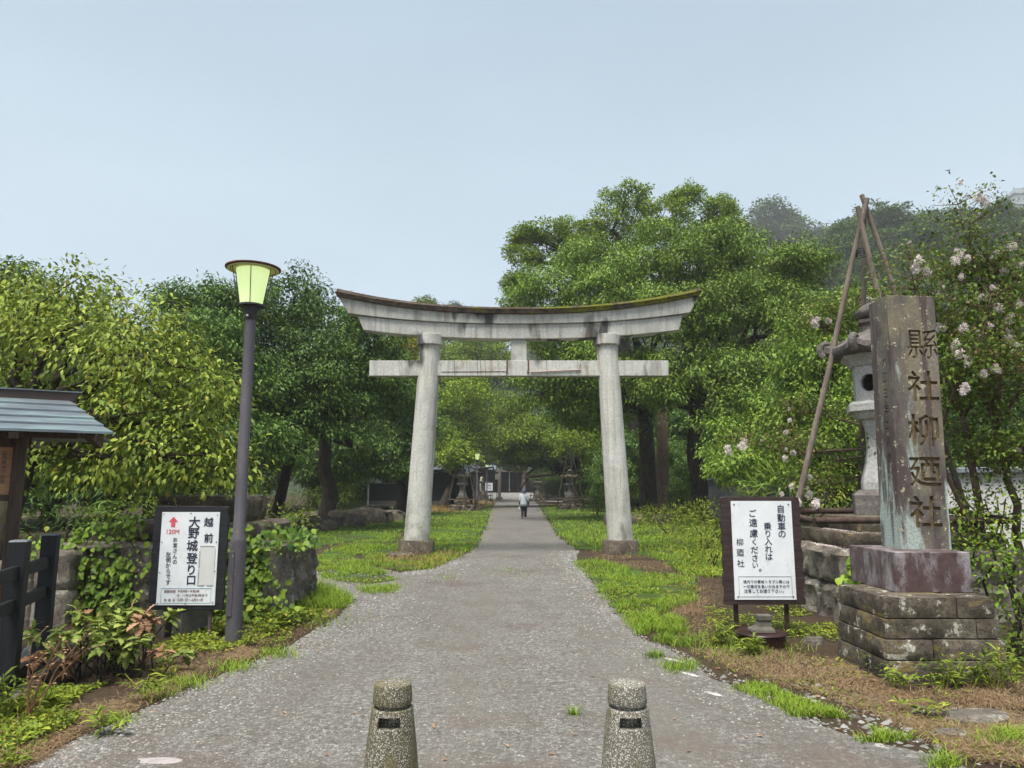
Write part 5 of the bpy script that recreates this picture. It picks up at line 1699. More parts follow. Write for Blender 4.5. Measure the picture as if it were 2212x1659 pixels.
mb = MB(); mb.box((kx - W_ / 2, KY, A(40, 955, KY).z), (W_ - .101, .07, .10)); mb.build('cross_beam', M['oldwood'], ko)
ztp, zbt = A(30, 963, KY).z, A(26, 1068, KY).z
mb = MB(); mb.box((kx - W_ / 2, KY + .01, zbt - .03), (W_ - .101, .08, .055)); mb.build('sill', M['oldwood'], ko, bevel=.004)
mb = MB(); mb.box((kx - W_ / 2, KY - .0, (ztp + zbt) / 2), (W_ - .101, .03, ztp - zbt)); bd = mb.build('notice_panel', M['cedar'], ko)
mb = MB()
xr = kx - .05 - .075
for col, txt in enumerate(('お馬屋池の由来', '境内にある池は')):
    for i, ch in enumerate(txt):
        put_text(mb, ch, (xr - .076 * col + .014, KY - .0175, ztp - .045 - .043 * i - (.0 if col else .02)), RX, UZ, size=.042 if col == 0 else .046, bold=.0)
    mb.build('brush_lettering', M['ink'], bd); mb = MB()

ko.rotation_euler = (0, 0, math.radians(30))
f0, f1 = G(12, 1503), G(84, 1447)
fdir = (f1 - f0).normalized(); frz = math.atan2(fdir.y, fdir.x) - math.pi / 2
fen = thing('timber_fence', (f0.x, f0.y, 0), 'black painted timber fence with two rails at left edge', 'fence')
z0t = A(12, 1170, f0.y).z
for p, zt_ in ((f0, z0t), (f1, z0t + .0), (f0 - fdir * .84, z0t)):
    mb = MB(); mb.box((p.x, p.y, zt_ / 2), (.125, .125, zt_), frz); q = mb.build('post', M['fenceblack'], fen, bevel=.006)
    mb = MB(); mb.box((p.x, p.y, zt_ + .006), (.13, .13, .012), frz, taper=.94); mb.build('post_cap', M['tile'], q)
for seg in ((f0, f1), (f0 - fdir * .84, f0)):
    for fr, hh in ((.80, .10), (.585, .095)):
        a, b = seg[0] + fdir * .064, seg[1] - fdir * .064
        mb = MB(); mb.beam((a.x, a.y, z0t * fr), (b.x, b.y, z0t * fr), .045, hh); mb.build('rail', M['fenceblack'], fen, bevel=.004)
    mb = MB(); a, b = seg[0] + fdir * .064, seg[1] + fdir * .10 - fdir * .165
    mb.beam((a.x, a.y, .10), (b.x, b.y, .10), .09, .13); mb.build('sill_beam', M['fenceblack'], fen, bevel=.004)
mb = MB(); mb.box((f0.x + .03, f0.y + .1, .0), (.20, 2.2, .09), frz)
tag(mb.build('concrete_curb', M['block'], origin=f0, bevel=.01), 'low mossy concrete curb under the black fence', 'curb')
mb = MB()
hwid = [(-7.0, 8.2, 0, .75), (-6.25, 8.25, 0, .75), (-5.62, 8.3, 0, .70)]
wl_ = thing('garden_wall', (-6.4, 8.5, 0), 'low cut stone wall seen between the black fence posts', 'stone wall')
xw = A(144, 1300, 8.6).x
for (a, b, z0_, z1_w) in ((xw - 2.2, xw - 1.3, -.1, .42), (xw - 1.29, xw - .43, -.1, .33), (xw - .42, xw, -.1, .42), (xw - 2.2, xw - .95, .42, .72), (xw - .94, xw - .43, .335, .72), (xw - .42, xw, .425, .86)):
    mb = MB(); stone_block(mb, a, b, 8.6, 8.95, z0_, z1_w, .016); mb.build('stone_block', M['rock'], wl_, smooth=True, angle=40)
gp = MB()
P = Garr(scatter([(18, 1440), (62, 1398), (120, 1390), (130, 1420), (66, 1455), (20, 1470)], 2600))
pebble_batch(gp, P + np.array([0, 0, .01]), .012 + .012 * rng.random(len(P)))
tag(gp.build('white_gravel', M['pebble']), 'pale gravel bed behind the black timber fence', 'gravel', kind='stuff')

# ------------------------------------------------------------------ left stone base grown over with ivy
BX, BY = -4.35, 9.95
lb = thing('stone_ruin', (BX, BY, 0), 'ruined stepped stone lantern base overgrown with ivy beside the castle sign', 'stone base')
zt1, zt2, zt3 = A(600, 1172, 9.0).z, A(360, 1128, 9.6).z, A(480, 1070, 10).z
tier(lb, BX, BY, 1.38, 1.02, -.1, zt1, 'stone_block', M['rock'], .04, cuts=3)
tier(lb, BX, BY + .05, 1.02, .8, zt1, zt2, 'step_stone', M['basestone'], .02, cuts=2)
tier(lb, BX + .2, BY + .1, .55, .5, zt2, zt3, 'step_stone', M['basestone'], .02, cuts=1)
iv = thing('ivy', (BX, BY - 1, 0), 'green ivy trailing over the ruined stone lantern base', 'ivy')
mb, st = MB(), MB()
def ivy_run(a, b, n, spread, per, size=.075):
    a, b = Vector(a), Vector(b)
    pts = [a.lerp(b, i / n) + Vector((random.gauss(0, spread), -abs(random.gauss(0, .02)), random.gauss(0, spread * .6))) for i in range(n + 1)]
    st.tube(pts, .005, 4)
    P = np.array([tuple(random.choice(pts) + Vector((random.gauss(0, spread), -abs(random.gauss(0.02, .03)), random.gauss(0, spread)))) for _ in range(n * per)])
    D = np.stack([rng.normal(size=len(P)) * .6, -0.5 + 0 * P[:, 0], -.7 + rng.normal(size=len(P)) * .4], 1)
    N = np.stack([rng.normal(size=len(P)) * .4, -1 + 0 * P[:, 0], .7 + rng.normal(size=len(P)) * .4], 1)
    s = .5 + rng.random(len(P))
    leaves(mb, P, D, N, size * s, size * .85 * s, True, .2, .12)
yf = BY - 1.1
for (x0_, za, x1_, zc, n, sp, per) in ((BX - 1.4, zt1 * .95, BX - .2, zt2 + .06, 16, .06, 12), (BX - .9, zt1, BX - .7, .1, 12, .10, 12), (BX - 1.2, zt1, BX - 1.35, .05, 10, .08, 12), (BX - .5, zt1, BX - .2, .2, 10, .05, 8),
                                    (BX + .3, zt1 + .2, BX + 1.35, zt1, 14, .07, 14), (BX + 1.0, zt1, BX + .95, .1, 10, .05, 12), (BX + 1.25, zt1, BX + 1.3, .05, 10, .05, 12), (BX - 1.6, .1, BX - .2, .12, 16, .1, 16), (BX + .5, .12, BX + 1.6, .1, 12, .1, 14), (BX + .5, zt1, BX + .6, .4, 6, .05, 8)):
    ivy_run((x0_, yf, za), (x1_, yf, zc), n, sp, per)
for (x0_, za, x1_, zc, n, sp, per) in ((BX - 1.4, zt1 * .8, BX - .6, zt1 * .5, 12, .12, 14), (BX - .3, zt1, BX - .5, .1, 10, .10, 12), (BX + .6, zt1, BX + .75, .1, 10, .09, 14), (BX + 1.0, zt1 * .9, BX + 1.4, .3, 10, .10, 14), (BX + .4, zt1 * .5, BX + 1.4, zt1 * .35, 12, .10, 12)):
    ivy_run((x0_, yf, za), (x1_, yf, zc), n, sp, per, .065)
for (x0_, y0_, x1_, y1_) in ((BX + 1.42, BY - 1, BX + 1.42, BY + .6), (BX - .4, BY - .8, BX - 1.2, BY + .2), (BX + .3, BY - .7, BX + 1.2, BY)):
    ivy_run((x0_, y0_, zt1 + .05), (x1_, y1_, zt1 - .05), 12, .08, 14)
s_ = st.build('stem', M['mossbark'], iv)
mb.build('leaves', L['ivy'], iv)
mb, st = MB(), MB()
iv2 = thing('ivy', (LX - 1.2, 8.75, 0), 'small ivy strand climbing the lantern platform beside the no cars notice', 'ivy')
ivy_run((LX - 1.12, 8.84, .78), (LX - 1.05, 8.82, .05), 10, .045, 13, .085)
ivy_run((LX - 1.1, 8.8, .1), (LX - .4, 8.8, .05), 8, .06, 10, .08)
st.build('stem', M['mossbark'], iv2); mb.build('leaves', L['ivy'], iv2)

# ------------------------------------------------------------------ boulders on the lawn
def boulder(px, py, Y, rx, ry, rz_, label, flat=1.0, mat='rock'):
    base = A(px, py, Y); base.z = 0
    me = MB()
    n, m = 22, 12
    r = random.Random(px)
    ph = [r.uniform(0, 6) for _ in range(8)]
    V, F = [], []
    for i in range(m + 1):
        t = math.pi * .5 * (i / m) - .12
        for k in range(n):
            a = 2 * math.pi * k / n
            q = 1 + .13 * math.sin(2 * a + ph[0] + i * .3) + .09 * math.sin(3 * a + ph[1] - i * .5) + .05 * math.sin(5 * a + ph[2] + i) + r.uniform(-.02, .02)
            zq = rz_ * (math.sin(t) ** flat if t > 0 else t)
            V.append((base.x + rx * q * math.cos(a) * math.cos(t) ** .55, base.y + ry * q * math.sin(a) * math.cos(t) ** .55, zq * (1 + .08 * math.sin(2 * a + ph[3]))))
    for i in range(m):
        for k in range(n): F.append((i * n + k, i * n + (k + 1) % n, (i + 1) * n + (k + 1) % n, (i + 1) * n + k))
    F.append(tuple(range(m * n, (m + 1) * n)))
    me.add(V, F)
    tag(me.build('boulder', M[mat], origin=base, smooth=True, angle=50), label, 'boulder', 'garden boulders on the left lawn' if px < 900 else None)
for (px, Y, rx, ry, h, lb_, fl) in ((683, 27.5, .85, .5, .55, 'dark rounded boulder lying lowest on the left lawn', .8), (748, 30, .8, .5, .50, 'smooth grey boulder just behind the lowest one', .8), (790, 33, 1.15, .6, .70, 'ivy flecked boulder in the middle of the row', .7), (850, 35.5, .6, .5, .5, 'dark boulder at the right end of the joined row', .6),
                                    (705, 36, 1.3, .6, .42, 'wide flat slate boulder at the left back of the row', .4), (738, 34, .7, .5, .55, 'angular dark boulder behind the smooth grey one', .5), (815, 45, .9, .5, .55, 'small mossy boulder alone before the dark shed', .8)):
    boulder(px, 1110, Y, rx, ry, h, lb_, fl, 'basestone')
mb = MB(); c = A(833, 1100, 33.5)
mb.loft([((c.x, 33.5, -.1), .46, .4), ((c.x, 33.5, .1), .45, .4), ((c.x, 33.5, .48), .34, .32), ((c.x, 33.5, .52), .30, .28)], 7, .3)
tag(mb.build('stone_stump', M['basestone'], origin=(c.x, 33.5, 0), bevel=.03), 'dark flat topped block of stone standing alone on the lawn', 'stone block')
for (px, Y, rx, h, lb_) in ((1322, 31, .35, .5, 'small dark rock at the edge of the right lawn, leftmost of three'), (1371, 32, .6, .45, 'broad dark rock in the shade of the right lawn, middle of three'), (1430, 33, .5, .4, 'low dark rock below the trees, rightmost of three')):
    boulder(px, 1110, Y, rx, rx * .6, h, lb_, .6, 'basestone')

# ------------------------------------------------------------------ the walker
def skin_body(name, verts, edges, mat, parent, root=0, sub=2):
    org = Vector(topof(parent).location)
    me = bpy.data.meshes.new(name)
    me.from_pydata([tuple(Vector(v[:3])) for v in verts], edges, [])
    o = bpy.data.objects.new(name, me)
    COL.objects.link(o); o.parent = parent
    s = o.modifiers.new("skin", 'SKIN'); s.use_smooth_shade = True
    lay = me.skin_vertices[0].data if me.skin_vertices else None
    if lay is None:
        bpy.context.view_layer.objects.active = o
        lay = me.skin_vertices[0].data
    for i, v in enumerate(verts):
        lay[i].radius = (v[3], v[4] if len(v) > 4 else v[3])
        lay[i].use_root = (i == root)
    q = o.modifiers.new("smooth", 'SUBSURF'); q.levels = sub; q.render_levels = sub
    me.materials.append(mat)
    return o
pp = G(1132, 1121)
wk = thing('person', (pp.x, pp.y, 0), 'person walking away in pale long shirt, dark trousers and blue sun hat', 'person')
skin = simple("skin", (0.42, 0.26, 0.19), (0.50, 0.32, 0.24), 5, 0.6, 0)
shirt = simple("pale_grey_cotton", (0.44, 0.46, 0.49), (0.54, 0.56, 0.58), 6, 0.9, 0.3, 25)
navy = simple("navy_cloth", (0.012, 0.012, 0.022), (0.028, 0.028, 0.045), 9, 0.9, 0.2, 60)
hatm = simple("blue_denim_hat", (0.05, 0.075, 0.13), (0.085, 0.12, 0.19), 14, 0.9, 0.2, 80)
shoe = simple("white_shoes", (0.55, 0.53, 0.47), (0.68, 0.66, 0.60), 9, 0.8, 0)
shoes_sole = simple("grey_shoe_soles", (0.2, 0.19, 0.18), (0.3, 0.29, 0.27), 9, 0.9, 0)
# x right, y away from the camera; left leg trails with lifted heel, right leg leads
J = [(0, 0, .80, .115, .085), (0, .01, 1.00, .12, .085), (0, .02, 1.19, .13, .085), (0, .035, 1.29, .05), (0, .055, 1.37, .05), (0, .065, 1.44, .075, .085), (0, .065, 1.50, .06),
     (-.085, 0, .74, .085), (-.085, .03, .43, .055), (-.09, -.17, .12, .04), (-.09, -.12, .035, .035),
     (.085, 0, .74, .085), (.080, .14, .43, .055), (.075, .13, .09, .04), (.075, .22, .035, .035),
     (-.165, .02, 1.24, .055), (-.205, .0, 1.00, .042), (-.225, .06, .79, .032), (-.227, .075, .71, .03),
     (.165, .02, 1.24, .055), (.215, -.01, 1.00, .042), (.235, .04, .79, .032), (.237, .05, .71, .03)]
E_ = [(0, 1), (1, 2), (2, 3), (3, 4), (4, 5), (5, 6), (0, 7), (7, 8), (8, 9), (9, 10), (0, 11), (11, 12), (12, 13), (13, 14), (2, 15), (15, 16), (16, 17), (17, 18), (2, 19), (19, 20), (20, 21), (21, 22)]
for sx, w in ((-1, 18), (1, 22)):                                  # five fingers on each hand
    bx_, by_, bz_ = J[w][:3]
    for k, (dx, dy, ln) in enumerate(((-.6, .030, .062), (-.3, .012, .075), (0, -.006, .08), (.3, -.022, .066))):
        J.append((bx_ + sx * .006, by_ + dy, bz_ - .03, .0095)); E_.append((w, len(J) - 1))
        J.append((bx_ - sx * .004, by_ + dy + .006, bz_ - .03 - ln * .55, .009)); E_.append((len(J) - 2, len(J) - 1))
        J.append((bx_ - sx * .022, by_ + dy + .012, bz_ - .03 - ln * .85, .008)); E_.append((len(J) - 2, len(J) - 1))
    J.append((bx_ - sx * .012, by_ + .045, bz_ - .01, .010)); E_.append((w, len(J) - 1))
    J.append((bx_ - sx * .026, by_ + .055, bz_ - .045, .009)); E_.append((len(J) - 2, len(J) - 1))
skin_body('body', J, E_, skin, wk)
ox, oy = pp.x, pp.y
def R_(x, y, z, rx, ry): return ((ox + x, oy + y, z), rx, ry)
mb = MB()
mb.loft([R_(0, 0, .66, .205, .155), R_(0, 0, .80, .195, .15), R_(0, .005, .98, .185, .14), R_(0, .015, 1.12, .195, .14), R_(0, .025, 1.22, .19, .125), R_(0, .035, 1.28, .13, .10), R_(0, .045, 1.33, .07, .07)], 24)
mb.build('shirt', shirt, wk, smooth='full')
for sx in (-1, 1):
    w = (J[15], J[16], J[17]) if sx < 0 else (J[19], J[20], J[21])
    mb = MB()
    p = [Vector((ox + q[0], oy + q[1], q[2])) for q in w]
    mid = p[1].lerp(p[2], .55)
    mb.tube([p[0] + Vector((-sx * .06, .01, .015)), p[0], p[0].lerp(p[1], .5), p[1], mid], [.045, .074, .070, .062, .052], 14)
    mb.build('sleeve', shirt, wk, smooth='full')
    mb = MB(); mb.tube([mid, p[2], p[2] + Vector((0, .01, -.02))], [.047, .042, .04], 12)
    mb.build('arm_cover', navy, wk, smooth='full')
    l = (J[7], J[8], J[9]) if sx < 0 else (J[11], J[12], J[13])
    q = [Vector((ox + k[0], oy + k[1], k[2])) for k in l]
    mb = MB(); mb.tube([q[0] + Vector((-sx * .02, 0, .08)), q[0], q[0].lerp(q[1], .5), q[1], q[1].lerp(q[2], .5), q[2] + Vector((0, 0, .0))], [.10, .108, .092, .078, .068, .062], 14)
    mb.build('trouser_leg', navy, wk, smooth='full')
# shoes: trailing one on its toe showing the sole, leading one flat
def make_shoe(heel, toe, up, ln=.25):
    h, t, u = Vector(heel), Vector(toe), Vector(up).normalized()
    d = (t - h).normalized(); s = d.cross(u)
    def outline(w, o0, o1, a):
        return [h + d * (ln * k) + s * (w * q) + u * (o0 + (o1 - o0) * k) for k, q in ((0, -.6), (.0, .6), (.3, .8), (.7, 1), (.95, .6), (1.0, 0), (.95, -.6), (.7, -1), (.3, -.8))]
    mb = MB()
    A0, A1, A2 = outline(.045, .0, .0, 0), outline(.046, .02, .02, 0), outline(.036, .085, .045, 0)
    n = len(A0)
    a = MB(); a.add(A1 + A2, [tuple(range(n - 1, -1, -1)), tuple(range(n, 2 * n))] + [(i, (i + 1) % n, n + (i + 1) % n, n + i) for i in range(n)])
    x = a.build('shoe', shoe, wk, bevel=.008)
    b = MB(); b.add(A0 + A1, [tuple(range(n - 1, -1, -1)), tuple(range(n, 2 * n))] + [(i, (i + 1) % n, n + (i + 1) % n, n + i) for i in range(n)])
    b.build('sole', shoes_sole, x)
make_shoe((ox - .09, oy - .23, .15), (ox - .10, oy - .08, .0), (0, -.75, -.2) if False else (0, .8, .75))
make_shoe((ox + .075, oy + .06, .0), (ox + .085, oy + .31, .0), (0, 0, 1))
mb = MB()
mb.lathe((ox, oy + .065, 0), [(.165, 1.395), (.105, 1.445), (.103, 1.50), (.09, 1.535), (.04, 1.55)], 24)
mb.build('sun_hat', hatm, wk, smooth='full')
mb = MB()
mb.tube([(ox - .06, oy + .05, 1.325), (ox + .0, oy - .085, 1.25), (ox + .09, oy - .125, 1.05), (ox + .185, oy - .08, .84)], .012, 6)
mb.build('bag_strap', navy, wk)
mb = MB(); mb.box((ox + .215, oy - .02, .77), (.07, .17, .18)); mb.build('shoulder_bag', navy, wk, bevel=.02)
mb = MB(); mb.lathe((ox - .245, oy + .075, .43), [(.030, 0), (.036, .01), (.036, .16), (.022, .19), (.02, .205)], 16)
tag(mb.build('drink_bottle', simple("pale_mint_plastic", (.52, .66, .62), (.58, .72, .68), 5, .4, 0), origin=(ox - .245, oy + .075, .43), smooth=True), 'pale mint water bottle held in the walker\'s left hand', 'bottle')

# ------------------------------------------------------------------ shrine buildings at the end of the path
def tiled_roof(parent, name, x0, x1, y0, y1, ze, zr, mat, ov=.9, curve=.35, gable=.0):
    """hip-and-gable like roof with sagging slopes and lifted eaves"""
    mb = MB(); n = 10
    cx, cy = (x0 + x1) / 2, (y0 + y1) / 2
    hx, hy = (x1 - x0) / 2 + ov, (y1 - y0) / 2 + ov
    rows = []
    for i in range(n + 1):
        k = i / n
        z = ze + (zr - ze) * (k ** (1 + curve))
        rx = hx - (hx - (hx - hy * .75)) * min(k, 1)
        ry = hy * (1 - k) + .12 * k
        ring = []
        m = 10
        for a in range(m): ring.append((-1 + 2 * a / m, -1))
        for a in range(m): ring.append((1, -1 + 2 * a / m))
        for a in range(m): ring.append((1 - 2 * a / m, 1))
        for a in range(m): ring.append((-1, 1 - 2 * a / m))
        rows.append([(cx + rx * u, cy + ry * v, z + (1 - k) ** 2 * .35 * (abs(u) ** 6 * abs(v) ** 6)) for u, v in ring])
    m = len(rows[0])
    V = [p for r in rows for p in r]
    F = [(i * m + k, i * m + (k + 1) % m, (i + 1) * m + (k + 1) % m, (i + 1) * m + k) for i in range(n) for k in range(m)]
    F.append(tuple(range(m - 1, -1, -1))); F.append(tuple(range(n * m, (n + 1) * m)))
    mb.add(V, F)
    o = mb.build(name, mat, parent)
    mb = MB(); rl = (hx - hy * .75)
    mb.box((cx, cy, zr + .12), (2 * rl + .3, .34, .34)); mb.build('ridge', mat, o, bevel=.03)
    for t in range(-12, 13):
        pass
    return o
HYS = 112.0
ha = thing('shrine_hall', (-.6, HYS, 0), 'dark timber shrine hall with bluish roof at the end of the path', 'shrine hall')
for i, (hw_, z_, d) in enumerate(((4.6, .22, 3.0), (4.2, .44, 2.4), (3.9, .66, 1.8), (3.6, .88, 1.2))):
    mb = MB(); mb.box((-.4, HYS - 2 - d / 2 + .6, z_ - .11 - (.05 if i == 0 else 0)), (2 * hw_, d, .22 if i else .32))
    mb.build('step', M['lantern'], ha, bevel=.01)
mb = MB(); mb.box((-.4, HYS + 3.0, .55), (11, 9, 1.1)); mb.build('floor_base', M['shrinewood'], ha)
mb = MB(); mb.box((-.4, HYS + 4, 2.7), (9.6, 6, 3.4)); mb.build('hall_wall', M['shrinewood'], ha)
for x in (-3.4, -1.6, .8, 2.6):
    mb = MB(); mb.box((x, HYS - 1.2, 2.5), (.26, .26, 3.2)); p_ = mb.build('porch_post', M['shrinewood'], ha, bevel=.02)
    mb = MB(); mb.box((x, HYS - 1.2, .95), (.42, .42, .2)); mb.build('post_foot', M['plaster'], p_)
for x in (-2.5, -.4, 1.7):
    mb = MB(); mb.box((x, HYS + .96, 2.0), (1.9, .06, 1.8)); d_ = mb.build('door', M['oldwood'], ha)
    mb = MB()
    for k in range(9): mb.box((x - .8 + .2 * k, HYS + .91, 2.2), (.05, .03, 1.3))
    mb.box((x, HYS + .91, 1.5), (1.8, .03, .06)); mb.build('lattice', M['shrinewood'], d_)
mb = MB(); mb.tube([(-.4, HYS - 1.1, 4.0), (-.4, HYS - 1.1, 1.5)], .07, 8); mb.box((-.4, HYS - 1.1, 1.3), (.2, .2, .4)); mb.build('bell_rope', M['plaster'], ha)
mb = MB(); mb.box((-.4, HYS - 1.2, 4.2), (7.4, .3, .4)); mb.build('porch_beam', M['shrinewood'], ha, bevel=.02)
shroof = simple("pale_blue_copper_roof", (0.08, 0.11, 0.13), (0.15, 0.19, 0.21), 2, .5, .2, 30)
tiled_roof(ha, 'roof', -5.4, 4.6, HYS - .6, HYS + 7, 4.6, 9.6, shroof, 1.6)
tiled_roof(ha, 'porch_roof', -4, 3.2, HYS - 2.6, HYS, 4.35, 6.0, shroof, .6)

G2Y = 98.0
ga = thing('inner_gate', (.0, G2Y, 0), 'grey wooden inner shrine gate in front of the shrine hall', 'shrine gate')
for px in (1078.5, 1132.5):
    x = A(px, 1060, G2Y).x
    mb = MB(); mb.tube([(x, G2Y, -.1), (x * .97, G2Y, 4.9)], [.23, .20], 16); mb.build('column', M['log'], ga, smooth=True)
    mb = MB(); mb.lathe((x, G2Y, 0), [(.5, -.05), (.48, .22), (.34, .40)], 16); mb.build('base', M['basestone'], ga, smooth=True)
xc = A(1105.5, 1060, G2Y).x
mb = MB(); mb.box((xc, G2Y, 3.95), (5.0, .2, .34)); mb.build('tie_beam', M['log'], ga)
mb = MB(); mb.prism([(-3.0, .28), (-1.5, .06), (0, 0), (1.5, .06), (3.0, .28), (3.1, .75), (1.5, .5), (0, .44), (-1.5, .5), (-3.1, .75)], lambda p: (xc + p[0], G2Y - .22, 4.85 + p[1]), lambda p: (xc + p[0], G2Y + .22, 4.85 + p[1])); mb.build('top_beam', M['shrinewood'], ga)
# white notice on its stand
nx = A(1057, 1051, 84).x
nb = thing('notice_stand', (nx, 83, 0), 'small white poster board standing left of the inner gate', 'notice stand')
za, zb_ = A(1057, 1060, 83).z, A(1057, 1043, 83).z
mb = MB(); mb.box((nx, 83, (za + zb_) / 2), (.86, .05, zb_ - za)); pb_ = mb.build('poster', M['panel'], nb)
mb = MB()
for (dx, dz, w, h) in ((-.05, .18, .22, .10), (.12, .05, .06, .28), (-.12, -.05, .16, .05), (.22, .2, .10, .05), (.05, -.2, .3, .05)):
    mb.box((nx + dx, 82.972, (za + zb_) / 2 + dz), (w, .006, h))
mb.build('brush_marks', M['ink'], pb_)
for dx in (-.35, .35):
    mb = MB(); mb.beam((nx + dx, 83.06, zb_), (nx + dx * 1.1, 83.2, 0), .05, .05); mb.build('leg', M['shrinewood'], nb)
for (px, py0, py1, w, lb_) in ((1040, 1030, 1062, .5, 'tall narrow pale paper lantern left of the inner gate, nearer the lamp'), (1073, 1024, 1036, .45, 'small pale paper lantern hung beside the left gate column')):
    c = A(px, (py0 + py1) / 2, 96); hh = (py1 - py0) / 1534 * 96
    mb = MB(); mb.lathe((c.x, 96, c.z - hh / 2), [(w * .35, 0), (w * .5, hh * .12), (w * .5, hh * .88), (w * .35, hh)], 14)
    t = thing('paper_lantern', (c.x, 96, 0), lb_, 'lantern')
    mb.build('shade', simple("cream_paper" + str(px), (.62, .56, .40), (.72, .66, .5), 4, .8, 0), t, smooth=True)
    mb = MB(); mb.tube([(c.x, 96, -.1), (c.x, 96, c.z)], .04, 6); mb.build('pole', M['shrinewood'], t)

# long dark house on the left with white plaster and an open gallery
HX0, HX1, HYf = A(790, 1060, 62).x, A(880, 1060, 62).x, 62.0
ho = thing('shrine_office', (-10.5, HYf + 4, 0), 'dark boarded house with white plaster band behind the left trees', 'house')
mb = MB(); mb.box((-11.3, HYf + 4, 1.45), (11, 7.98, 2.9)); mb.build('boarded_wall', M['boards'], ho)
mb = MB(); mb.box((-11.3, HYf + .18, .25), (11.1, .5, .5)); mb.build('footing', M['block'], ho)
mb = MB(); mb.box((A(835, 1060, HYf).x, HYf - .03, 2.55), (3.0, .1, 1.1)); mb.build('plaster_panel', M['plaster'], ho)
mb = MB(); mb.box((A(846, 1060, HYf).x, HYf - .10, 2.35), (1.5, .06, .62)); w_ = mb.build('window', M['glass'], ho)
mb = MB()
for dx in (-.78, 0, .78): mb.box((A(846, 1060, HYf).x + dx, HYf - .13, 2.35), (.06, .06, .68))
mb.box((A(846, 1060, HYf).x, HYf - .13, 2.69), (1.62, .06, .05)); mb.build('window_frame', M['boards'], w_)
mb = MB(); mb.tube([(A(800, 1060, HYf).x, HYf - .9, 0), (A(800, 1060, HYf).x, HYf - .9, 3.0)], .07, 10); mb.build('downpipe', M['panel'], ho, smooth=True)
tiled_roof(ho, 'roof', -16.8, -5.8, HYf, HYf + 8, 3.1, 5.6, M['tile'], 1.2, .1)
sh = thing('open_gallery', (-6.2, 66, 0), 'open timber gallery with pale eave beside the left approach lantern', 'shelter')
for k in range(6):
    mb = MB(); mb.box((-8.4 + .85 * k, 64, 1.4), (.12, .12, 2.8)); mb.build('post', M['shrinewood'], sh)
mb = MB(); mb.box((-6.2, 67.5, 1.4), (5, .1, 2.8)); mb.build('back_wall', M['boards'], sh)
mb = MB(); mb.tube([(A(952, 1060, 62).x, 62.5, 0), (A(952, 1060, 62).x, 62.5, 2.7)], .06, 10); mb.build('downpipe', M['panel'], sh, smooth=True)
tiled_roof(sh, 'roof', -8.6, -3.9, 63.8, 67.6, 2.8, 4.4, M['tile'], .7, .1)
mb = MB(); cc = A(969, 1068, 62.6)
mb.prism([(-.14, -.55), (.14, -.6), (.17, .5), (-.1, .55)], lambda p: (cc.x + p[0], 62.6, cc.z + p[1]), lambda p: (cc.x + p[0] + .03, 62.64, cc.z + p[1]))
tag(mb.build('banner', simple("blue_banner_cloth", (.16, .36, .60), (.30, .52, .74), 6, .9, .1), origin=(cc.x, 62.6, cc.z)), 'light blue cloth banner hanging in the open timber gallery', 'banner')

# walls on the right
mb = MB()
wr = thing('plaster_wall', (8.5, 13.2, 0), 'white plaster garden wall behind the flowering myrtle on the right', 'wall')
a, b = A(2045, 1100, 13.0), A(2700, 1100, 11.0)
tz = A(2100, 1022, 12.5).z
mb.beam((a.x, a.y, tz / 2), (b.x, b.y, tz / 2), .18, tz); mb.build('wall', M['plaster'], wr, bevel=.01)
mb = MB(); mb.beam((a.x, a.y, tz + .05), (b.x, b.y, tz + .05), .42, .11); mb.build('coping', M['tile'], wr, bevel=.02)
mb = MB(); mb.beam((a.x + .05, a.y - .098, tz * .60), (b.x, b.y - .098, tz * .60), .03, .03); mb.build('rail_line', M['greywall'], wr)
gw = thing('concrete_wall', (11, 38, 0), 'mouldy grey concrete wall under the oaks behind the no cars notice', 'wall')
a, b = A(1515, 1075, 38), A(1760, 1075, 38)
tz = A(1560, 1038, 38).z
mb = MB(); mb.box(((a.x + b.x) / 2, 38, tz / 2), (b.x - a.x, .2, tz)); mb.build('wall', M['greywall'], gw)
mb = MB(); mb.box(((a.x + b.x) / 2, 38, tz + .06), (b.x - a.x + .1, .36, .12)); mb.build('coping', M['tile'], gw, bevel=.02)

# ------------------------------------------------------------------ trees
def fork_limbs(pairs, mat, parent):
    mb = MB()
    for (a, b, r0, r1, wig) in pairs: limb(mb, a, b, r0, r1, wig, 7, 7)
    return mb.build('branch', mat, parent, smooth='full')
# cherry at the left
B = [blob(130, 715, 9.6, 150, 100, 1.0), blob(290, 770, 9.2, 130, 95, .9), blob(160, 630, 9.6, 80, 55, .6), blob(40, 690, 10, 90, 80, .8), blob(400, 830, 9.1, 95, 85, .8), blob(270, 905, 8.9, 130, 75, .8), blob(380, 990, 8.8, 120, 75, .7),
     blob(120, 850, 10, 120, 80, .6), blob(455, 905, 9.0, 60, 70, .5), blob(300, 700, 9.4, 90, 50, .6), blob(240, 1000, 9.2, 130, 60, .6), blob(470, 1010, 8.8, 70, 45, .4), blob(20, 800, 10, 80, 80, .7), blob(130, 985, 9.6, 80, 55, .5)]
cb = G(-60, 1300)
ct = A(150, 862, 9.6)
ch = tree('cherry_tree', 'broad cherry tree with drooping yellow green leaves at left', (-6.9, 9.7, 0), B, L['cherry'], M['mossbark'], trunk_top=ct - Vector((.5, 0, .55)), r0=.16, per_m2=7.5, per=38, spread=.18, Ln=.080, Wd=.037, droop=.85, fine=True, twigs=60, flat=.7, rmin=.5)
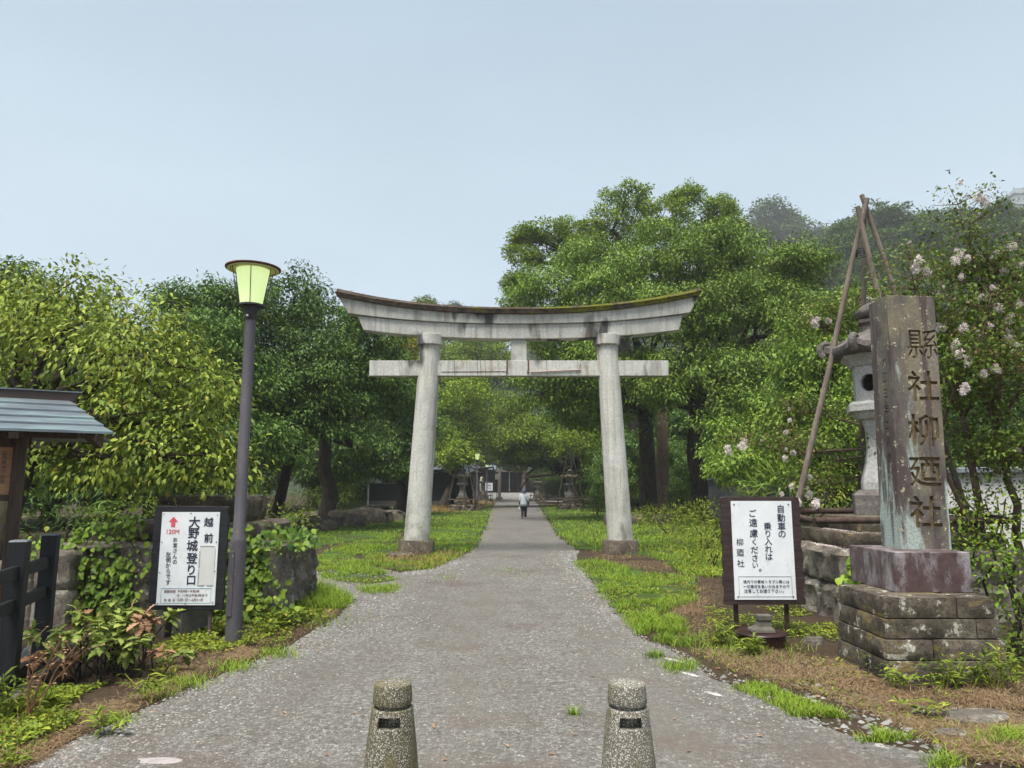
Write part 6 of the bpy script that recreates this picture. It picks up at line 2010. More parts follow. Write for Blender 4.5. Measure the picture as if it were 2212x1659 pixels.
fork_limbs([(ct - Vector((.5, 0, .55)), ct, .10, .085, .05), (ct, A(318, 768, 9.0), .085, .05, .12), (A(318, 768, 9.0), A(430, 800, 8.7), .04, .015, .15), (ct, A(310, 905, 8.8), .04, .014, .12), (ct - Vector((.5, 0, .4)), A(175, 740, 9.2), .05, .02, .1),
            (A(250, 690, 8.9), A(345, 860, 8.6), .022, .01, .1), (A(80, 740, 9.3), A(190, 690, 9.2), .035, .015, .1), (A(200, 905, 9.2), A(310, 985, 8.7), .03, .012, .1)], M['mossbark'], ch)
# broadleaf trees on the left
tree('broadleaf_tree', 'dark evergreen with a thick forked trunk in the middle of the left grove', A(703, 1096, 34).xy.to_3d(), [blob(560, 700, 27, 80, 70, 2.0), blob(635, 645, 28, 70, 65, 2.0), blob(715, 700, 28, 90, 75, 2.0), blob(640, 780, 26, 110, 75, 2.0), blob(740, 800, 27, 95, 85, 2.0), blob(700, 890, 26, 95, 55, 1.8), blob(560, 860, 25, 80, 75, 1.8), blob(800, 740, 29, 75, 60, 1.8), blob(830, 850, 29, 70, 75, 1.8), blob(650, 900, 27, 80, 50, 1.6)],
     L['dark'], M['bark'], A(705, 930, 34), .36, 2.6, 30, .34, .155, .05, .75)
tree('broadleaf_tree', 'tall bushy evergreen left of the lamp shade with a leaning slim trunk', A(592, 1106, 31).xy.to_3d(), [blob(440, 690, 24, 75, 65, 1.8), blob(505, 660, 25, 60, 55, 1.6), blob(480, 760, 23, 90, 75, 1.8), blob(420, 790, 24, 80, 80, 1.8), blob(520, 850, 23, 80, 70, 1.6), blob(530, 940, 22, 75, 55, 1.4), blob(600, 960, 24, 60, 45, 1.2), blob(390, 660, 25, 45, 35, 1.2)],
     L['dark'], M['mossbark'], A(640, 930, 26), .22, 2.6, 30, .32, .15, .05, .75)
tree('broadleaf_tree', 'dark evergreen behind the left edge above the cherry crown', (-16.5, 22, 0), [blob(20, 610, 21, 70, 45, 1.2), blob(-60, 680, 21, 90, 90, 1.6), blob(90, 700, 22, 100, 80, 1.6), blob(60, 850, 20, 140, 90, 1.8), blob(220, 900, 19, 120, 90, 1.8), blob(330, 780, 22, 90, 90, 1.6), blob(120, 1010, 18, 130, 60, 1.4), blob(320, 1010, 18, 110, 60, 1.4)],
     L['dark'], M['bark'], None, .25, 2.4, 28, .30, .14, .045, .8)
tree('broadleaf_tree', 'rounded dark tree directly behind the left gate column', A(868, 1090, 46).xy.to_3d(), [blob(850, 830, 42, 75, 70, 2.5), blob(800, 940, 41, 95, 60, 2.5), blob(880, 930, 43, 70, 70, 2.4), blob(760, 1000, 42, 70, 40, 2.2), blob(850, 1010, 42, 60, 35, 2.0), blob(700, 980, 42, 80, 60, 2.2)],
     L['dark'], M['bark'], A(872, 980, 46), .55, 1.5, 26, .45, .22, .075, .6)
tree('maple_tree', 'yellowish small tree showing left of the gate column top', (-13, 64, 0), [blob(880, 740, 62, 45, 35, 2.2), blob(905, 830, 60, 50, 50, 2.2), blob(860, 790, 62, 50, 40, 2.0)], L['gold'], M['bark'], None, .25, 1.2, 26, .5, .2, .09, .5)
tree('maple_tree', 'bright green ginkgo like tree hanging over the left approach lantern', A(955, 1090, 60).xy.to_3d(), [blob(990, 860, 56, 55, 60, 2.4), blob(960, 950, 54, 55, 50, 2.2), blob(1010, 930, 57, 45, 55, 2.0), blob(955, 820, 60, 45, 50, 2.0), blob(1015, 820, 62, 40, 45, 2.0), blob(985, 990, 52, 45, 25, 1.5), blob(1040, 985, 92, 34, 26, 2.0), blob(1020, 960, 90, 40, 40, 2.4), blob(1062, 985, 94, 16, 20, 1.4)], L['maple'], M['bark'], None, .3, 1.3, 30, .5, .17, .10, .5)
tree('maple_tree', 'green tree behind the gate between tie beam and lintel', (-6, 84, 0), [blob(1000, 760, 82, 60, 40, 3), blob(1060, 790, 84, 60, 60, 3), blob(940, 780, 84, 50, 40, 3), blob(1040, 880, 82, 35, 50, 2.4), blob(1045, 950, 84, 28, 35, 2.0)], L['maple'], M['bark'], None, .4, .7, 30, .7, .26, .13, .5)
tree('cypress_tree', 'pointed tree top showing above the left half of the gate', (-10, 92, 0), [blob(918, 665, 90, 22, 28, 1.5), blob(930, 700, 90, 40, 35, 2), blob(905, 720, 90, 40, 50, 2.4), blob(950, 720, 90, 50, 45, 2.4)], L['hilllight'], M['bark'], None, .4, .8, 30, .6, .26, .10, .1)
tree('cypress_tree', 'small dark conifer tip above the middle left of the gate', (-7.8, 100, 0), [blob(985, 672, 98, 20, 14, 1.4), blob(990, 700, 98, 35, 25, 2), blob(1000, 740, 98, 60, 40, 2.6)], L['conifer'], M['bark'], None, .4, .8, 30, .6, .26, .06, .1)
# right: big oaks
tree('oak_tree', 'largest oak right of the gate with a thick dark trunk', A(1507, 1112, 36).xy.to_3d(), [blob(1640, 590, 31, 95, 75, 2.4), blob(1720, 590, 30, 55, 60, 1.7), blob(1500, 560, 32, 110, 75, 2.4), blob(1570, 670, 30, 120, 80, 2.4), blob(1480, 690, 30, 85, 75, 2.2), blob(1600, 780, 29, 100, 65, 2.2), blob(1500, 800, 30, 85, 50, 2.0), blob(1700, 680, 29, 75, 50, 1.8), blob(1440, 850, 30, 55, 45, 1.4), blob(1580, 880, 28, 75, 60, 1.6), blob(1620, 980, 26, 75, 50, 1.3), blob(1540, 530, 33, 90, 50, 2.2)],
     L['oak'], M['bark'], A(1505, 880, 35), .42, 2.6, 30, .36, .16, .052, .8)
tree('oak_tree', 'oak leaning over the path right behind the gate with twin trunks', A(1400, 1100, 40).xy.to_3d(), [blob(1300, 620, 34, 95, 75, 2.4), blob(1205, 620, 35, 80, 65, 2.2), blob(1390, 560, 35, 90, 70, 2.4), blob(1250, 560, 36, 70, 50, 2), blob(1400, 680, 33, 80, 60, 2.2), blob(1215, 740, 34, 85, 70, 2.2), blob(1300, 800, 33, 90, 60, 2.2), blob(1170, 850, 35, 70, 65, 2.0), blob(1390, 800, 34, 65, 60, 2.0), blob(1270, 890, 35, 90, 50, 2.0), blob(1130, 650, 37, 45, 40, 1.6)],
     L['oak'], M['mossbark'], A(1402, 900, 39), .48, 2.3, 28, .38, .17, .055, .8)
mb = MB(); q = A(1432, 1100, 41); q2 = A(1430, 880, 40)
tw = thing('oak_tree', (q.x, 41, 0), 'slimmer reddish twin trunk beside the leaning oak', 'tree')
mb.tube([(q.x, 41, -.1), (q.x, 41, .3), tuple(q2.lerp(Vector((q.x, 41, .3)), .5)), tuple(q2)], [.46, .38, .34, .30], 12, wob=.1); mb.build('trunk', M['palebark'], tw, smooth='full')
C, O = clumps_on([blob(1440, 850, 39, 60, 50, 2.2), blob(1360, 900, 40, 60, 40, 1.8)], 2.0); mb = MB(); foliage(mb, C, O, 26, .36, .17, .055, .8); mb.build('crown', L['oak'], tw)
tree('zelkova_tree', 'tallest tree with layered open branches rising behind the oaks', (9.2, 50, 0), [blob(1350, 430, 46, 55, 22, 2.2), blob(1290, 480, 46, 60, 25, 2.2), blob(1190, 505, 46, 55, 22, 2.0), blob(1430, 470, 46, 75, 28, 2.4), blob(1555, 455, 46, 38, 26, 1.6), blob(1480, 430, 47, 40, 20, 1.6), blob(1130, 560, 46, 45, 25, 1.8), blob(1140, 510, 46, 35, 16, 1.4), blob(1240, 545, 47, 80, 30, 2.4), blob(1115, 610, 46, 30, 20, 1.2), blob(1400, 510, 47, 100, 35, 2.6), blob(1570, 500, 46, 30, 16, 1.4)],
     L['maple'], M['bark'], A(1330, 640, 49), .5, 2.4, 20, .28, .17, .07, .3, twigs=90, low=-.6, nsub=26, fsub=.13)
tree('oak_tree', 'low spreading maple shading the path beyond the gate on the right', (6.2, 66, 0), [blob(1120, 950, 60, 50, 40, 2.6), blob(1190, 940, 60, 65, 50, 3), blob(1260, 960, 58, 70, 50, 3), blob(1100, 890, 62, 45, 40, 2.4), blob(1320, 980, 56, 60, 55, 2.6), blob(1090, 965, 60, 30, 28, 1.6), blob(1110, 985, 62, 28, 18, 1.4), blob(1155, 985, 62, 45, 28, 1.8), blob(1120, 1002, 88, 30, 14, 1.4), blob(1090, 1000, 90, 16, 10, 1.2)], L['maple'], M['bark'], None, .4, 1.2, 28, .5, .2, .09, .5)
tree('oak_tree', 'bright green young oak behind the no cars notice', A(1640, 1085, 24).xy.to_3d(), [blob(1610, 960, 22, 75, 60, 1.1), blob(1680, 900, 22, 65, 60, 1.1), blob(1590, 1010, 21, 50, 40, .8), blob(1660, 1000, 21, 70, 40, 1.0)], L['oak'], M['bark'], None, .10, 3.6, 28, .26, .13, .042, .8)
tree('oak_tree', 'light green oak with yellow tips between oak and log tripod', (9.8, 22.5, 0), [blob(1760, 700, 21, 70, 65, 1.1), blob(1820, 670, 20, 50, 45, .8), blob(1740, 790, 20, 75, 65, 1.1), blob(1810, 810, 19, 60, 70, 1.0), blob(1780, 900, 19, 75, 60, 1.0), blob(1710, 860, 20, 60, 60, 1.0), blob(1830, 930, 18, 50, 60, .9)], L['oak'], M['bark'], None, .14, 3.4, 28, .26, .13, .042, .8)
# understorey shrubs
def shrub(px, py, Y, rx, ry, rd, label, leaf='shrub', Ln=.07, Wd=.03, per_m2=9, per=22, spread=.16, name='garden_shrub'):
    b = blob(px, py, Y, rx, ry, rd)
    g = Vector((b[0][0], b[0][1], 0))
    t = thing(name, g, label, 'shrub')
    mb = MB()
    for k in range(5): limb(mb, g + Vector((random.gauss(0, .04), random.gauss(0, .04), -.05)), Vector(b[0]) + Vector((random.gauss(0, .5) * b[1][0], random.gauss(0, .5) * b[1][1], .2 * b[1][2])), .02, .008, .2, 4, 5)
    mb.build('stems', M['bark'], t)
    C, O = clumps_on([b], per_m2, -.2, .7); C[:, 2] = np.maximum(C[:, 2], .05)
    mb = MB(); foliage(mb, C, O, per, spread, Ln, Wd, .1, .7); mb.build('leaves', L[leaf], t)
    return t
for a in ((668, 1085, 36, 48, 26, 1.0, 'low clipped dark azalea at the foot of the forked trunk', 'shrub', .09, .04, 7, 24),
          (740, 1075, 40, 45, 28, 1.0, 'loose dark shrub right of the clipped azalea', 'shrub', .09, .04, 7, 24),
          (560, 1075, 30, 40, 30, .8, 'pale tall shrub between the leaning trunks on the left', 'dark', .1, .04, 6, 22),
          (620, 1120, 16, 32, 20, .5, 'young leafy shrub growing on top right of the ruined stone base', 'weed', .09, .03, 9, 18),
          (1290, 1085, 40, 40, 14, .9, 'low green hedge in the shade right of the path', 'shrub', .09, .04, 6, 24),
          (1350, 1065, 44, 50, 30, 1.0, 'dark shrub under the twin trunks', 'shrub', .09, .04, 6, 24),
          (1465, 1075, 34, 32, 30, .7, 'dark shrub between the twin trunks and the thick oak trunk', 'shrub', .08, .03, 7, 24),
          (1440, 1120, 25, 60, 18, .8, 'bamboo grass mound at the edge of the right lawn', 'weed', .16, .022, 9, 22),
          (1520, 1130, 19, 45, 40, .7, 'tall weedy shrub left of the no cars notice', 'weed', .10, .025, 11, 22),
          (1535, 1200, 15, 30, 30, .45, 'yellowing low weed clump beside the no cars notice', 'weed', .09, .02, 12, 22),
          (130, 1130, 12, 70, 60, .6, 'dark palm like undergrowth behind the black fence', 'dark', .22, .02, 9, 16),
          (290, 1120, 16, 90, 50, .8, 'dark undergrowth behind the ruined stone base', 'shrub', .1, .04, 7, 22),
          (480, 1080, 20, 70, 40, .8, 'shaded undergrowth behind the ruined base and lamp post', 'shrub', .1, .04, 7, 22),
          (165, 1245, 9.4, 25, 45, .4, 'bright weeds growing between garden wall and ruined base', 'ivy', .10, .02, 18, 20),
          (2170, 1230, 7.4, 60, 75, .45, 'leafy green shrub with arching shoots at the right edge', 'ivy', .062, .032, 22, 18),
          (2160, 1090, 9.0, 75, 60, .5, 'green bush with pale tips before the white plaster wall', 'ivy', .06, .03, 18, 18),
          (2090, 1150, 8.6, 40, 50, .35, 'low leafy bush right of the name pillar before the log rail', 'weed', .06, .03, 18, 18),
          (2195, 1390, 6.9, 40, 80, .4, 'shaded low shrub under the arching shoots at the right edge', 'shrub', .06, .03, 22, 18),
          (1690, 1050, 17, 60, 40, .7, 'pampas like tuft of long arching leaves behind the no cars notice', 'ivy', .50, .014, 9, 14),
          (1800, 1060, 15, 50, 60, .6, 'green undergrowth behind the log tripod rail', 'weed', .09, .035, 10, 20)):
    shrub(*a)

# flowering crape myrtle on the right: open stems, small leaves, white panicles
my = thing('crape_myrtle', (6.6, 9.4, 0), 'open crape myrtle with white flower clusters at the right edge', 'tree')
mbs, C = MB(), []
trunks = [((6.5, 9.4, -.1), A(2080, 900, 9.2), .06, .04), ((6.7, 9.5, -.1), A(2150, 930, 9.4), .06, .04), ((6.7, 9.5, -.1), A(2240, 880, 9.4), .06, .04), ((6.5, 9.3, -.1), A(2020, 960, 9.0), .04, .025)]
for a, b, r0, r1 in trunks: limb(mbs, a, b, r0, r1, .12, 7, 8)
shoots = [((2080, 900), (1990, 690), (1965, 560), 8.8), ((2080, 900), (2060, 690), (2100, 480), 9.2), ((2080, 900), (2040, 760), (2010, 640), 9.0), ((2150, 930), (2140, 720), (2070, 440), 9.2), ((2150, 930), (2160, 740), (2180, 560), 9.4), ((2150, 930), (2110, 790), (2140, 640), 8.8),
          ((2240, 880), (2200, 740), (2190, 600), 9.2), ((2240, 880), (2260, 700), (2230, 520), 9.5), ((2080, 900), (2130, 820), (2185, 780), 8.5), ((2020, 960), (2060, 850), (2090, 760), 8.6), ((2080, 900), (2030, 830), (2050, 700), 9.3), ((2150, 930), (2200, 850), (2215, 720), 8.8),
          ((2020, 960), (1900, 700), (1850, 650), 10.8), ((2020, 960), (1800, 720), (1760, 690), 11.0), ((2020, 960), (1700, 980), (1600, 950), 11.5), ((2020, 960), (1780, 1000), (1690, 960), 11.0), ((2020, 960), (1830, 1040), (1740, 1050), 10.6), ((2020, 960), (1790, 900), (1720, 880), 12), ((2150, 930), (2180, 1000), (2215, 960), 8.6), ((2080, 900), (2120, 980), (2160, 1020), 8.8), ((2150, 930), (2120, 600), (2050, 600), 9.4), ((2150, 930), (2180, 660), (2140, 560), 9.2)]
tips, cl = [], []
for s_, m_, e_, Y in shoots:
    a, b, c = A(*s_, 9.2), A(*m_, Y + .1), A(*e_, Y)
    pts = [a.lerp(b, i / 5) for i in range(5)] + [b.lerp(c, i / 6) + Vector((random.gauss(0, .015),) * 3) for i in range(7)]
    mbs.tube(pts, [.028 - .0021 * i for i in range(12)], 6)
    tips.append(c)
    for i in range(1, 12):
        p = pts[i]
        for _ in range(6 if i > 3 else 2):
            d = Vector(randdir(1)[0]); d.z = abs(d.z) * .6 + .1
            q = p + d * random.uniform(.1, .50)
            mbs.tube([p, q], [.006, .003], 4, False)
            cl.append(tuple(q))
            if i > 6 and random.random() < .10: tips.append(q)
mbs.build('stems', M['palebark'], my, smooth='full')
cl = np.array(cl)
mb = MB(); foliage(mb, cl, randdir(len(cl)), 15, .11, .060, .034, .1, .8); mb.build('leaves', L['myrtle'], my)
mb = MB()
bt = np.array([tuple(t) for t in tips]); bt = np.repeat(bt, 5, 0) + rng.normal(size=(len(bt) * 5, 3)) * .10
foliage(mb, bt, np.tile([[0, 0, 1.0]], (len(bt), 1)), 16, .055, .024, .016, -.2, 1.0); mb.build('flower_buds', L['bud'], my)
pm = []
def panicle():
    mb = MB(); n = 130
    d = randdir(n); r = rng.random((n, 1)) ** .4
    P = d * r * np.array([.06, .06, .10]) * (1.2 - .7 * (d[:, 2:] > 0) * r); 
    foliage(mb, P, d, 3, .010, .019, .017, 0, 1.0)
    return mb
flower_px = [(2075, 400, 9.2), (2110, 425, 9.2), (2130, 440, 9.2), (1975, 575, 8.8), (2005, 585, 8.8), (1985, 560, 8.8), (2070, 545, 9.2), (2085, 555, 9.1), (2060, 560, 9.1), (2075, 595, 9), (2150, 545, 9.2), (2190, 530, 9.3), (2205, 565, 9.3), (2140, 620, 9), (2185, 690, 9), (2200, 655, 9.1), (2080, 705, 8.8), (2110, 715, 8.8), (2060, 740, 8.7), (2085, 770, 8.7), (2095, 780, 8.6), (2070, 755, 8.6), (2140, 700, 8.8), (2180, 730, 8.8), (2200, 750, 8.8), (2130, 800, 8.6), (2145, 795, 8.6), (2075, 845, 8.5), (2085, 835, 8.5), (1865, 650, 10.8), (1872, 640, 10.8), (1770, 685, 11), (1785, 695, 11), (1758, 700, 11), (1580, 970, 11.5), (1590, 960, 11.5), (1605, 950, 11.5), (1573, 980, 11.5), (1600, 965, 11.4), (1690, 985, 11), (1710, 975, 11), (1745, 1060, 10.5), (1760, 1075, 10.4), (1735, 1075, 10.4), (1755, 1090, 10.2), (1700, 1055, 10.6), (1690, 1060, 10.6), (1750, 1030, 10.6), (1815, 990, 11), (1720, 1090, 10.2), (2155, 660, 9), (2120, 640, 9.2), (2030, 700, 9), (2165, 590, 9.3)]
proto = None
meshes = []
for k in range(3):
    o = panicle().build('blossom', L['petal']); o.parent = my; meshes.append(o)
for i, (px, py, Y) in enumerate(flower_px):
    o = meshes[i] if i < 3 else meshes[i % 3].copy()
    if i >= 3: COL.objects.link(o); o.parent = my
    p = A(px + random.gauss(0, 4), py + random.gauss(0, 4), Y - .15)
    o.location = p - my.location
    o.rotation_euler = (random.uniform(-.8, .8), random.uniform(-.8, .8), random.uniform(0, 6))
    s = random.uniform(.45, .85); o.scale = (s, s, s)

for i in range(44):
    p = Vector(tips[random.randrange(len(tips))]) + Vector((random.gauss(0, .12), random.gauss(-.08, .08), random.gauss(0, .10)))
    o = meshes[i % 3].copy(); COL.objects.link(o); o.parent = my
    o.location = p - my.location
    o.rotation_euler = (random.uniform(-.8, .8), random.uniform(-.8, .8), random.uniform(0, 6))
    s = random.uniform(.25, .55); o.scale = (s, s, s)

# ------------------------------------------------------------------ weeds near the camera
wb = MB()
def ground_leaves(mb, poly, n, h, Ln, Wd, seed=3, bare=.3):
    P = Garr(scatter(poly, n) + rng.normal(size=(n, 2)) * np.array([4, 2]))
    k = vnoise(P, 2.2, seed) > bare
    P = P[k]
    q = len(P)
    P[:, 2] = h * rng.random(q) * vnoise(P, 1.7, seed + 3)
    D = randdir(q); D[:, 2] = np.abs(D[:, 2]) * .4
    N = randdir(q) * .5 + np.array([0, 0, 1.0])
    s = .6 + .8 * rng.random(q)
    leaves(mb, P, D, N, Ln * s, Wd * s)
ground_leaves(wb, [(0, 1520), (100, 1490), (240, 1480), (330, 1495), (250, 1545), (120, 1590), (0, 1640)], 5200, .085, .05, .018, 3, .40)
ground_leaves(wb, [(0, 1590), (60, 1580), (110, 1600), (40, 1659), (0, 1659)], 1500, .10, .05, .02, 4, .3)
ground_leaves(wb, [(330, 1400), (440, 1365), (520, 1330), (700, 1325), (640, 1365), (540, 1395), (440, 1425), (350, 1440)], 4500, .10, .052, .024, 5, .42)
ground_leaves(wb, [(150, 1330), (330, 1310), (480, 1330), (420, 1370), (300, 1390), (160, 1390)], 3200, .16, .07, .036, 6, .35)
ground_leaves(wb, [(1520, 1320), (1740, 1310), (1815, 1360), (1810, 1420), (1700, 1400), (1560, 1400)], 2600, .10, .055, .02, 7, .45)
ground_leaves(wb, [(1960, 1440), (2212, 1440), (2212, 1480), (2080, 1490), (1940, 1478)], 500, .10, .06, .018, 8, .5)
ground_leaves(wb, [(530, 1290), (650, 1290), (700, 1330), (600, 1370), (520, 1370)], 3200, .18, .065, .042, 9, .33)
ground_leaves(wb, [(1400, 1110), (1560, 1120), (1560, 1250), (1480, 1240), (1420, 1160)], 6000, .28, .14, .018, 10, .45)
ground_leaves(wb, [(1490, 1405), (1620, 1405), (1800, 1425), (1960, 1500), (2212, 1478), (2212, 1659), (2080, 1640), (1930, 1560), (1800, 1510), (1600, 1455)], 2600, .04, .04, .012, 12, .55)
ground_leaves(wb, [(330, 1500), (420, 1462), (560, 1415), (650, 1372), (735, 1318), (640, 1330), (480, 1400), (330, 1400)], 2200, .06, .045, .016, 13, .5)
ground_leaves(wb, LAWN['right'], 5000, .05, .07, .03, 14, .45)
ground_leaves(wb, LAWN['tip'], 3000, .05, .05, .02, 15, .45)
ground_leaves(wb, LAWN['tongue'], 2500, .05, .05, .02, 16, .45)
tag(wb.build('ground_weeds', L['weed']), 'low mixed weeds creeping along both verges near the camera', 'weeds', kind='stuff')

sp = thing('spiny_bush', G(235, 1470), 'spiny leaved bush with withered brown tops before the castle sign', 'bush')
mb, wt, st = MB(), MB(), MB()
def spiny(mb, P, D, N, Ln, Wd):
    """toothed leaf: a row of triangular lobes on both sides of a midrib"""
    D = unit(D); S = unit(np.cross(D, N)); N = np.cross(S, D)
    T = [(0, 0, .0)]
    prof = [(.12, .22), (.20, .12), (.32, .48), (.40, .26), (.54, .52), (.62, .28), (.76, .36), (.82, .18), (1.0, 0)]
    T += [(a, b, .4 * b) for a, b in prof] + [(a, -b, .4 * b) for a, b in prof[::-1][1:]]
    n = len(T)
    V = np.zeros((len(P), n, 3), np.float32)
    for i, (a, b, c) in enumerate(T):
        V[:, i] = P + D * Ln[:, None] * a + S * Wd[:, None] * b + N * (Wd[:, None] * c - Ln[:, None] * .22 * a * a)
    R = 9
    F0 = [(0, 1, 17), (1, 2, 16, 17)] + [(k, k + 1, 17 - k, 18 - k) for k in range(2, 9)]
    F3 = np.array([[0, 1, 17]] + [[8, 9, 10]]); F4 = np.array([(k, k + 1, 17 - k, 18 - k) for k in range(1, 8)])
    q = np.arange(len(P))[:, None, None] * n
    mb.arrays(V.reshape(-1, 3), (q + F4[None]).reshape(-1, 4))
    mb.big.append((np.zeros((0, 3), np.float32), (q + F3[None]).reshape(-1, 3) - n * len(P)))
g0 = G(205, 1474)
for k in range(44):
    a = random.uniform(0, 6.28); r = random.uniform(.03, .40)
    foot = g0 + Vector((random.gauss(0, .18), random.gauss(.15, .15), 0))
    tip = foot + Vector((r * math.cos(a) * 1.15, r * math.sin(a) * .7, random.uniform(.22, .72) * (1.1 - r)))
    st.tube([foot, foot.lerp(tip, .5) + Vector((0, 0, .06)), tip], [.008, .006, .004], 5)
    n = 15
    d = randdir(n); d[:, 2] = d[:, 2] * .5 + .1
    kk = rng.random((n, 1)) * .5
    P = np.array(tip)[None] * (1 - kk) + np.array(foot.lerp(tip, .6))[None] * kk
    N = np.tile([[0, 0, 1.0]], (n, 1)) + randdir(n) * .4
    ln = .085 + .065 * rng.random(n)
    brown = (tip.z > .46 and random.random() < .3) or random.random() < .05
    spiny(wt if brown else mb, P, d, N, ln, ln * .55)
st.build('stems', M['bark'], sp); mb.build('leaves', L['spiny'], sp); wt.build('withered_leaves', L['withered'], sp)

dw = thing('dry_weed', G(60, 1560), 'dry brown branching weed in front of the black fence', 'weed')
mb = MB()
b0 = Vector(dw.location)
tips = []
for k in range(7):
    t = b0 + Vector((random.uniform(-.02, .45), random.gauss(0, .05), random.uniform(.3, .62)))
    mb.tube([b0 + Vector((random.gauss(0, .03), 0, 0)), b0.lerp(t, .5) + Vector((-.02, 0, .04)), t], [.006, .004, .002], 5)
    for q in range(6):
        s0 = b0.lerp(t, random.uniform(.4, .95)); e = s0 + Vector((random.gauss(.03, .05), random.gauss(0, .03), random.uniform(.02, .12)))
        mb.tube([s0, e], [.0025, .0015], 4); tips.append(e)
mb.build('stems', L['withered'], dw)
mb = MB(); pebble_batch(mb, np.array([tuple(t) for t in tips]), np.full(len(tips), .010)); mb.build('seed_heads', L['withered'], dw)

def herb(px, py, h, n, label, Ln=.11, Wd=.022, leaf='weed', spread=.10):
    g = G(px, py); t = thing('weed', g, label, 'weed')
    st, mb = MB(), MB()
    for k in range(n):
        tip = g + Vector((random.gauss(0, spread), random.gauss(0, spread * .6), h * random.uniform(.5, 1)))
        st.tube([g + Vector((random.gauss(0, spread * .5), random.gauss(0, .03), 0)), g.lerp(tip, .55) + Vector((0, 0, .03)), tip], [.004, .003, .002], 4)
        m = 11
        kk = rng.random((m, 1)); P = np.array(g.lerp(tip, .25))[None] * (1 - kk) + np.array(tip)[None] * kk
        d = randdir(m); d[:, 2] = .25
        leaves(mb, P, d, np.tile([[0, 0, 1.0]], (m, 1)) + randdir(m) * .3, Ln * (.6 + .7 * rng.random(m)), Wd, True, .2, .2)
    st.build('stems', L['weed'], t); mb.build('leaves', L[leaf], t)
for a in ((1940, 1490, .20, 4, 'small weed at the left front corner of the stone base'), (1985, 1545, .14, 3, 'small weed in dry grass left of the flat paving stone'), (2055, 1490, .34, 7, 'leafy weed before the stone base, below the name pillar'), (2115, 1488, .30, 7, 'leafy weed before the right part of the stone base'), (2165, 1490, .34, 6, 'leafy weed at the right front corner of the stone base'),
          (1915, 1455, .22, 4, 'reddish small weed on the left side of the stone base'), (1555, 1395, .26, 9, 'lush weed clump at the left foot of the no cars notice'), (1620, 1415, .22, 8, 'lush weed clump before the maroon drum'), (530, 1398, .22, 4, 'young weed at the foot of the near lamp post'), (575, 1380, .24, 5, 'leafy weed right of the near lamp post'), (310, 1520, .22, 3, 'single upright weed among dead grass at lower left'), (230, 1590, .18, 4, 'pale weed at the lower left gravel edge'),
          (15, 1560, .32, 7, 'yellow green weed at the far lower left corner'), (100, 1540, .22, 6, 'yellow green weed under the black fence')):
    herb(*a)

# ------------------------------------------------------------------ the wooded castle hill
def hill_tree_mesh(name, seed, leaf, rx, rz, conifer=False):
    r = random.Random(seed)
    bl = []
    if conifer:
        for k in range(7): bl.append(((r.gauss(0, .2), r.gauss(0, .2), rz * (.25 + .27 * k)), (rx * (1 - k / 7.5), rx * (1 - k / 7.5), rz * .22)))
    else:
        for k in range(9):
            a = r.uniform(0, 6.28); q = rx * r.uniform(.25, .65)
            bl.append(((q * math.cos(a), q * math.sin(a), rz * r.uniform(.5, 1.25)), (rx * r.uniform(.35, .55), rx * r.uniform(.35, .55), rz * r.uniform(.25, .4))))
    C, O = clumps_on(sub_blobs(bl, 7) if not conifer else bl, .8, -.3, .75)
    cb = MB(); foliage(cb, C, O, 20, .45, .42, .24, .35)
    tb = MB()
    tb.tube([(0, 0, -3), (0.1, 0, rz * .5), (0, .1, rz * 1.0)], [.35, .3, .15], 7)
    for b in bl[:6]: limb(tb, (0, 0, rz * .45), b[0], .16, .05, .2, 4, 5)
    t = thing(name, (0, 0, 0), 'tree', 'tree')
    tb.build('trunk', M['bark'], t, smooth='full'); cb.build('crown', leaf, t)
    return t
protos = [hill_tree_mesh('hillside_tree', 3, L['hill'], 5.0, 5.2), hill_tree_mesh('hillside_tree', 4, L['hill'], 6.0, 5.4), hill_tree_mesh('hillside_tree', 5, L['hilllight'], 5.2, 4.6), hill_tree_mesh('hillside_tree', 9, L['hill'], 4.4, 6.4), hill_tree_mesh('hillside_conifer', 6, L['conifer'], 2.4, 5.5, True)]
used = [False] * len(protos)
LBL = ['dark green tree in the wood covering the castle hill', 'dark green tree in the wood covering the castle hill', 'light green tree in the wood covering the castle hill', 'dark green tree in the wood covering the castle hill', 'pointed conifer in the wood covering the castle hill']
GRP = ['dark trees on the castle hill', 'dark trees on the castle hill', 'light trees on the castle hill', 'dark trees on the castle hill', 'conifers on the castle hill']
def place_hill_tree(i, loc, rz, s, label=None, group=None):
    if used[i]:
        o = copy_tree(protos[i], loc, rz, s)
    else:
        o = protos[i]; used[i] = True
        o.location = loc; o.rotation_euler = (0, 0, rz); o.scale = (s, s, s)
    o['label'] = label or LBL[i]; o['group'] = group or GRP[i]
    return o
cnt = 0
for y in np.arange(78, 262, 9.5):
    for az in np.arange(-.42, .86, 9.6 / y):
        a = az + random.uniform(-.4, .4) * 8 / y
        yy_ = y + random.uniform(-3, 3)
        x = a * yy_
        px = 1106 + a * 1534
        if y > 178 and (px > 1640 or cnt % 2): cnt += 1; continue
        z = float(hill_z(np.array([x]), np.array([yy_]))[0])
        if z < 1.5: continue
        i = random.choices([0, 1, 2, 3, 4], [4, 4, 3 if y < 120 else 1, 3, 1 if y < 130 else .3])[0]
        place_hill_tree(i, (x, yy_, z - 1.0), random.uniform(0, 6.28), random.uniform(.75, 1.45))
        cnt += 1
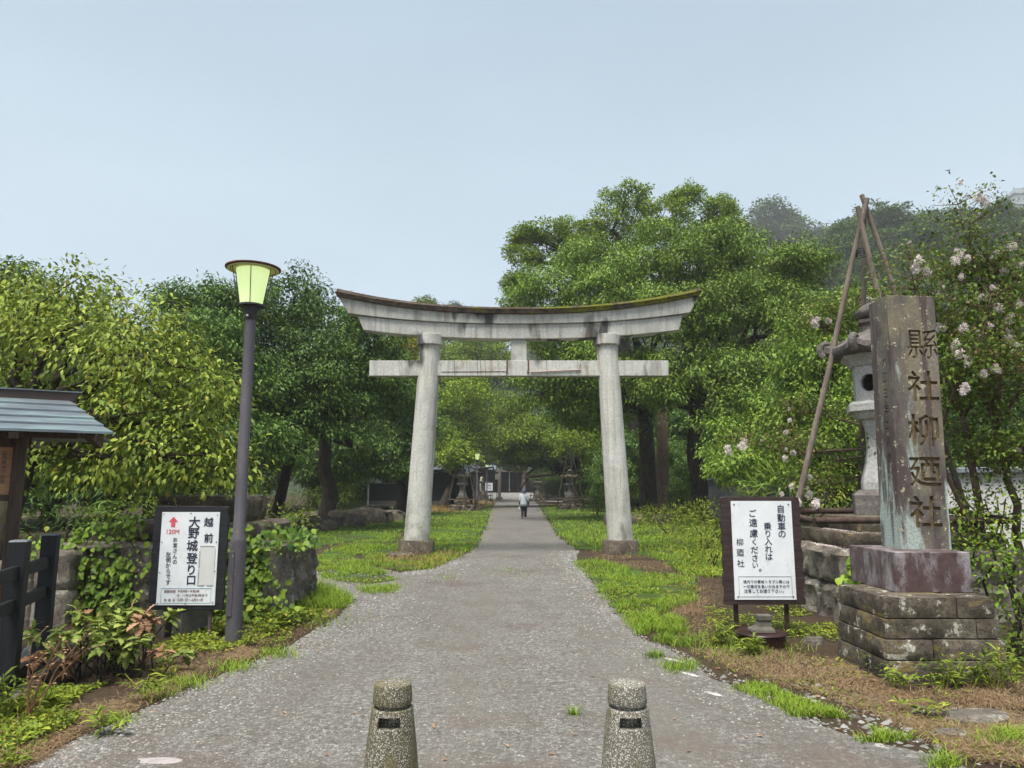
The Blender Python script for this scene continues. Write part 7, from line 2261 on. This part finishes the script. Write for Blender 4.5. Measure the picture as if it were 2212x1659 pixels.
for (px, Y, s, lb_) in ((1830, 160, 1.5, 'big spreading dark tree on the hill crest left of the log tripod'), (1965, 160, 1.4, 'big domed tree on the hill crest right of the log tripod'), (2170, 160, 1.5, 'big dark tree on the crest below the main castle tower')):
    x = A(px, 600, Y).x
    place_hill_tree(1, (x, Y, float(hill_z(np.array([x]), np.array([Y]))[0]) - 3.5), random.uniform(0, 6), s, lb_, 'crest trees of the castle hill')
xq = A(1665, 500, 260).x
place_hill_tree(1, (xq, 260, A(1665, 560, 260).z), 1.0, 2.6, 'misty far tree mass on the crest behind the big oak', 'misty crest trees')
place_hill_tree(0, (xq - 16, 268, A(1620, 570, 260).z), 2.0, 2.4, 'misty far tree on the crest, left of the misty mass', 'misty crest trees')
place_hill_tree(0, (xq + 15, 268, A(1700, 565, 260).z), 2.5, 2.2, 'misty far tree on the crest, right of the misty mass', 'misty crest trees')

# backdrop trees of the grove, behind the lawns
bp = [tree('grove_tree', 'backdrop tree', (0, 0, 0), [((0, 0, 5.0), (2.6, 2.6, 2.2)), ((1.8, .4, 3.6), (2.0, 2.0, 1.6)), ((-1.8, -.3, 3.8), (2.0, 2.0, 1.7)), ((.3, -1.6, 3.0), (2.0, 1.8, 1.6)), ((-.6, 1.4, 6.4), (1.8, 1.8, 1.5)), ((1.2, -1.0, 1.8), (1.7, 1.5, 1.2)), ((-1.6, -1.0, 1.7), (1.7, 1.5, 1.2))], L['dark'], M['bark'], (0, 0, 2.5), .25, 1.5, 26, .42, .20, .07, .6),
      tree('grove_tree', 'backdrop tree', (0, 0, 0), [((0, 0, 6.0), (3.0, 3.0, 2.4)), ((2.0, .6, 4.2), (2.2, 2.2, 1.8)), ((-2.0, .2, 4.4), (2.2, 2.2, 1.8)), ((.2, -1.8, 4.0), (2.0, 1.8, 1.6)), ((0, .5, 8.0), (1.8, 1.8, 1.5))], L['dark'], M['bark'], (0, 0, 2.8), .28, 1.4, 26, .44, .20, .07, .6)]
bu = [False, False]
spots = [(120, 32, 1, 1.0, 'far left'), (250, 38, 0, 1.25, 'left'), (330, 30, 0, .9, 'left'), (420, 42, 1, 1.2, 'left'), (520, 46, 0, 1.3, 'left'), (610, 52, 1, 1.3, 'left'), (680, 60, 0, 1.6, 'left'), (750, 70, 1, 1.5, 'left'), (840, 78, 0, 1.8, 'left'), (910, 86, 1, 1.6, 'left'), (30, 28, 0, 1.0, 'left'), (-80, 30, 1, 1.1, 'left'),
         (985, 126, 0, 2.2, 'hall'), (1060, 132, 1, 2.3, 'hall'), (1140, 130, 0, 2.2, 'hall'), (1210, 120, 1, 2.0, 'hall'), (1180, 100, 0, .9, 'right'), (1215, 95, 1, .8, 'right'), (1250, 92, 0, .9, 'right'), (1290, 84, 1, .9, 'right'), (1335, 78, 0, .9, 'right'), (1230, 76, 1, 1.2, 'right'), (1290, 70, 0, 1.5, 'right'), (1360, 62, 1, 1.3, 'right'), (1440, 56, 0, 1.4, 'right'), (1520, 52, 1, 1.3, 'right'), (1590, 50, 0, 1.4, 'right'), (1660, 46, 1, 1.2, 'right'), (1730, 42, 0, 1.2, 'right'), (1800, 36, 1, 1.0, 'right'), (1880, 32, 0, .9, 'right'), (1980, 34, 1, .8, 'right'), (2090, 30, 0, .8, 'right'), (2200, 30, 1, .8, 'right'), (1340, 48, 0, .7, 'right'), (1470, 44, 0, .6, 'right')]
for (px, Y, k, s, side) in spots:
    x = (px - 1106) / 1534 * Y * 1.0
    lb_ = {'far left': 'shaded evergreen deep in the left grove', 'left': 'shaded evergreen deep in the left grove', 'hall': 'dark tree standing behind the shrine hall', 'right': 'shaded evergreen deep in the right grove'}[side]
    if bu[k]: o = copy_tree(bp[k], (x, Y, -.1), random.uniform(0, 6.28), s)
    else: o = bp[k]; bu[k] = True; o.location = (x, Y, -.1); o.scale = (s, s, s)
    o['label'] = lb_; o['group'] = lb_.replace('evergreen', 'evergreens').replace('dark tree', 'dark trees')

# ------------------------------------------------------------------ castle in the mist
def castle(name, label, x, y, zbase, floors, rot=0.0, shachi=True):
    t = thing(name, (x, y, 0), label, 'castle')
    z = zbase
    for i, (w, d, h, rise, ov) in enumerate(floors):
        mb = MB(); mb.box((x, y, z + h / 2 - (6 if i == 0 else 0)), (w, d, h + (12 if i == 0 else 0))); w_ = mb.build('storey_wall', M['plaster'], t)
        nwin = max(2, int(w / 3))
        for k in range(nwin):
            mb = MB(); mb.box((x - w / 2 + w * (k + .5) / nwin, y - d / 2 - .03, z + h * .55), (.8, .1, h * .32)); mb.build('window', M['glass'], w_)
        z += h
        last = i == len(floors) - 1
        o = tiled_roof(t, 'roof', x - w / 2, x + w / 2, y - d / 2, y + d / 2, z - .2, z + rise, M['castletile'], ov, .4)
        if last:
            for sx in (-1, 1):
                mb = MB(); ex = x + sx * (w / 2 + ov - (d / 2 + ov) * .75)
                mb.tube([(ex, y, z + rise + .2), (ex + sx * .35, y, z + rise + .9), (ex + sx * .1, y, z + rise + 1.6)], [.3, .22, .05], 8); mb.build('roof_ornament', M['castletile'], o, smooth=True)
            mb = MB(); mb.prism([(-d * .42, 0), (d * .42, 0), (0, rise * .8)], lambda p: (x + p[0], y - d / 2 - ov * .55, z + .3 + p[1]), lambda p: (x + p[0], y, z + .3 + p[1])); mb.build('gable', M['castletile'], o)
        else: z += rise * .45
    return t
CY = 430.0
c1 = A(2205, 475, CY)
castle('castle_keep', 'tiered white castle keep with grey roofs fading in mist at top right', c1.x + 2, CY, c1.z - 1, [(25, 20, 6.5, 5.0, 3.0), (17.5, 14, 6, 7.0, 3.0)])
c2 = A(2092, 482, CY - 30)
castle('castle_turret', 'small white castle turret fading in mist behind the myrtle top', c2.x, CY - 30, c2.z - 6, [(14, 11.5, 5.6, 4.3, 2.2)])

# ------------------------------------------------------------------ morning mist: one even body of air round the whole place
mb = MB(); mb.box((0, 0, 119), (1030, 1030, 240))
hz_ = bpy.data.materials.new("mist")
hz_.use_nodes = True
hz_.node_tree.nodes.clear()
ho_ = hz_.node_tree.nodes.new('ShaderNodeOutputMaterial')
hv_ = hz_.node_tree.nodes.new('ShaderNodeVolumePrincipled')
hv_.inputs['Color'].default_value = (0.92, 0.97, 1.0, 1)
hv_.inputs['Density'].default_value = 0.0007
hv_.inputs['Anisotropy'].default_value = 0.1
hz_.node_tree.links.new(hv_.outputs[0], ho_.inputs['Volume'])
tag(mb.build('haze', hz_), kind='stuff')
